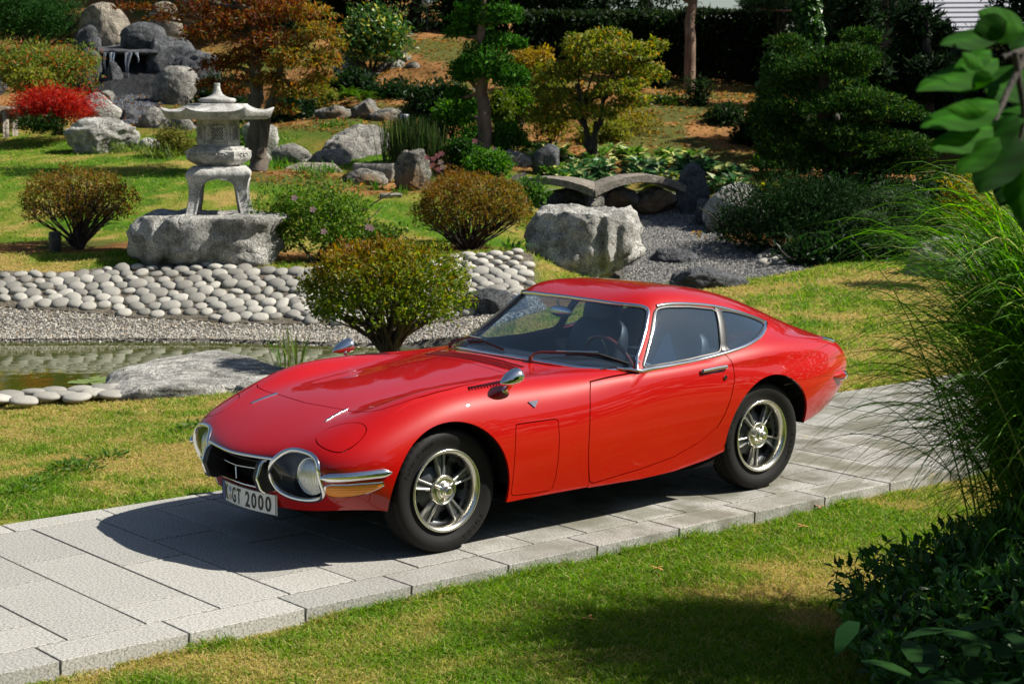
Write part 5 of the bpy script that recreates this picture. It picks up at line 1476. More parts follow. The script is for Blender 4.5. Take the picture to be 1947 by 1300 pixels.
# ------------------------------------------------------------------ waterfall
m, n, b, o = newmat('falling_water')
b.inputs['Base Color'].default_value = (.55, .6, .65, 1); b.inputs['Roughness'].default_value = .1; b.inputs['Transmission Weight'].default_value = .7; b.inputs['IOR'].default_value = 1.33
M_FALL = m
M_WET_SHADE = rock_mat('wet_rock_shade', (.030, .032, .036), (.010, .011, .013), stain=(.006, .006, .007)); M_WET_SHADE.node_tree.nodes['Principled BSDF'].inputs['Roughness'].default_value = .35  # wet rock, its colour taken near black to carry the shade on the fall
fall = empty('waterfall', tuple(W(237, 150, 37.5)), 'dark waterfall with thin white streaks between shaded boulders', 'waterfall')
def at_local(parent, P): return np.asarray(P)-np.array(parent.location)
mb = MB(); Pl = np.array([[at_local(fall, W(u, v, d)) for u in np.linspace(186, 300, 24)] for v, d in ((84, 38.4), (92, 37.6), (96, 37.25), (102, 37.2), (105, 37.7))])
Pl[..., 2] += .05*fbm(Pl.reshape(-1, 3)*3, 3).reshape(Pl.shape[:2]); mb.grid(Pl); mb.build('lip_stone', M_ROCKD, fall)
for u0, w, v1, k in ((212, 12, 140, 1), (243, 15, 146, 2), (200, 5, 150, 3), (262, 6, 120, 4)):
    mb = MB(); rows = []
    for t in np.linspace(0, 1, 12):
        v = 100+(v1-100)*t; ww = w*(1-t*.85)
        rows.append([at_local(fall, W(u0+ww*(s-.5)+1.5*math.sin(t*5+k), v, 37.12-.12*t+.03*math.cos(s*9+k))) for s in np.linspace(0, 1, 6)])
    mb.grid(np.array(rows)); mb.build('water_streak', M_FALL, fall)
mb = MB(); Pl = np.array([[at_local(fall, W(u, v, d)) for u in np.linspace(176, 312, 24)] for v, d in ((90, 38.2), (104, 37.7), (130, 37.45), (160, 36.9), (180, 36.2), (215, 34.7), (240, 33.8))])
Pl += (.10*fbm(Pl.reshape(-1, 3)*2.5, 4).reshape(Pl.shape[:2]))[..., None]*np.array([.5, .5, 1]); mb.grid(Pl); mb.build('wet_shaded_face', M_WET_SHADE, fall)
pebbles('cascade_gravel', [tuple(W(u, v, d)[:2]) for u, v, d in ((200,165,36.4),(285,165,36.4),(300,205,34.6),(300,235,33.6),(235,235,33.6),(215,200,35))], 2500, .02, .05, 31, [(.05, .055, .07), (.09, .095, .11), (.03, .033, .04)])

# ------------------------------------------------------------------ stone lantern
M_LANT = rock_mat('lantern_granite', (.50, .49, .465), (.29, .285, .27), stain=(.22, .215, .20), scale=1.6, stain_amt=.35, bumpy=.25)
LD = 21.45
LB = W(418, 404, LD); px = PXM(LD)
lan = empty('stone_lantern', tuple(LB), 'pale granite garden lantern with broad curved roof standing on the clefted boulder', 'stone lantern', rz=YAW-math.pi/2+R(7))
def hexring(r, z, n=6, rot=0, lift=0, per=8):
    out = []
    for k in range(n):
        a, b2 = rot+2*math.pi*k/n, rot+2*math.pi*(k+1)/n
        for t in np.arange(per)/per:
            p = np.array([math.cos(a), math.sin(a)])*(1-t)+np.array([math.cos(b2), math.sin(b2)])*t
            c = (2*t-1)**2
            out.append((p[0]*r, p[1]*r, z+lift*c*c))
    return out
def hexstack(rows, name, rot=0, per=8, sharp=40):
    mb = MB(); G2 = np.array([hexring(r, z, 6, rot, l, per) for r, z, l in rows]); mb.grid(G2, closed_v=True)
    return mb.build(name, M_LANT, lan, angle=sharp)
H = lambda v: (404-v)/px
rt = R(0)
# table of four curved legs with an ogee arch on each face
hl = H(318)
def wprof(t): return np.interp(t, [0, .06, .3, .55, .72, .80, .86, .93, 1], np.array([61, 59, 54, 53, 56, 59, 60, 57, 50])/px)
def aprof(t): return np.interp(t, [0, .2, .45, .6, .69, .745, .765], [.69, .68, .65, .58, .44, .22, .0])
for k in range(4):
    mb = MB()
    for side in (0, 1):
        outer, inner = [], []
        for t in np.concatenate([np.linspace(0, .60, 10), np.linspace(.63, .765, 7), np.linspace(.80, 1, 6)]):
            w = float(wprof(t)); a = float(aprof(t)); z = hl*t; ro, ri = [], []
            for s in np.linspace(a, 1, 6):
                sx = s if side == 0 else -s
                ro.append((sx*w, -w+.012*(1-abs(s))*0, z)); ri.append((sx*w*.80 if s > a+.001 else sx*w, -w*.72, z))
            outer.append(ro); inner.append(ri)
        O_, I_ = np.array(outer), np.array(inner); ang = k*math.pi/2+(0 if side == 0 else math.pi/2)
        M4 = np.array([[math.cos(ang), -math.sin(ang), 0], [math.sin(ang), math.cos(ang), 0], [0, 0, 1]])
        O_, I_ = O_ @ M4.T, I_ @ M4.T
        mb.grid(O_); mb.grid(I_); mb.grid(np.stack([O_[:, 0], I_[:, 0]], 1))
        # raised border that follows the arch
        bp = O_[:17, 0]+(O_[:17, 1]-O_[:17, 0])*.25; nrm = M4 @ np.array([0, -1., 0]); mb.tube(bp+nrm*.004, .010, 5, cap=False)
        mb.add(np.concatenate([O_[0], I_[0]]), Q=[(q, q+1, q+7, q+6) for q in range(5)])
    mb.build('leg', M_LANT, lan, angle=40)
mb = MB(); w = float(wprof(1.0)); mb.box((0, 0, hl*.995), (2*w, 2*w, .02)); mb.build('leg_crown', M_LANT, lan)
W2 = .5*120/px   # half width of the platform
hexstack([(W2*.60, H(319), 0), (W2*.66, H(315), 0), (W2*.86, H(309), 0), (W2*.98, H(304.5), 0), (W2*1.02, H(299), 0), (W2*1.03, H(288), 0), (W2*.99, H(286), 0), (W2*.93, H(286), 0), (W2*.93, H(282.5), 0), (W2*.80, H(282.5), 0), (W2*.80, H(279), 0), (.02, H(279), 0)], 'platform', 0, 6)
# carved scrolls on the platform faces
for k in range(6):
    a0 = 2*math.pi*(k+.5)/6; d = np.array([math.cos(a0), math.sin(a0), 0]); s = np.array([-d[1], d[0], 0]); ap = W2*1.02*math.cos(math.pi/6)
    mb = MB()
    for q in (-1, 1):
        pts = [d*(ap+.006)+s*(q*(.05+.055*math.cos(t)*(1-t/9)))+np.array([0, 0, H(294)+.028*math.sin(t)*(1-t/9)]) for t in np.linspace(0, 6.5, 20)]
        mb.tube(pts, .009, 5)
    mb.build('scroll_carving', M_LANT, lan)
WB = .5*80/px
hexstack([(WB*.98, H(279), 0), (WB*1.0, H(278), 0), (WB*1.0, H(231), 0), (WB*1.03, H(229), 0), (.02, H(229), 0)], 'light_box', 0, 2, 30)
for k in range(6):                                       # latticed windows
    a0 = 2*math.pi*(k+.5)/6; d = np.array([math.cos(a0), math.sin(a0), 0]); s = np.array([-d[1], d[0], 0]); ap = WB*math.cos(math.pi/6)
    M3 = np.stack([s, np.array([0, 0, 1.]), d], 1); zc = (H(268)+H(242))/2; hh = H(242)-H(268); ww = WB*.62
    fr = empty('window', (0, 0, 0)); fr.parent = lan
    mb = MB(); mb.box(d*(ap+.001)+[0, 0, zc], (ww, hh, .006), M=M3); mb.build('window_opening', void, fr, smooth=False)
    mb = MB()
    for q in (-1, 1):
        mb.box(d*(ap+.008)+s*(q*ww/2)+[0, 0, zc], (.022, hh+.02, .022), M=M3)
        mb.box(d*(ap+.008)+[0, 0, zc+q*hh/2], (ww+.02, .022, .022), M=M3)
    mb.build('window_frame', M_LANT, fr, smooth=False)
    mb = MB()
    for q in (-1, 1):
        for c in np.arange(-1.2, 1.21, .4):
            L2 = []
            for t in (0, 1):
                yy = -hh/2+hh*t; xx = c*ww/2+q*(t-.5)*hh*.75; L2.append((xx, yy))
            (xa, ya), (xb, yb) = L2
            t0, t1 = 0.0, 1.0
            dx = xb-xa
            for lim in (-ww/2, ww/2):
                pass
            ta = [max(0, min(1, ((lim-xa)/dx))) for lim in (-ww/2, ww/2)] if abs(dx) > 1e-6 else [0, 1]
            t0, t1 = min(ta), max(ta)
            if t1-t0 < .05 or (xa+dx*t0) < -ww/2-.001 and (xa+dx*t1) < -ww/2-.001: continue
            p0 = d*(ap+.008)+s*(xa+dx*t0)+np.array([0, 0, zc+ya+(yb-ya)*t0]); p1 = d*(ap+.008)+s*(xa+dx*t1)+np.array([0, 0, zc+ya+(yb-ya)*t1])
            mb.tube([p0, p1], .0055, 4, cap=False)
    mb.build('lattice', M_LANT, fr)
WR = .5*213/px
hexstack([(WB*1.0, H(229), 0), (WR*.86, H(228.5), 0), (WR*.92, H(227), .01), (WR*.99, H(216.5), .045), (WR*1.0, H(214), .050), (WR*.97, H(213), .046), (WR*.84, H(212.5), .016), (WR*.70, H(209.5), .004), (WR*.60, H(205), 0), (WR*.535, H(201), 0), (WR*.53, H(199.4), 0), (WR*.42, H(199), 0), (.01, H(198.8), 0)], 'roof', R(0), 12, 45)
mb = MB(); s2 = 1/px
mb.lathe([(.0, H(198.6)), (28*s2, H(198.6)), (33*s2, H(197)), (35*s2, H(194)), (34.5*s2, H(191)), (31*s2, H(189)), (22*s2, H(188)), (15*s2, H(185)), (10*s2, H(181)), (7*s2, H(175)), (5.5*s2, H(168)), (5.6*s2, H(163)), (6*s2, H(161.5)), (5*s2, H(161)), (0, H(161))], 32); mb.build('finial', M_LANT, lan, angle=60)

# ------------------------------------------------------------------ stone bridge of two arched slabs
M_BR = rock_mat('bridge_granite', (.38, .335, .28), (.22, .195, .16), stain=(.15, .13, .105), scale=2.2, stain_amt=.4, bumpy=.7)
def arch_slab(pa, pb, rise, depth, th_, label):
    pa, pb = np.array(pa), np.array(pb); L_ = np.linalg.norm(pb-pa); ex = (pb-pa)/L_; ey = np.array([FH[0], FH[1], 0]); ey -= ex*(ey@ex); ey /= np.linalg.norm(ey); ez = np.cross(ex, ey); ez *= np.sign(ez[2])
    rows = []
    for t in np.linspace(0, 1, 28):
        up = rise*(1-(2*t-1)**2); un = rise*1.0*(1-(2*t-1)**2)-th_*(1+.1*(2*t-1)**2)
        rows.append([pa+ex*L_*t+ey*q+ez*z for q, z in ((0, un), (0, up-.008), (.02, up), (depth*.5, up+.012), (depth-.02, up), (depth, un))])
    P = np.array(rows); P += .008*fbm(P.reshape(-1, 3)*9, 3).reshape(P.shape[:2])[..., None]
    mb = MB(); mb.grid(P, closed_v=True)
    for k in (0, -1): mb.add(P[k], Q=[(0, 1, 4, 5), (1, 2, 3, 4)])
    o = mb.build('arched_slab', M_BR, None, angle=40)
    return o
bridge = empty('stone_bridge', tuple(W(1127, 360, 26)), 'low tan stone footbridge of two arched slabs over the gravel stream', 'bridge')
for a, b2, rs in ((W(940, 350, 26.0), W(1128, 359, 25.2), .13), (W(1132, 360, 25.2), W(1306, 352, 25.6), .175)):
    o = arch_slab(at_local(bridge, a), at_local(bridge, b2), rs, .62, .105, ''); o.parent = bridge
mb = MB(); q = at_local(bridge, W(1130, 376, 25.5)); mb.box(q+np.array([0, 0, -.02]), (.26, .5, .22), M=Matrix.Rotation(YAW-math.pi/2, 3, 'Z'), bev=.03); mb.build('bridge_pier', M_ROCKB, bridge)

# ------------------------------------------------------------------ stone basin, stepping slab, bollard, bench, spotlights
mb = MB(); B0 = W(713, 338, 27.6); k = 1/PXM(27.6)
def ringrect(w, d2, z, r=.05, n=6):
    out = []
    for cx, cy, a0 in ((w/2-r, d2/2-r, 0), (-w/2+r, d2/2-r, 90), (-w/2+r, -d2/2+r, 180), (w/2-r, -d2/2+r, 270)):
        for t in np.linspace(0, 90, n): out.append((cx+r*math.cos(R(a0+t)), cy+r*math.sin(R(a0+t)), z))
    return out
wB = 80*k
mb.grid(np.array([ringrect(wB*.8, .42, 0), ringrect(wB*.95, .5, .12), ringrect(wB, .52, .24), ringrect(wB*.97, .5, .27), ringrect(wB*.82, .34, .27), ringrect(wB*.76, .30, .18), ringrect(.05, .02, .16, .005)]), closed_v=True)
o = mb.build('stone_basin', M_ROCK, angle=50); o.location = tuple(B0-np.array([0, 0, .05])); o.rotation_euler = (0, 0, YAW-math.pi/2); tag(o, 'low grey stone water basin left of the standing stone', 'stone basin')
Pst = W(743, 365, 26); mb = MB(); mb.box((0, 0, 0), (.2, .3, .08), bev=.015); o = mb.build('stepping_slab', M_SLAB); o.location = (Pst[0], Pst[1], gz(Pst[0], Pst[1])+.02); o.rotation_euler = (0, 0, YAW+.3); tag(o, 'small square pale slab at the lawn edge by the standing stone', 'paving slab')
Pb_ = W(106, 490, 21.6); kb = 1/PXM(21.6)
bol = empty('bollard_light', (Pb_[0], Pb_[1], gz(Pb_[0], Pb_[1])-.02), 'short black bollard lamp by the left azalea', 'garden lamp')
mb = MB(); mb.lathe([(0, 0), (.075, 0), (.075, .26), (.07, .275), (0, .275)], 24); mb.build('lamp_body', black, bol, angle=50)
mb = MB(); mb.lathe([(.076, .20), (.079, .20), (.079, .17), (.076, .17)], 24); mb.build('lamp_ring', plain('dark_grey_metal', (.05, .05, .055), .4, .6), bol, angle=40)
def spot(u, v, d, label):
    P = W(u, v, d); e_ = empty('spotlight', tuple(P), label, 'garden lamp'); mb = MB(); mb.tube([(0, 0, -.25), (0, 0, 0)], .015, 6); mb.build('stake', black, e_)
    mb = MB(); mb.lathe([(0, -.05), (.07, -.04), (.085, .04), (.07, .06), (0, .065)], 20); mb.build('lamp_head', plain('grey_metal', (.25, .27, .30), .4, .5), e_, angle=50)
spot(769, 224, 31, 'small grey garden spotlight by the horsetails')
P = W(812, 3, 41); e_ = empty('globe_lamp', tuple(P), 'white globe lamp high among the dark trees', 'garden lamp'); mb = MB(); mb.lathe([(.001, -.13), (.08, -.11), (.13, 0), (.08, .11), (.001, .13)], 20); mb.build('globe', plain('opal_glass', (.7, .72, .75), .3), e_)
mb = MB(); mb.tube([(0, 0, -1.9), (0, 0, -.1)], .03, 8); mb.build('post', black, e_)
# bench at the left edge
M_WOOD = bark_mat('bench_wood', (.22, .19, .15), (.38, .33, .27), 20)
bp0 = W(17, 264, 33); bz = W(8, 203, 33)[2]
bench = empty('garden_bench', (bp0[0], bp0[1], gz(bp0[0], bp0[1])), 'weathered wooden bench end cut by the left edge of the picture', 'bench', rz=YAW-math.pi/2-R(20))
hB = bz-bench.location[2]; wv_ = 1/PXM(33)
for k in range(4):
    mb = MB(); mb.box((-.62, -.15+k*.115, hB-.02), (1.75, .10, .05), bev=.006); mb.build('seat_plank', M_WOOD, bench)
mb = MB(); mb.box((-.62, .02, hB-.10), (1.55, .30, .08)); mb.build('seat_rail', M_WOOD, bench)
for x in (.03, -1.28):
    for y in (-.12, .16):
        mb = MB(); mb.box((x, y, (hB-.06)/2), (.085, .085, hB-.06), bev=.006); mb.build('leg', M_WOOD, bench)

# ------------------------------------------------------------------ house roof far right
HZ = 44.0
house = empty('garden_house', tuple(W(1800, 60, HZ)), 'house with a grey slatted roof behind the right hand trees', 'house')
M_TILE = plain('roof_slate', (.33, .33, .36), .6)
ev0, ev1 = W(1640, 66, HZ), W(1960, 62, HZ); rd0, rd1 = W(1700, -60, HZ+4), W(1960, -60, HZ+4)
for k in range(14):
    t0, t1 = k/14, (k+1.12)/14
    a, b2 = ev0+(rd0-ev0)*t0, ev1+(rd1-ev1)*t0; c, d2 = ev0+(rd0-ev0)*t1, ev1+(rd1-ev1)*t1
    lift = np.array([0, 0, .05])
    mb = MB(); V = np.array([at_local(house, q) for q in (a, b2, d2, c, a+lift, b2+lift, d2+.0*lift, c+.0*lift)]); mb.add(V, Q=[(0, 1, 5, 4), (4, 5, 6, 7), (0, 3, 2, 1), (1, 2, 6, 5), (3, 0, 4, 7)]); mb.build('roof_course', M_TILE, house, smooth=False)
mb = MB(); a, b2 = at_local(house, ev0), at_local(house, ev1); mb.add(np.array([a, b2, b2-[0, 0, .22], a-[0, 0, .22]]), Q=[(0, 1, 2, 3)]); mb.build('eaves_board', plain('eaves_brown', (.05, .04, .03), .7), house, smooth=False)
bk = np.array([FH[0], FH[1], 0])*1.2
mb = MB(); V = np.array([a-[0, 0, .2]+bk, b2-[0, 0, .2]+bk, b2-[0, 0, 2.6]+bk, a-[0, 0, 2.6]+bk]); mb.add(V, Q=[(0, 1, 2, 3)]); mb.add(np.array([a-[0, 0, .2], b2-[0, 0, .2], b2-[0, 0, .2]+bk, a-[0, 0, .2]+bk]), Q=[(0, 1, 2, 3)]); mb.build('wall', plain('house_wall', (.16, .14, .115), .8), house, smooth=False)
# ------------------------------------------------------------------ foliage helpers
def unit(v): return v/(np.linalg.norm(v, axis=-1, keepdims=True)+1e-12)
def leaves(P, D, N, L_, Wd, col, fold=.25, rg=RNG):
    """one folded leaf per point: base P, direction D, face normal N, length, width"""
    n = len(P); D = unit(D); N = unit(N-D*(N*D).sum(1, keepdims=True)); S = np.cross(D, N)
    L_ = np.broadcast_to(np.asarray(L_, float), (n,))[:, None]; Wd = np.broadcast_to(np.asarray(Wd, float), (n,))[:, None]
    a = P; b2 = P+D*L_*.45+S*Wd*.5+N*Wd*fold*.5; c = P+D*L_-N*L_*.10; d = P+D*L_*.45-S*Wd*.5+N*Wd*fold*.5
    V = np.stack([a, b2, c, d], 1).reshape(-1, 3); i = np.arange(n)*4
    F = np.concatenate([np.stack([i, i+1, i+2], 1), np.stack([i, i+2, i+3], 1)])
    return V, F, np.repeat(col, 4, 0)
def join(parts):
    V, F, C2, n = [], [], [], 0
    for v, f, c in parts: V.append(v); F.append(f+n); C2.append(c); n += len(v)
    return np.concatenate(V), np.concatenate(F), np.concatenate(C2)
def leaf_obj(name, parts, mat, parent=None, kind=None):
    V, F, C2 = join(parts)
    if parent is not None: V = V-np.array(parent.location)
    o = link(name, np_mesh(name, V, F, False, C2), mat, parent)
    if kind or parent is not None: o['kind'] = kind or 'stuff'
    return o
def pal(cols, n, rg, var=.22, w=None):
    c = np.array(cols)[rg.choice(len(cols), n, p=w)]
    return c*rg.uniform(1-var, 1+var, (n, 1))
def ell_pts(c, r, n, rg, shell=.72, lump=.22, bottom=-.5, freq=2.2, seed=0, fill=.25):
    """points in the outer shell of a lumpy ellipsoid, with outward normals"""
    v = unit(rg.normal(0, 1, (int(n*2.2), 3))); v = v[v[:, 2] > bottom][:n]
    k = 1+lump*fbm(v*freq+seed*5.7+3, 3)*1.6
    rad = np.where(rg.random(len(v)) < fill, rg.uniform(.25, shell, len(v)), rg.uniform(shell, 1.0, len(v)))
    return np.asarray(c)+v*np.asarray(r)*(k*rad)[:, None], unit(v/np.asarray(r)*np.mean(r)), v
_vd = np.array([FH[0], FH[1], 0]); _vr = np.array([RH[0], RH[1], 0])
def rvec(rs, rd_, rz): return np.abs(_vr)*0+np.array([1, 1, 1])*0+np.array([rs, rd_, rz])
def ell_cam(c, rs, rdp, rz, n, rg, **k):
    """ellipsoid aligned with the view: half width rs, half depth rdp, half height rz"""
    P, N, v = ell_pts((0, 0, 0), (rs, rdp, rz), n, rg, **k)
    def tr(q): return q[:, :1]*_vr+q[:, 1:2]*_vd+q[:, 2:]*np.array([0, 0, 1.])
    return np.asarray(c)+tr(P), tr(N), v
def clump_cam(leafs, c, rs, rdp, rz, n, rg, **k):
    """leaf positions gathered in small shoots"""
    P, N, v = ell_cam(c, rs, rdp, rz, max(12, n//8), rg, **k); q = rg.integers(0, len(P), n)
    return P[q]+rg.normal(0, leafs*.9, (n, 3)), N[q], v[q]
def pad(u, v, ru, rv, d, n, rg, depth=.9, **k):
    px_ = PXM(d); c = W(u, v, d); return ell_cam(c, ru/px_, ru/px_*depth, rv/px_, n, rg, **k)
def foliate(P, N, rg, size, asp, cols, spread=.9, up=.2, var=.25, w=None, fold=.25):
    n = len(P); D = unit(N*(1-spread*.3)+rg.normal(0, spread, (n, 3))+[0, 0, up]); F2 = unit(N+rg.normal(0, .6, (n, 3))+[0, 0, .35])
    L_ = size*rg.uniform(.7, 1.35, n); return leaves(P-D*L_[:, None]*.4, D, F2, L_, L_*asp, pal(cols, n, rg, var, w) if np.ndim(cols) == 2 and len(cols) != n else cols, fold)
def branch_tube(mb, a, b2, r0, r1, rg, wob=.06, n=7, sag=0):
    a, b2 = np.asarray(a), np.asarray(b2); t = np.linspace(0, 1, n)[:, None]; L_ = np.linalg.norm(b2-a)
    p = a+(b2-a)*t+np.sin(t*np.pi)*rg.normal(0, wob*L_, 3)+np.sin(t*np.pi)*np.array([0, 0, sag*L_])+rg.normal(0, wob*L_*.18, (n, 3))*np.sin(t*np.pi)
    mb.tube(p, np.linspace(r0, r1, n), 6, cap=False); return p
def azalea(u0, v0, u1, v1, d, base, label, cols, nl, leafs, seed, bare=.0, group=None, tipcol=None, low=-.35, stems=26):
    """rounded shrub with many bare stems fanning up from one foot; (u0,v0,u1,v1) is the crown"""
    rg = np.random.default_rng(seed); px_ = PXM(d); c = W((u0+u1)/2, (v0+v1)/2, d); rs, rz = (u1-u0)/2/px_*.94, (v1-v0)/2/px_*.95
    foot = W(base[0], base[1], d); foot[2] = min(foot[2], gz(foot[0], foot[1])+.02) if base[2] else foot[2]
    e_ = empty('azalea_bush', tuple(foot), label, 'shrub', group)
    P, N, v = ell_cam(c, rs, rs*.85, rz, nl//9, rg, lump=.17, bottom=low, freq=3.4, seed=seed, shell=.82, fill=.28)
    k9 = rg.integers(0, len(P), nl); P = P[k9]+rg.normal(0, leafs*.72, (nl, 3)); N = N[k9]
    h = np.clip((P[:, 2]-c[2])/rz, -1, 1)
    col = pal(cols, len(P), rg, .28)
    if tipcol is not None:
        side = np.clip(.5-.45*((P-c) @ _vr)/rs, 0, 1)
        w = np.clip((h-.05)*1.1*side+rg.normal(0, .22, len(P)), 0, 1)[:, None]; col = col*(1-w)+np.array(tipcol)*rg.uniform(.7, 1.3, (len(P), 1))*w
    keep = rg.random(len(P)) > bare*np.clip(.6-h, 0, 1)
    P, N, col = P[keep], N[keep], col[keep]
    leaf_obj('foliage', [foliate(P, N, rg, leafs, .48, col, .8, .45)], M_LEAF, e_)
    mb = MB(); tips = []
    for k in range(stems):
        a = rg.uniform(0, 2*np.pi); q = np.sqrt(rg.uniform(.02, 1)); tgt = c+_vr*rs*.86*q*math.cos(a)+_vd*rs*.75*q*math.sin(a)+np.array([0, 0, rz*(.62*(1-q*q)-.10-.25*q)])
        m1 = foot+(tgt-foot)*rg.uniform(.25, .4)+np.array([0, 0, .05*rz])
        p = branch_tube(mb, foot+rg.normal(0, .02, 3)*[1, 1, 0]-np.array(foot), m1-foot, .030*rs/.8, .016*rs/.8, rg, .05, 5)
        p = branch_tube(mb, m1-foot, tgt-foot, .016*rs/.8, .006, rg, .05, 6)
        for _ in range(3):
            s0 = p[rg.integers(1, 5)]; branch_tube(mb, s0, (tgt-foot)+rg.normal(0, .16, 3)*rs+np.array([0, 0, .05]), .008, .003, rg, .05, 5)
    mb.build('stems', M_BARKD, e_); return e_
GRN = [(.06,.10,.012),(.10,.14,.018),(.04,.075,.01),(.13,.15,.02)]
BRN = [(.15,.115,.022),(.19,.12,.028),(.10,.11,.018),(.24,.13,.03),(.17,.18,.03)]
fa = azalea(569, 450, 902, 648, 15.7, (745, 676, 0), 'dome shaped azalea with green and rusty leaves standing behind the car bonnet', [(.09,.16,.012),(.14,.215,.018),(.055,.105,.009),(.21,.25,.026)], 15000, .045, 41, .35, tipcol=(.26,.10,.02), low=-.62, stems=34)
# its stout trunk
rg = np.random.default_rng(5); mb = MB(); f0 = np.array(fa.location); f0b = W(745, 690, 15.7)
branch_tube(mb, f0b-f0+np.array([0, 0, -.15]), W(742, 640, 15.7)-f0, .105, .075, rg, .02)
for u, v in ((690, 610), (722, 590), (760, 590), (790, 600), (655, 600), (830, 600)): branch_tube(mb, W(744, 652, 15.7)-f0, W(u, v, 15.7+rg.uniform(-.3, .3))-f0, .05, .022, rg, .07)
mb.build('trunk', M_BARKD, fa)
azalea(34, 316, 260, 455, 22.0, (150, 472, 0), 'brownish twiggy azalea mound on the left lawn', BRN+[(.15,.07,.03)], 8500, .042, 42, .5, low=-.5, stems=46)
azalea(778, 326, 1016, 468, 22.2, (890, 486, 0), 'rust brown azalea mound left of the large pale boulder', BRN, 11500, .042, 43, .4, tipcol=(.20,.09,.025), low=-.45, stems=40)
def bush(u0, v0, u1, v1, d, label, cols, n, leafs, seed, asp=.5, mat=None, name='shrub', cat='shrub', group=None, lumps=5, trunk=True, spread=.9, up=.25, depth=.8, w=None, fill=.3, bottom=-.75, ragged=.25, spires=0):
    rg = np.random.default_rng(seed); px_ = PXM(d); c = W((u0+u1)/2, (v0+v1)/2, d); rs, rz = (u1-u0)/2/px_, (v1-v0)/2/px_
    b0 = W((u0+u1)/2, v1, d); e_ = empty(name, tuple(b0), label, cat, group)
    parts = []
    P, N, v = clump_cam(leafs, c, rs*.92, rs*depth*.9, rz*.92, int(n*.5), rg, lump=ragged, bottom=bottom, seed=seed, fill=fill); parts.append(foliate(P, N, rg, leafs, asp, cols, spread, up, .3, w))
    for k in range(lumps):
        a = rg.uniform(-1, 1)*.62; h = rg.uniform(-.35, .6)*math.sqrt(1-a*a); cc2 = c+_vr*rs*a+np.array([0, 0, rz*h])+_vd*rs*depth*rg.uniform(-.6, .2)
        f = rg.uniform(.34, .52)
        P, N, v = clump_cam(leafs, cc2, rs*f, rs*f*.9, rz*f, int(n*.5/max(lumps, 1)), rg, lump=ragged, bottom=-.6, seed=seed+k, fill=.15); parts.append(foliate(P, N, rg, leafs, asp, cols, spread, up, .3, w))
    leaf_obj('foliage', parts, mat or M_LEAF, e_)
    if trunk:
        mb = MB()
        for k in range(9):
            t = rg.normal(0, .45, 3); tgt = c-b0+_vr*rs*t[0]+_vd*rs*t[1]*.6+np.array([0, 0, rz*(.2+.4*abs(t[2]))]); branch_tube(mb, rg.normal(0, .03, 3)*[1, 1, 0]-[0, 0, .08], tgt, .022*rs+.008, .006, rg, .06)
        mb.build('stems', M_BARKD, e_)
    return e_
YEW = [(.014,.040,.009),(.020,.055,.012),(.010,.030,.008),(.035,.075,.016)]
LUSH = [(.05,.15,.014),(.075,.20,.02),(.035,.10,.011),(.11,.23,.03)]
bush(486, 336, 720, 508, 21.2, 'loose bright green shrub with tiny pink flowers right of the lantern rock', [(.07,.155,.016),(.11,.21,.024),(.05,.11,.012),(.17,.22,.04)], 9000, .045, 51, .5, lumps=9, ragged=.4)
rg = np.random.default_rng(8); 
def blossoms(pts, d, size, cols, rg, parent, name='blossom'):
    for (u, v) in pts:
        c = W(u, v, d)-np.array(parent.location); mb = MB()
        for k in range(5):
            a = k*2*math.pi/5; q = np.array([math.cos(a), 0, math.sin(a)]); q = q[0]*_vr+q[2]*np.array([0, 0, .9])-_vd*.25; s = np.cross(q, _vd); s /= np.linalg.norm(s)
            mb.add(np.array([c, c+q*size*.6+s*size*.35, c+q*size, c+q*size*.6-s*size*.35]), Q=[(0, 1, 2, 3)])
        mb.build(name, cols[rg.integers(0, len(cols))], parent, smooth=False)
M_PINK = plain('petal_pink', (.75, .22, .28), .6); M_PINK2 = plain('petal_pale', (.80, .48, .48), .6)
rose = bpy.data.objects['shrub']
blossoms([(616, 440), (700, 432), (706, 434), (595, 398), (660, 470), (560, 376)], 20.6, .045, [M_PINK2], rg, rose)
bush(600, 430, 770, 470, 21.6, 'low spreading green plants between the loose shrub and the rust brown azalea', [(.04,.085,.012),(.06,.11,.016)], 2600, .05, 52, lumps=6, trunk=False, ragged=.4)
# clipped green balls
bush(884, 288, 976, 340, 27.2, 'clipped bright green ball shrub just above the rust brown azalea', LUSH, 3800, .055, 53, .5, lumps=4, ragged=.12)
bush(930, 232, 1000, 294, 28.6, 'clipped green ball shrub right of the cloud pruned trunk', LUSH, 3600, .055, 54, .5, lumps=4, ragged=.12)
bush(848, 262, 918, 326, 27.8, 'dark green clipped shrub at the foot of the cloud pruned trunk', [(.02,.06,.009),(.03,.085,.012)], 3200, .055, 55, .5, lumps=4, ragged=.15)
bush(820, 180, 905, 262, 29.5, 'bright green conifer shrub behind the horsetails', LUSH, 3800, .06, 56, .4, lumps=6, ragged=.3)
bush(925, 175, 975, 240, 29.5, 'yellow green shrub between the two middle trunks', [(.07,.12,.015),(.11,.15,.02)], 2200, .06, 57, lumps=4)
bush(1010, 205, 1090, 270, 30, 'sparse yellow green shrub below the spreading maple', [(.16,.16,.025),(.22,.19,.03),(.09,.11,.016)], 1500, .06, 58, lumps=6, ragged=.5)
bush(1130, 205, 1255, 275, 31, 'thin yellow leaved bushes on the brown slope', [(.22,.19,.03),(.14,.14,.02),(.28,.2,.03)], 1500, .06, 59, lumps=9, ragged=.6)
bush(972, 92, 1052, 160, 34.5, 'golden yellow shrub behind the spreading maple', [(.32,.22,.03),(.38,.26,.04),(.22,.18,.025)], 2600, .075, 60, lumps=6, ragged=.3)
bush(1335, 190, 1424, 286, 32, 'dark round leafed shrub on the brown slope', [(.012,.03,.008),(.02,.045,.01)], 3600, .075, 61, lumps=5, ragged=.15)
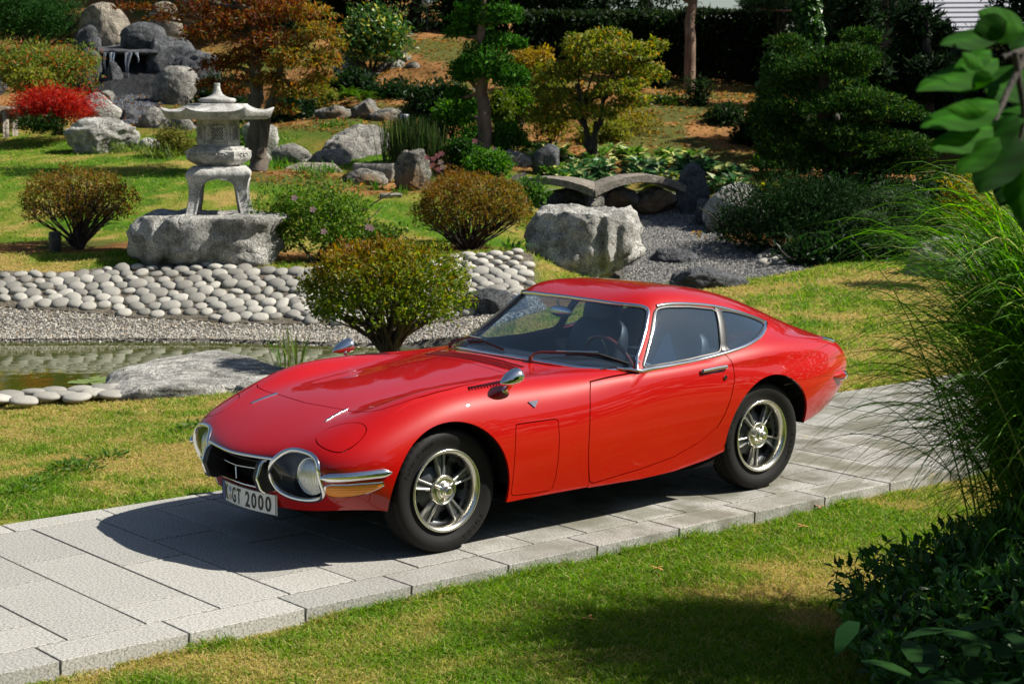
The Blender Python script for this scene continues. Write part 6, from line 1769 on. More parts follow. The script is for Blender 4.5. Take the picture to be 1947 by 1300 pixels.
bush(1300, 140, 1350, 235, 34, 'slim dark upright shrub below the pine trunk', [(.014,.035,.009),(.025,.05,.012)], 1500, .07, 62, lumps=6, ragged=.5)
bush(636, 18, 782, 140, 36.2, 'glossy green shrub with yellow tipped leaves', [(.03,.09,.016),(.045,.12,.022),(.40,.40,.05),(.07,.16,.026)], 5200, .12, 63, .36, M_GLOSSY_LEAF, lumps=9, ragged=.35, w=[.4,.3,.14,.16])
bush(-30, -12, 162, 100, 38.5, 'wide clipped dark green pine hedge at the top left', [(.02,.065,.012),(.03,.09,.016),(.014,.045,.009)], 9000, .10, 64, .22, M_NEEDLE, lumps=12, ragged=.25)
bush(20, 164, 196, 246, 32.4, 'crimson cut leaf maple mound beside the bench', [(.44,.022,.016),(.34,.014,.012),(.50,.05,.025),(.24,.014,.012)], 8500, .075, 65, .22, name='red_maple', cat='tree', lumps=9, ragged=.35, up=-.35)
bush(-20, 78, 190, 182, 34.5, 'spreading green and orange maple at the left edge', [(.09,.15,.025),(.14,.20,.035),(.34,.13,.03),(.24,.26,.06),(.38,.08,.02)], 8500, .085, 66, .3, name='green_maple', cat='tree', lumps=14, ragged=.5, w=[.34,.3,.12,.18,.06])
bush(20, 130, 100, 178, 33.6, 'yellow green shrub in front of the green and orange maple', [(.16,.19,.03),(.22,.22,.04)], 1700, .075, 67, lumps=5, ragged=.4)
bush(294, 244, 372, 306, 29.8, 'feathery yellow green juniper left of the lantern', [(.15,.16,.03),(.10,.12,.02),(.20,.17,.04)], 2600, .075, 68, .22, M_NEEDLE, lumps=8, ragged=.5, up=-.1)
bush(36, 222, 130, 252, 32, 'low dark ground ivy under the crimson maple', [(.02,.05,.012),(.035,.07,.015)], 1800, .06, 69, lumps=5, trunk=False)
bush(1625, 350, 1768, 452, 22.5, 'grey green rounded shrub right of the dark juniper', [(.035,.065,.025),(.05,.085,.035),(.025,.05,.018)], 4200, .05, 70, .4, lumps=7, ragged=.2)
bush(1618, 398, 1682, 448, 21.9, 'small grey green shrub in front of the rounded shrub', [(.035,.065,.025),(.05,.085,.035)], 1500, .045, 71, .4, lumps=4, ragged=.2)
bush(1340, 335, 1700, 500, 23.2, 'wide dark prostrate juniper spilling over the stream bank', [(.012,.034,.009),(.018,.045,.012),(.009,.026,.007)], 13000, .085, 72, .2, M_NEEDLE, lumps=16, ragged=.35, up=.5)
bush(1735, 65, 1860, 190, 33, 'bluish green pine bush in front of the house', [(.05,.085,.06),(.07,.11,.08),(.035,.06,.045)], 4200, .15, 73, .10, M_NEEDLE, lumps=9, ragged=.4, up=.2)
bush(1790, 330, 1900, 440, 19, 'sparse golden leaved shrub behind the fountain grass', [(.35,.24,.02),(.25,.20,.02),(.10,.12,.02)], 2200, .05, 74, .5, lumps=8, ragged=.5)
bush(1540, 325, 1640, 372, 29, 'sunlit yellow green shrub seen under the big yew', [(.20,.24,.03),(.28,.30,.05)], 1800, .07, 75, lumps=5)
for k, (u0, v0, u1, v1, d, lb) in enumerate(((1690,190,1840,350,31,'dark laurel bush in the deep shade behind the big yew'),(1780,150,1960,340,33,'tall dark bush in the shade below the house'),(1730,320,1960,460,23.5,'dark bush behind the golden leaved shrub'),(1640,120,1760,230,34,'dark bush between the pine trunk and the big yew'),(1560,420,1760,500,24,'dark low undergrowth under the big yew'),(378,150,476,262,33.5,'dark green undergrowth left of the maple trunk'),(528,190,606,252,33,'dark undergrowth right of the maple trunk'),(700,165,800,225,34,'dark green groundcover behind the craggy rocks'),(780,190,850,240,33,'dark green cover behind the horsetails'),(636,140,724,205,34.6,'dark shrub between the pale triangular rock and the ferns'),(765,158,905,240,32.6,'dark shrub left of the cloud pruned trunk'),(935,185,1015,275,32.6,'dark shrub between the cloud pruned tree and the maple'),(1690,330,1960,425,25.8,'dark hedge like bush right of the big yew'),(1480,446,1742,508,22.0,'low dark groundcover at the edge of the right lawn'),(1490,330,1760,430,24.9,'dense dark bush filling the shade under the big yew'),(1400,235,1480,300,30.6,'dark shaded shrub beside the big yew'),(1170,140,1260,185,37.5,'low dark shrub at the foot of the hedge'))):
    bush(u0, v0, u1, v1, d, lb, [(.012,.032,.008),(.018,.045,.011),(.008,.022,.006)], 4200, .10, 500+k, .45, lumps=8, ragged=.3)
# needle trees with clipped pads
def pad_tree(name, label, d, trunk, rad, pads, cols, leafs, asp, seed, mat=None, cat='tree', group=None, bark=None, spread=.8, up=.35, w=None, lump=.25, crownname='crown', flat=.9, fill=.25, base_ground=True):
    rg = np.random.default_rng(seed)
    tp = [W(u, v, d+dd) for u, v, dd in trunk]
    if base_ground: tp[0][2] = min(tp[0][2], gz(tp[0][0], tp[0][1])-.05)
    e_ = empty(name, tuple(tp[0]), label, cat, group); o_ = tp[0].copy()
    mb = MB(); q = resmooth(np.array(tp)-o_, 14); q[1:-1] += rg.normal(0, rad*.25, (12, 3))*[1, 1, .2]; mb.tube(q, np.linspace(rad, rad*.35, 14), 9)
    parts = []
    for (u, v, ru, rv, dd, n) in pads:
        P, N, vv = pad(u, v, ru, rv, d+dd, n, rg, depth=flat, lump=lump, seed=seed+int(u+v), bottom=-.62, fill=fill); parts.append(foliate(P, N, rg, leafs, asp, cols, spread, up, .3, w))
        c = W(u, v, d+dd)-o_-np.array([0, 0, rv/PXM(d)*.3]); k = np.argmin(np.linalg.norm(q-(c-np.array([0, 0, np.linalg.norm(c[:2])*.15])), axis=1)); branch_tube(mb, q[k], c, rad*.32, rad*.10, rg, .06)
    mb.build('trunk', bark or M_BARK, e_); leaf_obj(crownname, parts, mat or M_LEAF, e_); return e_
CLD = [(.032,.115,.012),(.05,.16,.016),(.02,.07,.009),(.075,.19,.024)]
pad_tree('cloud_pruned_tree', 'cloud pruned conifer with stacked dark green pads and a straight trunk', 28.5, [(919,300,0),(922,230,0),(920,150,0),(916,60,0),(918,-30,0)], .13,
    [(915,128,56,46,0,3800),(975,150,34,26,-.2,1300),(880,140,26,24,.2,900),(952,80,44,18,.1,1300),(905,30,50,36,.2,2400),(962,30,34,24,0,1300),(880,60,34,20,.3,900),(940,-20,50,30,.2,1500),(985,86,18,13,0,450),(890,215,34,30,.4,1000),(905,262,40,24,.5,900),(868,180,24,16,.3,500)], CLD, .075, .35, 81, M_NEEDLE, bark=M_BARKR, lump=.3)
pad_tree('spreading_maple', 'open yellow green maple with thin dark stems among the hostas', 28.4, [(1132,312,0),(1120,280,0),(1112,240,0),(1110,200,0)], .07,
    [(1075,190,62,26,.2,1300),(1140,120,70,30,0,1700),(1190,100,52,24,-.2,1100),(1110,90,44,26,.1,900),(1060,140,48,26,.3,900),(1225,140,40,24,0,700),(1175,170,56,24,-.3,1100),(1040,220,40,20,.2,600),(1130,215,60,20,-.1,800),(1250,85,22,12,0,200),(1150,68,40,14,.2,420),(1200,195,36,16,0,420)], [(.14,.18,.022),(.22,.24,.035),(.09,.13,.016),(.36,.21,.045),(.28,.28,.06)], .085, .38, 82, M_LEAF, bark=M_BARKD, lump=.45, up=-.15, w=[.3,.25,.2,.12,.13])
o = bpy.data.objects['spreading_maple']; rg = np.random.default_rng(77); mb = MB(); o_ = np.array(o.location)
for a, b2 in (((1122,285),(1140,240)), ((1140,240),(1146,190)), ((1112,240),(1075,205)), ((1146,190),(1180,150)), ((1110,205),(1095,160)), ((1130,300),(1132,230))): branch_tube(mb, W(*a, 28.3)-o_, W(*b2, 28.3)-o_, .05, .03, rg, .05)
mb.build('stems', M_BARKD, o)
RED = [(.15,.035,.014),(.11,.025,.012),(.27,.10,.02),(.08,.03,.010),(.12,.10,.02)]
ORG = [(.34,.13,.022),(.26,.18,.03),(.18,.07,.018),(.38,.24,.04),(.18,.17,.035),(.12,.14,.022),(.10,.12,.02)]
mt = pad_tree('dark_maple', 'tall maple with dark red and orange leaves behind the stone lantern', 27.6, [(490,326,0),(487,260,.1),(484,180,.2),(486,90,.3),(480,20,.4)], .16,
    [(460,40,90,26,.3,1250),(400,64,60,22,.2,650),(520,80,70,24,0,900),(470,112,60,24,.4,950),(420,124,46,18,.5,520),(440,-10,90,28,.4,1300),(540,20,70,28,.3,1200),(380,20,60,20,.5,700),(262,14,60,9,.9,300),(312,34,36,9,.8,170),(440,172,40,18,.9,380),(320,-18,90,14,.8,420),(400,160,30,14,.6,220),(480,150,40,14,.3,300)], RED, .085, .30, 83, M_LEAF, bark=M_BARK, lump=.45, up=-.25)
o_ = np.array(mt.location); mb = MB(); rg = np.random.default_rng(78)
for a, b2, r0, r1 in (((491,300),(505,225),.10,.08), ((505,225),(530,150),.08,.06), ((530,150),(545,90),.06,.04), ((530,150),(560,170),.04,.02), ((500,260),(470,180),.05,.03)): branch_tube(mb, W(*a, 27.6)-o_, W(*b2, 27.7)-o_, r0, r1, rg, .03)
mb.build('limb', M_BARK, mt)
parts = []
rg = np.random.default_rng(79)
for (u, v, ru, rv, dd, n) in ((604,62,42,24,-.1,760),(560,112,48,26,-.2,900),(618,112,32,22,-.1,480),(560,172,42,20,-.1,560),(540,208,28,12,-.2,240),(604,150,30,16,0,330),(590,22,50,16,.1,420),(515,150,34,18,0,360),(640,85,20,14,0,160)):
    P, N, vv = pad(u, v, ru, rv, 27.6+dd, n, rg, lump=.45, seed=int(u), bottom=-.7); parts.append(foliate(P, N, rg, .085, .30, ORG if u > 550 else RED+ORG, .8, -.25))
oc = leaf_obj('crown', parts, M_LEAF, mt); oc['label'] = 'orange sunlit leaves on the right of the maple'
# yew with stepped shelves on the right
YP = []
rg = np.random.default_rng(90)
for (u, v, ru, rv, dd, n) in ((1560,130,90,31,0,4200),(1610,110,60,25,-.2,2200),(1510,160,60,37,.2,2200),(1480,240,56,37,.3,2200),(1560,200,90,29,-.2,3600),(1640,190,70,25,-.3,2600),(1690,215,70,21,-.4,2600),(1600,250,80,25,-.3,2600),(1660,270,90,26,-.5,3600),(1730,285,60,25,-.3,2000),(1520,290,80,31,.2,2200),(1690,320,70,19,-.3,1600),(1580,310,80,27,0,1800),(1500,90,40,25,.4,1100),(1640,70,40,19,.3,900),(1560,400,100,50,1.8,2400),(1650,390,90,50,1.7,2000),(1480,350,50,50,1.5,1200),(1600,200,90,60,1.9,2000),(1590,290,110,60,1.9,2400)): YP.append((u, v, ru, rv, dd, n))
pad_tree('big_yew', 'huge dark yew with stepped leafy shelves right of the bridge', 25.5, [(1585,470,0),(1580,360,0),(1570,230,0),(1560,120,0)], .2, YP, [(.022,.062,.010),(.034,.090,.014),(.013,.036,.007),(.11,.165,.022)], .075, .30, 91, M_NEEDLE, bark=M_BARKD, lump=.35, up=.3, w=[.35,.3,.25,.10])
pad_tree('ivy_column', 'tall narrow column of bright ivy above the big yew', 27.5, [(1528,420,.6),(1528,200,.3),(1530,60,0),(1532,-60,0)], .14, [(1530,-30,22,40,0,900),(1534,20,24,34,0,1100),(1540,70,26,34,-.1,1200),(1524,110,30,34,0,1000),(1462,200,24,60,.1,900),(1470,140,20,40,.2,500),(1476,290,30,50,.1,800)], [(.035,.095,.014),(.055,.13,.02),(.02,.06,.01)], .085, .8, 92, M_GLOSSY_LEAF, bark=M_BARKD, lump=.4, up=-.2)
# pines and dark background trees
def pine(u, v, d, wpx, label, pads, seed, lean=0, cols=None):
    return pad_tree('pine_tree', label, d, [(u,v,0),(u+lean*.3,v-120,0),(u+lean*.6,v-260,0),(u+lean,v-420,0)], wpx/2/PXM(d), pads, cols or [(.016,.04,.014),(.025,.055,.02),(.01,.028,.01)], .16, .10, seed, M_NEEDLE, bark=M_BARKR, lump=.45, spread=1.1)
pine(1314, 150, 37, 24, 'pine with a thick bare reddish trunk before the dark hedge', [(1290,-60,70,40,0,1400),(1340,-90,70,40,.4,1400),(1250,-30,50,30,-.2,900),(1370,-25,44,22,0,700),(1310,-150,90,60,0,1600),(1405,-30,30,18,.3,400)], 101)
pine(1682, 150, 34, 26, 'dark spreading pine left of the house roof', [(1620,20,60,26,0,1300),(1722,30,40,22,-.2,800),(1690,-10,60,30,.2,1300),(1580,0,40,22,.3,700),(1650,60,50,22,.2,900),(1765,-8,30,12,0,260),(1720,60,46,24,.1,800),(1680,-70,90,40,0,1500),(1490,0,46,24,.6,900),(1440,10,40,22,.8,700)], 102)
def dark_tree(u, v, d, rw, hh, label, seed, cols=None, n=8500, group='dark trees filling the background', leafs=.17):
    rg = np.random.default_rng(seed); pads_ = []
    for k in range(9):
        t = k/8; pads_.append((u+rg.uniform(-.35, .35)*rw*(1-t*.5), v-hh*(.07+.88*t), rw*(1-.55*t)*rg.uniform(.8, 1.05), hh*.14, rg.uniform(-.6, .6), int(n/9)))
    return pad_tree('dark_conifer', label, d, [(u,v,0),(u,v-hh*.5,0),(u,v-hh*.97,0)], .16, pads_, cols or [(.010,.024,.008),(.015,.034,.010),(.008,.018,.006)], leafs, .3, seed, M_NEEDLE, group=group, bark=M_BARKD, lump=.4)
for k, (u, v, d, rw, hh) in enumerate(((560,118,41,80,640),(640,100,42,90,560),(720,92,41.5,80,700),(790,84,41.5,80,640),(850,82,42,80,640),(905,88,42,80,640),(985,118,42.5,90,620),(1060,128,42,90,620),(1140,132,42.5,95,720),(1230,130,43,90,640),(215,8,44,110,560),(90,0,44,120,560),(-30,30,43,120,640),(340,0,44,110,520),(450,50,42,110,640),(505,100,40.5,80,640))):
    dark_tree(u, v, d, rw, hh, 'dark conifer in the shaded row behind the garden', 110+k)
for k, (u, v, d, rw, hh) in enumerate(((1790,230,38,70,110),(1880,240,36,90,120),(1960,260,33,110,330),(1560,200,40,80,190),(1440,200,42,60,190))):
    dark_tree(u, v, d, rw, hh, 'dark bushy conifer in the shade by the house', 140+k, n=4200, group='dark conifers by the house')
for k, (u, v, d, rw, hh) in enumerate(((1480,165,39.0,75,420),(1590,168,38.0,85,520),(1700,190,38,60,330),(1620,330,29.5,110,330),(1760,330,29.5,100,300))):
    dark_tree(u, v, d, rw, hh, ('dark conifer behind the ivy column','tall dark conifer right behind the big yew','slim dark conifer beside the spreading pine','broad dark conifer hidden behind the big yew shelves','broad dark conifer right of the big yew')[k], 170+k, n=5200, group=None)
# tall trees just outside the right edge shade this side of the garden
for k, (u, v, d, rw, hh) in enumerate(((2200,420,25.0,150,430),(2400,360,29.5,190,800),(2080,300,31,150,760),(2300,300,33,190,860),(2560,330,29,190,900))):
    dark_tree(u, v, d, rw, hh, 'tall dark conifer outside the right edge of the garden', 150+k, n=6500, leafs=.24, group='tall conifers at the right edge')
# hedge
rg = np.random.default_rng(160); hb = W(1230, 150, 39.5)
hedge = empty('clipped_hedge', tuple(hb), 'long dark clipped hedge across the back of the garden', 'hedge')
parts = []; n = 15000
u = rg.uniform(985, 1475, n); tz = rg.random(n); top = np.where(u < 1300, 25, 18+.06*(u-1300)); 
base_ = np.where(u < 1300, 168-.03*(1300-u), 172)
v = base_+(top-base_)*np.sqrt(tz)*1.0
dd = 39.5+rg.normal(0, .10, n)+.35*fbm(np.stack([u*.02, v*.02, u*0], 1), 3); ontop = rg.random(n) < .22
v = np.where(ontop, top+rg.normal(0, 2.0, n), v); dd = np.where(ontop, 39.5+rg.uniform(0, 1.6, n), dd)
P = np.array([W(a, b2, c) for a, b2, c in zip(u, v, dd)]); N = np.where(ontop[:, None], np.array([[0, 0, 1.]]), -_vd[None])
parts.append(foliate(P, N, rg, .11, .5, [(.010,.022,.007),(.016,.032,.009),(.03,.055,.013)], .8, .2, .3, [.5,.38,.12]))
leaf_obj('foliage', parts, M_LEAF, hedge)
mb = MB(); 
for k in range(26):
    a = W(992+k*18.5, 176, 40.0)-hb; mb.tube([a-[0, 0, .3], a+[.02, 0, 1.4]], .03, 5)
mb.build('stems', M_BARKD, hedge)
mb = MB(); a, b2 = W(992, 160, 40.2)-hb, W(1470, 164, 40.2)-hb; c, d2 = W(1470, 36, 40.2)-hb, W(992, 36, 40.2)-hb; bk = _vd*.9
mb.add(np.array([a, b2, c, d2, a+bk, b2+bk, c+bk, d2+bk]), Q=[(0,1,2,3),(5,4,7,6),(3,2,6,7),(1,5,6,2),(4,0,3,7)]); mb.build('inner_core', plain('hedge_core', (.012,.014,.008), .95, spec=.1), hedge, smooth=False)  # plain near-black box behind the leaves, no separate twigs
# far wood that closes the view behind everything
rg = np.random.default_rng(161); parts = []
s_ = rg.uniform(-34, 34, 9000); P = np.array([(*xy(a, 56+rg.uniform(0, 4)), rg.uniform(3, 10.5+2*math.sin(a*.7)+1.2*math.sin(a*1.9)) if abs(a-5.2) > 2.6 else rg.uniform(2, 4.6)) for a in s_])
parts.append(foliate(P, np.tile(-_vd, (len(P), 1)), rg, .75, .6, [(.012,.024,.008),(.02,.036,.012)], .8, .1))
tag(leaf_obj('distant_wood', parts, M_LEAF), kind='stuff')
for k, (u0, v0, u1, v1, d, lb, cl, nn_, lf) in enumerate((
    (600,240,690,262,31.6,'low green groundcover under the craggy rocks',LUSH,900,.07),
    (1000,150,1075,205,32.5,'olive green shrub behind the spreading maple',[(.10,.13,.02),(.15,.17,.03)],2200,.08),
    (1090,225,1200,290,30.4,'yellow green undergrowth behind the hostas',[(.16,.19,.03),(.24,.23,.04),(.10,.13,.02)],2600,.07),
    (1230,180,1300,225,34,'small round green shrub on the brown slope',[(.05,.09,.014),(.07,.12,.02)],1400,.08),
    (790,225,850,300,29.6,'upright green shrub right of the horsetails',LUSH,2200,.06),
    (960,165,1020,230,31.5,'dense green shrub behind the cloud pruned tree',[(.06,.13,.016),(.09,.17,.02)],2200,.07),
    (560,150,640,215,33.2,'golden green azalea under the orange maple leaves',[(.20,.18,.03),(.14,.16,.025)],2400,.07),
    (380,225,470,300,30.8,'dark fern like groundcover behind the lantern',[(.02,.05,.01),(.035,.08,.014)],1800,.08),
    (780,92,850,140,39.5,'low dark shrub at the top of the brown slope',[(.02,.045,.01),(.03,.06,.013)],1500,.09),
    (1430,285,1490,345,28.5,'bright green shrub left of the big yew foot',[(.06,.14,.016),(.09,.18,.02)],1500,.07),
    (1420,190,1470,270,30.5,'leafy green shrub hugging the left side of the big yew',[(.03,.08,.012),(.05,.12,.016)],1900,.08))):
    bush(u0, v0, u1, v1, d, lb, cl, nn_, lf, 600+k, .45, lumps=7, ragged=.4)
# ------------------------------------------------------------------ strap leaved plants
def strap(P, D, L_, wd, col, droop, n=4, rg=RNG, tip=.15):
    """arching strap leaves: ribbons of n segments"""
    m_ = len(P); D = unit(D); side = unit(np.cross(D, np.array([0, 0, 1.]))+1e-6); t = np.linspace(0, 1, n+1)
    L_ = np.broadcast_to(L_, (m_,)); wd = np.broadcast_to(wd, (m_,)); dr = np.broadcast_to(droop, (m_,))
    c = P[:, None]+D[:, None]*(L_[:, None]*t)[..., None]-np.array([0, 0, 1.])*(dr[:, None]*L_[:, None]*t**2.2)[..., None]
    wt = wd[:, None]*np.where(t < .35, .55+.45*t/.35, 1-(1-tip)*((t-.35)/.65)**1.6)
    V = np.stack([c+side[:, None]*wt[..., None]*.5, c-side[:, None]*wt[..., None]*.5], 2).reshape(-1, 3)
    base = (np.arange(m_)*(n+1)*2)[:, None]+np.arange(n)*2
    Q = np.stack([base, base+1, base+3, base+2], 2).reshape(-1, 4); F = np.concatenate([Q[:, :3], Q[:, [0, 2, 3]]])
    return V, F, np.repeat(col, (n+1)*2, 0)
def hosta(u, v, d, rpx, label, cols, seed, n=46, group=None, name='hosta'):
    rg = np.random.default_rng(seed); b0 = W(u, v, d); b0[2] = gz(b0[0], b0[1])+.02; r = rpx/PXM(d); e_ = empty(name, tuple(b0), label, 'hosta', group)
    a = rg.uniform(0, 2*np.pi, n); el = rg.uniform(.15, 1.1, n); D = np.stack([np.cos(a)*np.cos(el), np.sin(a)*np.cos(el), np.sin(el)], 1)
    L_ = r*rg.uniform(.7, 1.15, n); st = b0+D*(L_*.35)[:, None]; N = unit(np.stack([-np.cos(a)*.3, -np.sin(a)*.3, np.ones(n)], 1)+rg.normal(0, .2, (n, 3)))
    D2 = unit(D+[0, 0, -.35]); leaf_obj('leaves', [leaves(st, D2, N, L_*.75, L_*.42, pal(cols, n, rg, .25), .35), strap(np.tile(b0, (n, 1)), D, L_*.4, .008, pal([(.06,.10,.03)], n, rg), 0, 2)], M_GLOSSY_LEAF, e_)
    return e_
VAR = [(.10,.21,.04),(.14,.26,.05),(.62,.62,.24),(.08,.17,.03)]; BLU = [(.06,.16,.06),(.09,.21,.08),(.045,.11,.04),(.40,.44,.20)]; YEL = [(.36,.36,.05),(.28,.30,.04),(.12,.16,.03)]
rg = np.random.default_rng(170)
for k in range(64):
    t = rg.random(); u = 1005+t*330; lo_ = 300+.0*t; v = rg.uniform(272+abs(u-1150)*.10, 338); d = 29.6-(v-272)/66*2.6
    c = VAR if (v < 308 or u < 1080) else BLU
    hosta(u, v, d, rg.uniform(22, 32), 'pale edged hosta clump in the bed behind the bridge' if c is VAR else 'blue green hosta clump in the bed behind the bridge', c, 200+k, 44, 'pale edged hostas' if c is VAR else 'blue green hostas')
for k, (u, v) in enumerate(((1352,318),(1385,325),(1410,318),(1370,345),(1400,345),(1340,300),(1310,300))): hosta(u, v, 26.6+(345-v)*.03, 34, 'green hosta clump right of the pointed bridge stone', BLU, 280+k, 48, 'green hostas by the pointed stone')
for k, (u, v) in enumerate(((1268,322),(1290,326),(1250,330),(1445,345),(1462,338))): hosta(u, v, 27-(v-320)*.02, 24, 'yellow green hosta clump beside the right bridge landing' if u < 1400 else 'yellow green hosta clump against the dark juniper', YEL, 290+k, 36, 'yellow hostas at the bridge' if u < 1400 else 'yellow hostas by the juniper')
# ferns
for k, (u, v, d) in enumerate(((640,196,33.4),(665,188,33.6),(610,188,33.8),(690,196,33.2),(630,170,34.6),(655,160,35))):
    rg = np.random.default_rng(300+k); b0 = W(u, v, d); e_ = empty('fern', tuple(b0), 'bright green fern clump above the craggy rocks', 'fern', 'ferns above the craggy rocks')
    n = 26; a = rg.uniform(0, 6.28, n); el = rg.uniform(.5, 1.2, n); D = np.stack([np.cos(a)*np.cos(el), np.sin(a)*np.cos(el), np.sin(el)], 1); parts = []
    for i in range(n):
        L_ = rg.uniform(.35, .6); t = np.linspace(.15, 1, 12); sp = b0+D[i]*(L_*t)[:, None]-np.array([0, 0, 1.])*(L_*.5*t**2.2)[:, None]; sd_ = unit(np.cross(D[i], [0, 0, 1.]))
        for q in (-1, 1): parts.append(leaves(sp, np.tile(sd_*q+D[i]*.4, (12, 1)), np.tile([0, 0, 1.], (12, 1)), .11*(1.05-t), .035, pal([(.06,.13,.018),(.09,.17,.025)], 12, rg, .2), .1))
    leaf_obj('fronds', parts, M_LEAF, e_)
# horsetails
rg = np.random.default_rng(320); n = 900; u = 718+130*rg.beta(2.2, 1.8, n); d = 28.2+rg.uniform(-.5, .6, n); hgt = (62+22*np.sin((u-718)/130*3.1))*rg.uniform(.75, 1.08, n)/PXM(28.2); 
Pb = np.array([W(a, 312-(b2-27.7)*14, b2) for a, b2 in zip(u, d)]); e_ = empty('horsetail_clump', tuple(W(780, 312, 28.2)), 'dense clump of upright dark green horsetail stems', 'horsetails')
D = unit(rg.normal(0, .10, (n, 3))+[0, 0, 1]); leaf_obj('stems', [strap(Pb, D, hgt, .016, pal([(.03,.06,.015),(.05,.085,.022),(.02,.04,.012),(.10,.12,.04)], n, rg, .25, [.35,.3,.25,.1]), .02, 2, tip=.6)], M_GRASS, e_)
# irises in the pond, lily pads, day lily and grass clumps
def blades(name, label, cat, u, v, d, n, h, w, cols, seed, spread=.35, droop=.25, foot=.08, group=None, zfix=None):
    rg = np.random.default_rng(seed); b0 = W(u, v, d); b0[2] = gz(b0[0], b0[1]) if zfix is None else zfix; e_ = empty(name, tuple(b0), label, cat, group)
    P = b0+rg.normal(0, foot, (n, 3))*[1, 1, 0]; D = unit(rg.normal(0, spread, (n, 3))*[1, 1, .2]+[0, 0, 1]); leaf_obj('blades', [strap(P, D, h*rg.uniform(.6, 1.1, n), w, pal(cols, n, rg, .25), droop*rg.uniform(.3, 1.5, n), 5)], M_GRASS, e_); return e_
IR = [(.05,.11,.02),(.08,.14,.03),(.12,.15,.04)]
q = Wz(552, 690, WATER_Z); ds = sd(q[0], q[1])[1]
blades('iris_reeds', 'green iris blades standing in the pond behind the flat slab rock', 'reeds', 550, 690, ds, 22, .50, .022, IR, 330, .16, .10, .10, zfix=WATER_Z-.05)
blades('day_lily', 'arching green lily leaves left of the large pale boulder', 'lily', 975, 476, 21.2, 34, .38, .024, LUSH, 331, .6, .6, .05)
for k, (u, v, d) in enumerate(((240,298,30.6),(285,302,30.3),(215,296,31),(320,308,29.5),(300,310,29.4))): blades('grass_clump', 'arching grass tuft at the foot of the pale lawn boulder', 'grass tuft', u, v, d, 70, .42, .016, [(.10,.15,.025),(.14,.18,.04),(.06,.10,.02)], 340+k, .6, .6, .16, 'grass tufts by the pale lawn boulder')
for k, (u, v, d) in enumerate(((530,318,28.2),(575,326,27.6),(625,328,27.8),(508,312,28.6),(600,336,27.2))): blades('grass_clump', 'bright green grass tuft in front of the flat tan slab', 'grass tuft', u, v, d, 46, .34, .016, LUSH, 350+k, .5, .5, .08, 'grass tufts by the flat tan slab')
for k, (u, v, d) in enumerate(((765,362,26.2),(714,360,26.8))): blades('grass_clump', 'small grass tuft near the standing stone', 'grass tuft', u, v, d, 40, .26, .014, LUSH, 360+k, .5, .5, .07, 'grass tufts near the standing stone')
rg = np.random.default_rng(370)
for k, (u, v) in enumerate(((172,722),(188,718),(205,722),(150,726),(196,727))):
    q = Wz(u, v, WATER_Z+.006); mb = MB(); r = rg.uniform(.09, .13); a0 = rg.uniform(0, 6.28); V = [(0, 0, 0)]+[(r*math.cos(a0+t), r*math.sin(a0+t), .004*math.sin(3*t)) for t in np.linspace(.2, 6.1, 16)]
    mb.add(V, T=[(0, i, i+1) for i in range(1, 16)]); o = mb.build('lily_pad', plain('lily_green', (.14,.19,.05), .4)); o.location = tuple(q); tag(o, 'pale green water lily leaf floating left of the flat slab rock', 'lily pad', 'lily pads by the slab rock')
# pink anemones
for k, (u, v, d, pts) in enumerate(((832,345,26.4,((824,302),(832,296),(838,308),(822,314),(842,318),(834,322),(812,300),(840,292))), (985,366,25.2,((986,334),(1000,345),(978,338),(1008,356),(996,332),(962,345))), (905,300,27.2,((903,268),(941,285))))):
    e_ = blades('anemone', ('tall pink anemone beside the upright standing stone', 'pink anemone at the left end of the bridge', 'pink anemone behind the clipped ball shrub')[k], 'flower', u, v, d, 16, .42, .010, [(.05,.09,.02)], 380+k, .2, .1, .06)
    blossoms(pts, d, .05, [M_PINK, M_PINK2], rg, e_)
bush(965, 345, 1035, 392, 25.0, 'leafy green anemone foliage at the left end of the bridge', [(.05,.11,.02),(.07,.14,.03)], 1500, .07, 76, .7, trunk=False, lumps=5, ragged=.4)
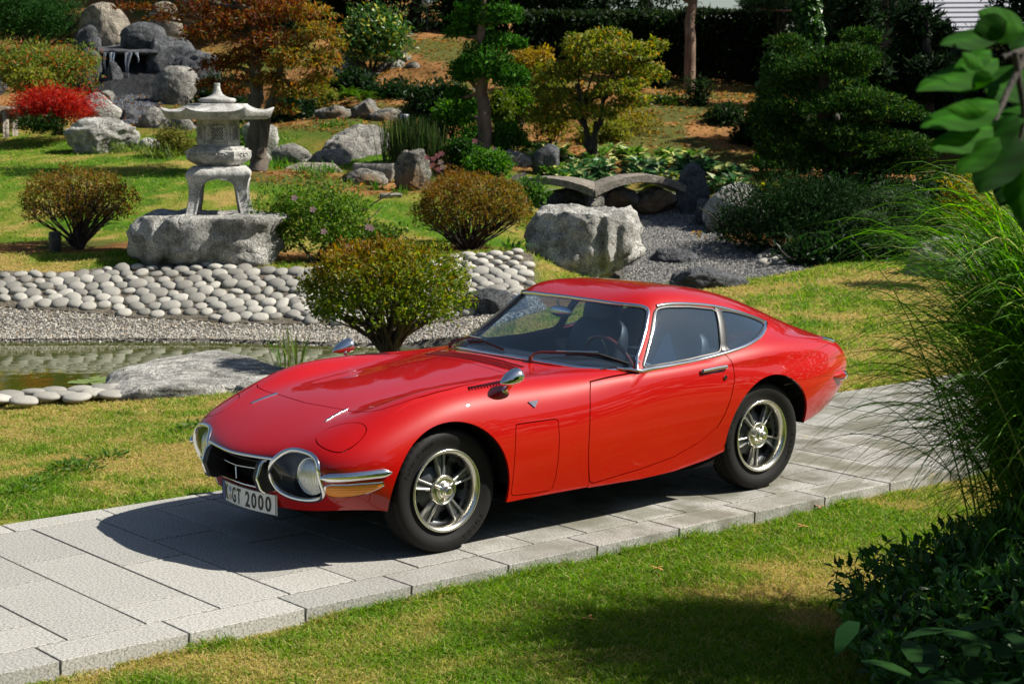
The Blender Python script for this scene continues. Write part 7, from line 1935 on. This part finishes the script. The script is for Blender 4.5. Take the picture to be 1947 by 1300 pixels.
# ------------------------------------------------------------------ lawn grass
def grass(name, sampler, n, h, w, seed, lean=.55, clump=True):
    rg = np.random.default_rng(seed); x, y = sampler(rg, n)
    mu, gr, cb = cover(x, y); po = sdist(x, y, POND); gp = sdist(x, y, GRAVEL_POLY)
    k = (mu < .35) & (gr < .3) & (cb < .3) & (po > .12) & ((y > 1.125) | (y < -1.284) | (x < -17))
    x, y = x[k], y[k]; z = ground_z(x, y); t = dryness(x, y); col = lawn_rgb(x, y)
    tuft = fbm(np.stack([x*6, y*6, 0*x+2], 1), 2)
    n2 = len(x); hh = h*rg.uniform(.5, 1.25, n2)*(1.15-.55*t)*(1+.9*np.clip(tuft-.15, 0, .6))
    straw = (rg.random(n2) < .12+.58*t)[:, None]; g = np.array([.15, .265, .02])*rg.uniform(.5, 1.5, (n2, 1)); dr = np.array([.50, .41, .16])*rg.uniform(.7, 1.2, (n2, 1))
    c = np.where(straw, dr*.75+col*.25, g*.75+col*.25)
    D = unit(rg.normal(0, lean, (n2, 3))*[1, 1, 0]+[0, 0, 1])
    sdv = unit(np.cross(D, rg.normal(0, 1, (n2, 3)))); P = np.stack([x, y, z-.004], 1)
    mid = P+D*(hh*.55)[:, None]; tip = P+D*hh[:, None]+unit(D*[1, 1, 0]+1e-6)*(hh*.35)[:, None]-np.array([0, 0, 1.])*(hh*.12)[:, None]
    ww = (w*rg.uniform(.7, 1.3, n2))[:, None]
    V = np.stack([P+sdv*ww*.5, P-sdv*ww*.5, mid+sdv*ww*.4, mid-sdv*ww*.4, tip], 1).reshape(-1, 3); i = np.arange(n2)*5
    F = np.concatenate([np.stack([i, i+1, i+3], 1), np.stack([i, i+3, i+2], 1), np.stack([i+2, i+3, i+4], 1)])
    return tag(link(name, np_mesh(name, V, F, False, np.repeat(c, 5, 0)), M_GRASS), kind='stuff')
def view_sampler(dlo, dhi, half=.33, yr=None):
    def f(rg, n):
        d = np.sqrt(rg.uniform(dlo**2, dhi**2, n*3)); s = rg.uniform(-half, half, n*3)*d; x, y = xy(s, d)
        if yr is not None:
            k = (y > yr[0]) & (y < yr[1]); x, y = x[k], y[k]
        return x[:n], y[:n]
    return f
grass('lawn_grass', view_sampler(6.2, 12, .34, (1.12, 9)), 170000, .036, .0046, 401)
grass('lawn_grass', view_sampler(9.5, 15.4, .34, (-9, -1.28)), 115000, .042, .0055, 402)
grass('lawn_grass', view_sampler(13.5, 22, .34, (-30, -1.28)), 95000, .058, .009, 403)
grass('lawn_grass', view_sampler(20.5, 34, .34, (-60, -1.28)), 60000, .045, .013, 404)
# taller edge tufts along both sides of the path
def edge_sampler(rg, n):
    x = rg.uniform(-7, 3.2, n); near = rg.random(n) < .6; y = np.where(near, 1.13+np.abs(rg.normal(0, .03, n)), -1.285-np.abs(rg.normal(0, .03, n)))
    k = fbm(np.stack([x*3, y, 0*x+7], 1), 3) > -.12; return x[k], y[k]
grass('edge_grass', edge_sampler, 16000, .055, .0045, 405, .5)
# low weeds in the dry strip on the left
rg = np.random.default_rng(410)
for k, (u, v) in enumerate(((130, 885), (165, 892), (110, 897), (60, 925), (30, 945), (145, 875), (360, 805), (390, 800), (205, 862))):
    P = Wz(u, v, -.03); e_ = empty('weed', (P[0], P[1], gz(P[0], P[1])), 'leafy green weed clump in the dry lawn left of the car', 'weed', 'weeds in the dry lawn')
    n = 40; a = rg.uniform(0, 6.28, n); r = rg.uniform(.0, .13, n); Q = np.array(e_.location)+np.stack([r*np.cos(a), r*np.sin(a), rg.uniform(.005, .03, n)], 1)
    D = unit(np.stack([np.cos(a), np.sin(a), rg.uniform(.1, .9, n)], 1)); leaf_obj('leaves', [leaves(Q, D, np.tile([0, 0, 1.], (n, 1))+rg.normal(0, .3, (n, 3)), .06, .024, pal([(.05,.11,.015),(.08,.15,.022)], n, rg, .25), .3)], M_LEAF, e_)
# a few fallen leaves on the near lawn
for k, (u, v) in enumerate(((1527, 1006), (1500, 1130), (1558, 968), (1250, 1085), (1180, 1040), (1120, 1180))):
    P = Wz(u, v, -.06); mb = MB(); c = np.array([0, 0, .02])
    for j in range(5):
        a = j*1.25+k; q = np.array([math.cos(a), math.sin(a), .25*math.sin(j*2+k)]); s = np.cross(q, [0, 0, 1.]); mb.add(np.array([c, c+q*.022+s*.008, c+q*.042, c+q*.022-s*.008]), Q=[(0, 1, 2, 3)])
    o = mb.build('fallen_leaf', plain('fallen_leaf', (.36,.17,.05), .7), smooth=False); o.location = (P[0], P[1], gz(P[0], P[1])+.01); tag(o, 'curled orange brown fallen leaf on the near lawn', 'leaf', 'fallen leaves on the near lawn')
# ------------------------------------------------------------------ foreground plants on the right
rg = np.random.default_rng(420)
c = W(2010, 1165, 7.2); gb = empty('glossy_shrub', (c[0], c[1], -.1), 'low mound of glossy dark evergreen leaves in the bottom right corner', 'shrub')
P, N, v = ell_cam((c[0], c[1], -.12), 0.86, 1.10, .72, 15000, rg, lump=.16, bottom=-.05, seed=3, shell=.80, fill=.35)
n = len(P); D = unit(N*.5+rg.normal(0, .55, (n, 3))+[0, 0, .25]); L_ = rg.uniform(.045, .08, n)
leaf_obj('foliage', [leaves(P, D, N+rg.normal(0, .35, (n, 3))+[0, 0, .5], L_, L_*.42, pal([(.04,.12,.016),(.06,.17,.022),(.025,.075,.012),(.12,.25,.03)], n, rg, .25, [.4,.3,.2,.1]), .3)], M_GLOSSY_LEAF, gb)
mb = MB()
for k in range(24):
    a = rg.uniform(0, 6.28); q = rg.uniform(.2, .75); branch_tube(mb, np.zeros(3), np.array([math.cos(a)*q, math.sin(a)*q, .5*(1-q*q)]), .012, .004, rg, .06)
mb.build('stems', M_BARKD, gb)
# nearer broad leaved plant, out of focus
c = W(2075, 1330, 5.4); e_ = empty('broad_leaf_plant', (c[0], c[1], -.12), 'dark broad leaved plant out of focus at the bottom right edge', 'plant')
n = 330; P = np.array(e_.location)+rg.normal(0, 1, (n, 3))*[.26, .26, 0]+np.stack([0*rg.random(n), 0*rg.random(n), rg.uniform(.15, .66, n)], 1); a = rg.uniform(0, 6.28, n)
D = unit(np.stack([np.cos(a), np.sin(a), rg.uniform(-.3, .5, n)], 1)); leaf_obj('leaves', [strap(P, D, rg.uniform(.14, .24, n), .075, pal([(.012,.045,.010),(.018,.055,.012)], n, rg, .25), .25, 5)], M_LEAF, e_)
# fountain grass
c = W(2120, 900, 7.5); fg = empty('fountain_grass', (c[0], c[1], -.1), 'tall arching fountain grass sweeping in from the right edge', 'ornamental grass')
def bez_blades(b0, n, reach, zt, zc, spread, wd, cols, w_, rg, m=13):
    P0 = b0+rg.normal(0, .14, (n, 3))*[1, 1, 0]
    a = rg.normal(math.pi, spread, n); r = rg.uniform(*reach, n); dirs = np.cos(a)[:, None]*_vr+np.sin(a)[:, None]*_vd
    tz = rg.uniform(*zt, n); cz = tz*.9+rg.uniform(*zc, n)
    P2 = P0+dirs*r[:, None]; P2[:, 2] = tz; P1 = P0+dirs*(r*rg.uniform(.15, .5, n))[:, None]; P1[:, 2] = cz
    t = np.linspace(0, 1, m)[None, :, None]; c3 = P0[:, None]*(1-t)**2+2*P1[:, None]*t*(1-t)+P2[:, None]*t*t
    side = unit(np.cross(dirs, [0, 0, 1.])*.8+rg.normal(0, .5, (n, 3))); wt = wd*rg.uniform(.7, 1.3, (n, 1))*np.clip(1.08-np.linspace(0, 1, m)[None]**2.2, .08, 1)
    V = np.stack([c3+side[:, None]*wt[..., None]*.5, c3-side[:, None]*wt[..., None]*.5], 2).reshape(-1, 3)
    base = (np.arange(n)*m*2)[:, None]+np.arange(m-1)*2; Q = np.stack([base, base+1, base+3, base+2], 2).reshape(-1, 4)
    return V, np.concatenate([Q[:, :3], Q[:, [0, 2, 3]]]), np.repeat(pal(cols, n, rg, .3, w_), m*2, 0)
GC = [(.08,.21,.016),(.13,.30,.024),(.04,.11,.010),(.42,.42,.14)]
b0 = np.array([c[0], c[1], -.08])
leaf_obj('blades', [bez_blades(b0, 2300, (.35, 1.2), (.6, 1.72), (.4, .9), .75, .0095, GC, [.28,.20,.47,.05], rg), bez_blades(b0, 900, (.3, 1.15), (1.2, 1.98), (.3, .6), 1.2, .009, GC, [.36,.34,.2,.10], rg), bez_blades(b0, 3400, (.15, .85), (.2, 1.5), (.3, 1.0), 1.6, .009, GC, [.18,.10,.69,.03], rg)], M_GRASS, fg)
# overhanging branch with big leaves close to the camera
br = empty('overhanging_branch', tuple(W(2010, 60, 3.3)), 'out of focus branch with large green leaves at the top right corner', 'branch')
o_ = np.array(br.location); mb = MB()
tw = [branch_tube(mb, np.zeros(3), W(1905, 110, 3.2)-o_, .010, .006, rg, .04, 8), branch_tube(mb, W(1960, 90, 3.25)-o_, W(1880, 270, 3.1)-o_, .008, .004, rg, .05, 8), branch_tube(mb, W(1930, 100, 3.2)-o_, W(1930, 330, 3.2)-o_, .007, .004, rg, .05, 8)]
branch_tube(mb, W(3500, 900, 6.2)*[1, 1, 0]+np.array([0, 0, 2.2])-o_, np.zeros(3), .030, .011, rg, .04, 10)
mb.build('twig', M_BARKD, br)
def big_leaf(a, b2, wpx, d0, d1, tilt, col, name='leaf'):
    p0, p1 = W(*a, d0), W(*b2, d1); ax = p1-p0; L_ = np.linalg.norm(ax); ax /= L_; up = np.array([0, 0, 1.])*math.cos(tilt)-_vd*math.sin(tilt); s = np.cross(ax, up); s /= np.linalg.norm(s); nn = np.cross(s, ax); w = wpx/PXM(d0)
    t = np.linspace(0, 1, 9); wt = w*.5*np.sin(np.pi*t**.8)**.75; rows = []
    for i in range(9):
        base = p0+ax*L_*t[i]+nn*(-.10*L_*(t[i]-.3)**2+.02*L_*math.sin(t[i]*9))
        rows.append([base+s*wt[i]*q+nn*abs(q)*wt[i]*.30*(-1) for q in (-1, -.5, 0, .5, 1)])
    cl = np.array([[col*(1.5 if j == 2 else 1.0)*(.82+.36*((i+j) % 2)) for j in range(5)] for i in range(9)]).reshape(-1, 3); mb = MB(); mb.grid(np.array(rows)-o_, col=cl); o = mb.build(name, M_BIGLEAF, br, color=True); return o
M_BIGLEAF = leaf_mat('leaf_big', .05, .35, rough=.7)
for (a, b2, w, d0, d1, tl, col) in (((1905,60),(1790,80),52,3.2,3.1,.9,(.03,.08,.012)),((1900,110),(1745,165),72,3.2,3.05,.7,(.045,.11,.014)),((1890,150),(1765,150),50,3.1,3.2,1.2,(.06,.14,.018)),((1900,190),(1752,235),84,3.1,3.0,.6,(.045,.12,.015)),((1890,240),(1770,280),66,3.1,3.0,.8,(.05,.12,.016)),((1960,200),(1800,250),80,3.25,3.1,.4,(.03,.08,.012)),((1930,250),(1860,365),90,3.2,3.1,.5,(.014,.04,.008)),((1960,280),(1900,390),80,3.3,3.2,.6,(.012,.035,.008)),((1950,60),(1860,20),80,3.3,3.3,1.0,(.05,.12,.016)),((1960,130),(1880,180),90,3.3,3.2,.9,(.03,.08,.012)),((1990,180),(1920,290),100,3.3,3.2,.7,(.02,.055,.010)),((1940,300),(1945,420),70,3.2,3.2,.5,(.04,.10,.014)),((2000,40),(1930,100),90,3.4,3.3,.7,(.02,.05,.010)),((1915,40),(1850,60),60,3.1,3.1,1.1,(.025,.06,.010)),((1980,330),(1950,440),80,3.3,3.2,.5,(.015,.04,.008)),((1885,95),(1815,135),44,3.05,3.0,.9,(.05,.13,.016)),((1880,210),(1800,205),40,3.0,3.0,1.1,(.07,.16,.02)),((1900,260),(1815,330),60,3.05,3.0,.6,(.04,.10,.014)),((1870,130),(1830,100),34,3.0,3.0,1.0,(.06,.14,.02)),((1935,215),(1850,300),58,3.1,3.05,.5,(.02,.06,.010))):
    big_leaf(a, b2, w, d0, d1, tl, np.array(col)*[.42, .72, .28])
# the tree whose branch hangs into view stands just right of the viewer and shades this corner
rg = np.random.default_rng(445); c = W(3500, 900, 6.2); e_ = empty('shade_tree', (c[0], c[1], -.12), 'leafy tree outside the right edge that shades the near lawn corner', 'tree')
parts = []
for k in range(12):
    q = np.array([c[0], c[1], 2.4])+rg.normal(0, 1, 3)*[.55, .55, .5]; P, N, v = ell_pts(q, (.6, .6, .45), 420, rg, lump=.4, seed=k, bottom=-.8); parts.append(foliate(P, N, rg, .13, .55, [(.02,.06,.010),(.03,.08,.014)], .8, .1))
leaf_obj('crown', parts, M_LEAF, e_); mb = MB(); mb.tube([(0, 0, -.05), (.03, 0, 1.0), (0, .04, 2.3)], [.09, .07, .04], 8); mb.build('trunk', M_BARK, e_)
# dry leaf litter on the planted slopes
rg = np.random.default_rng(440); n = 26000; d = np.sqrt(rg.uniform(24**2, 40**2, n)); s = rg.uniform(-.31, .31, n)*d; x, y = xy(s, d); mu = cover(x, y)[0]; k = mu > .6; x, y = x[k], y[k]; z = ground_z(x, y); n = len(x)
P = np.stack([x, y, z+.012], 1); D = unit(rg.normal(0, 1, (n, 3))*[1, 1, .35]); tag(leaf_obj('leaf_litter', [leaves(P, D, np.tile([0, 0, 1.], (n, 1))+rg.normal(0, .5, (n, 3)), rg.uniform(.06, .13, n), .045, pal([(.26,.13,.04),(.34,.20,.07),(.17,.085,.03),(.12,.12,.03)], n, rg, .3), .4)], M_LEAF), kind='stuff')
# woodland behind the viewer, seen only as a reflection in the paint and glass
rg = np.random.default_rng(430); n = 5200; a = rg.uniform(-.2, 3.0, n); rr = rg.uniform(24, 28, n); top = 6.0+1.6*np.sin(a*9)+1.2*np.sin(a*23+1)
P = np.stack([CAM[0]-3+rr*np.cos(a), rr*np.sin(a), rg.random(n)**.8*top], 1)
tag(leaf_obj('surrounding_wood', [foliate(P, unit(-P*[1, 1, 0]), rg, 1.0, .6, [(.02,.04,.012),(.035,.06,.018)], .8, .1)], M_LEAF), kind='stuff')
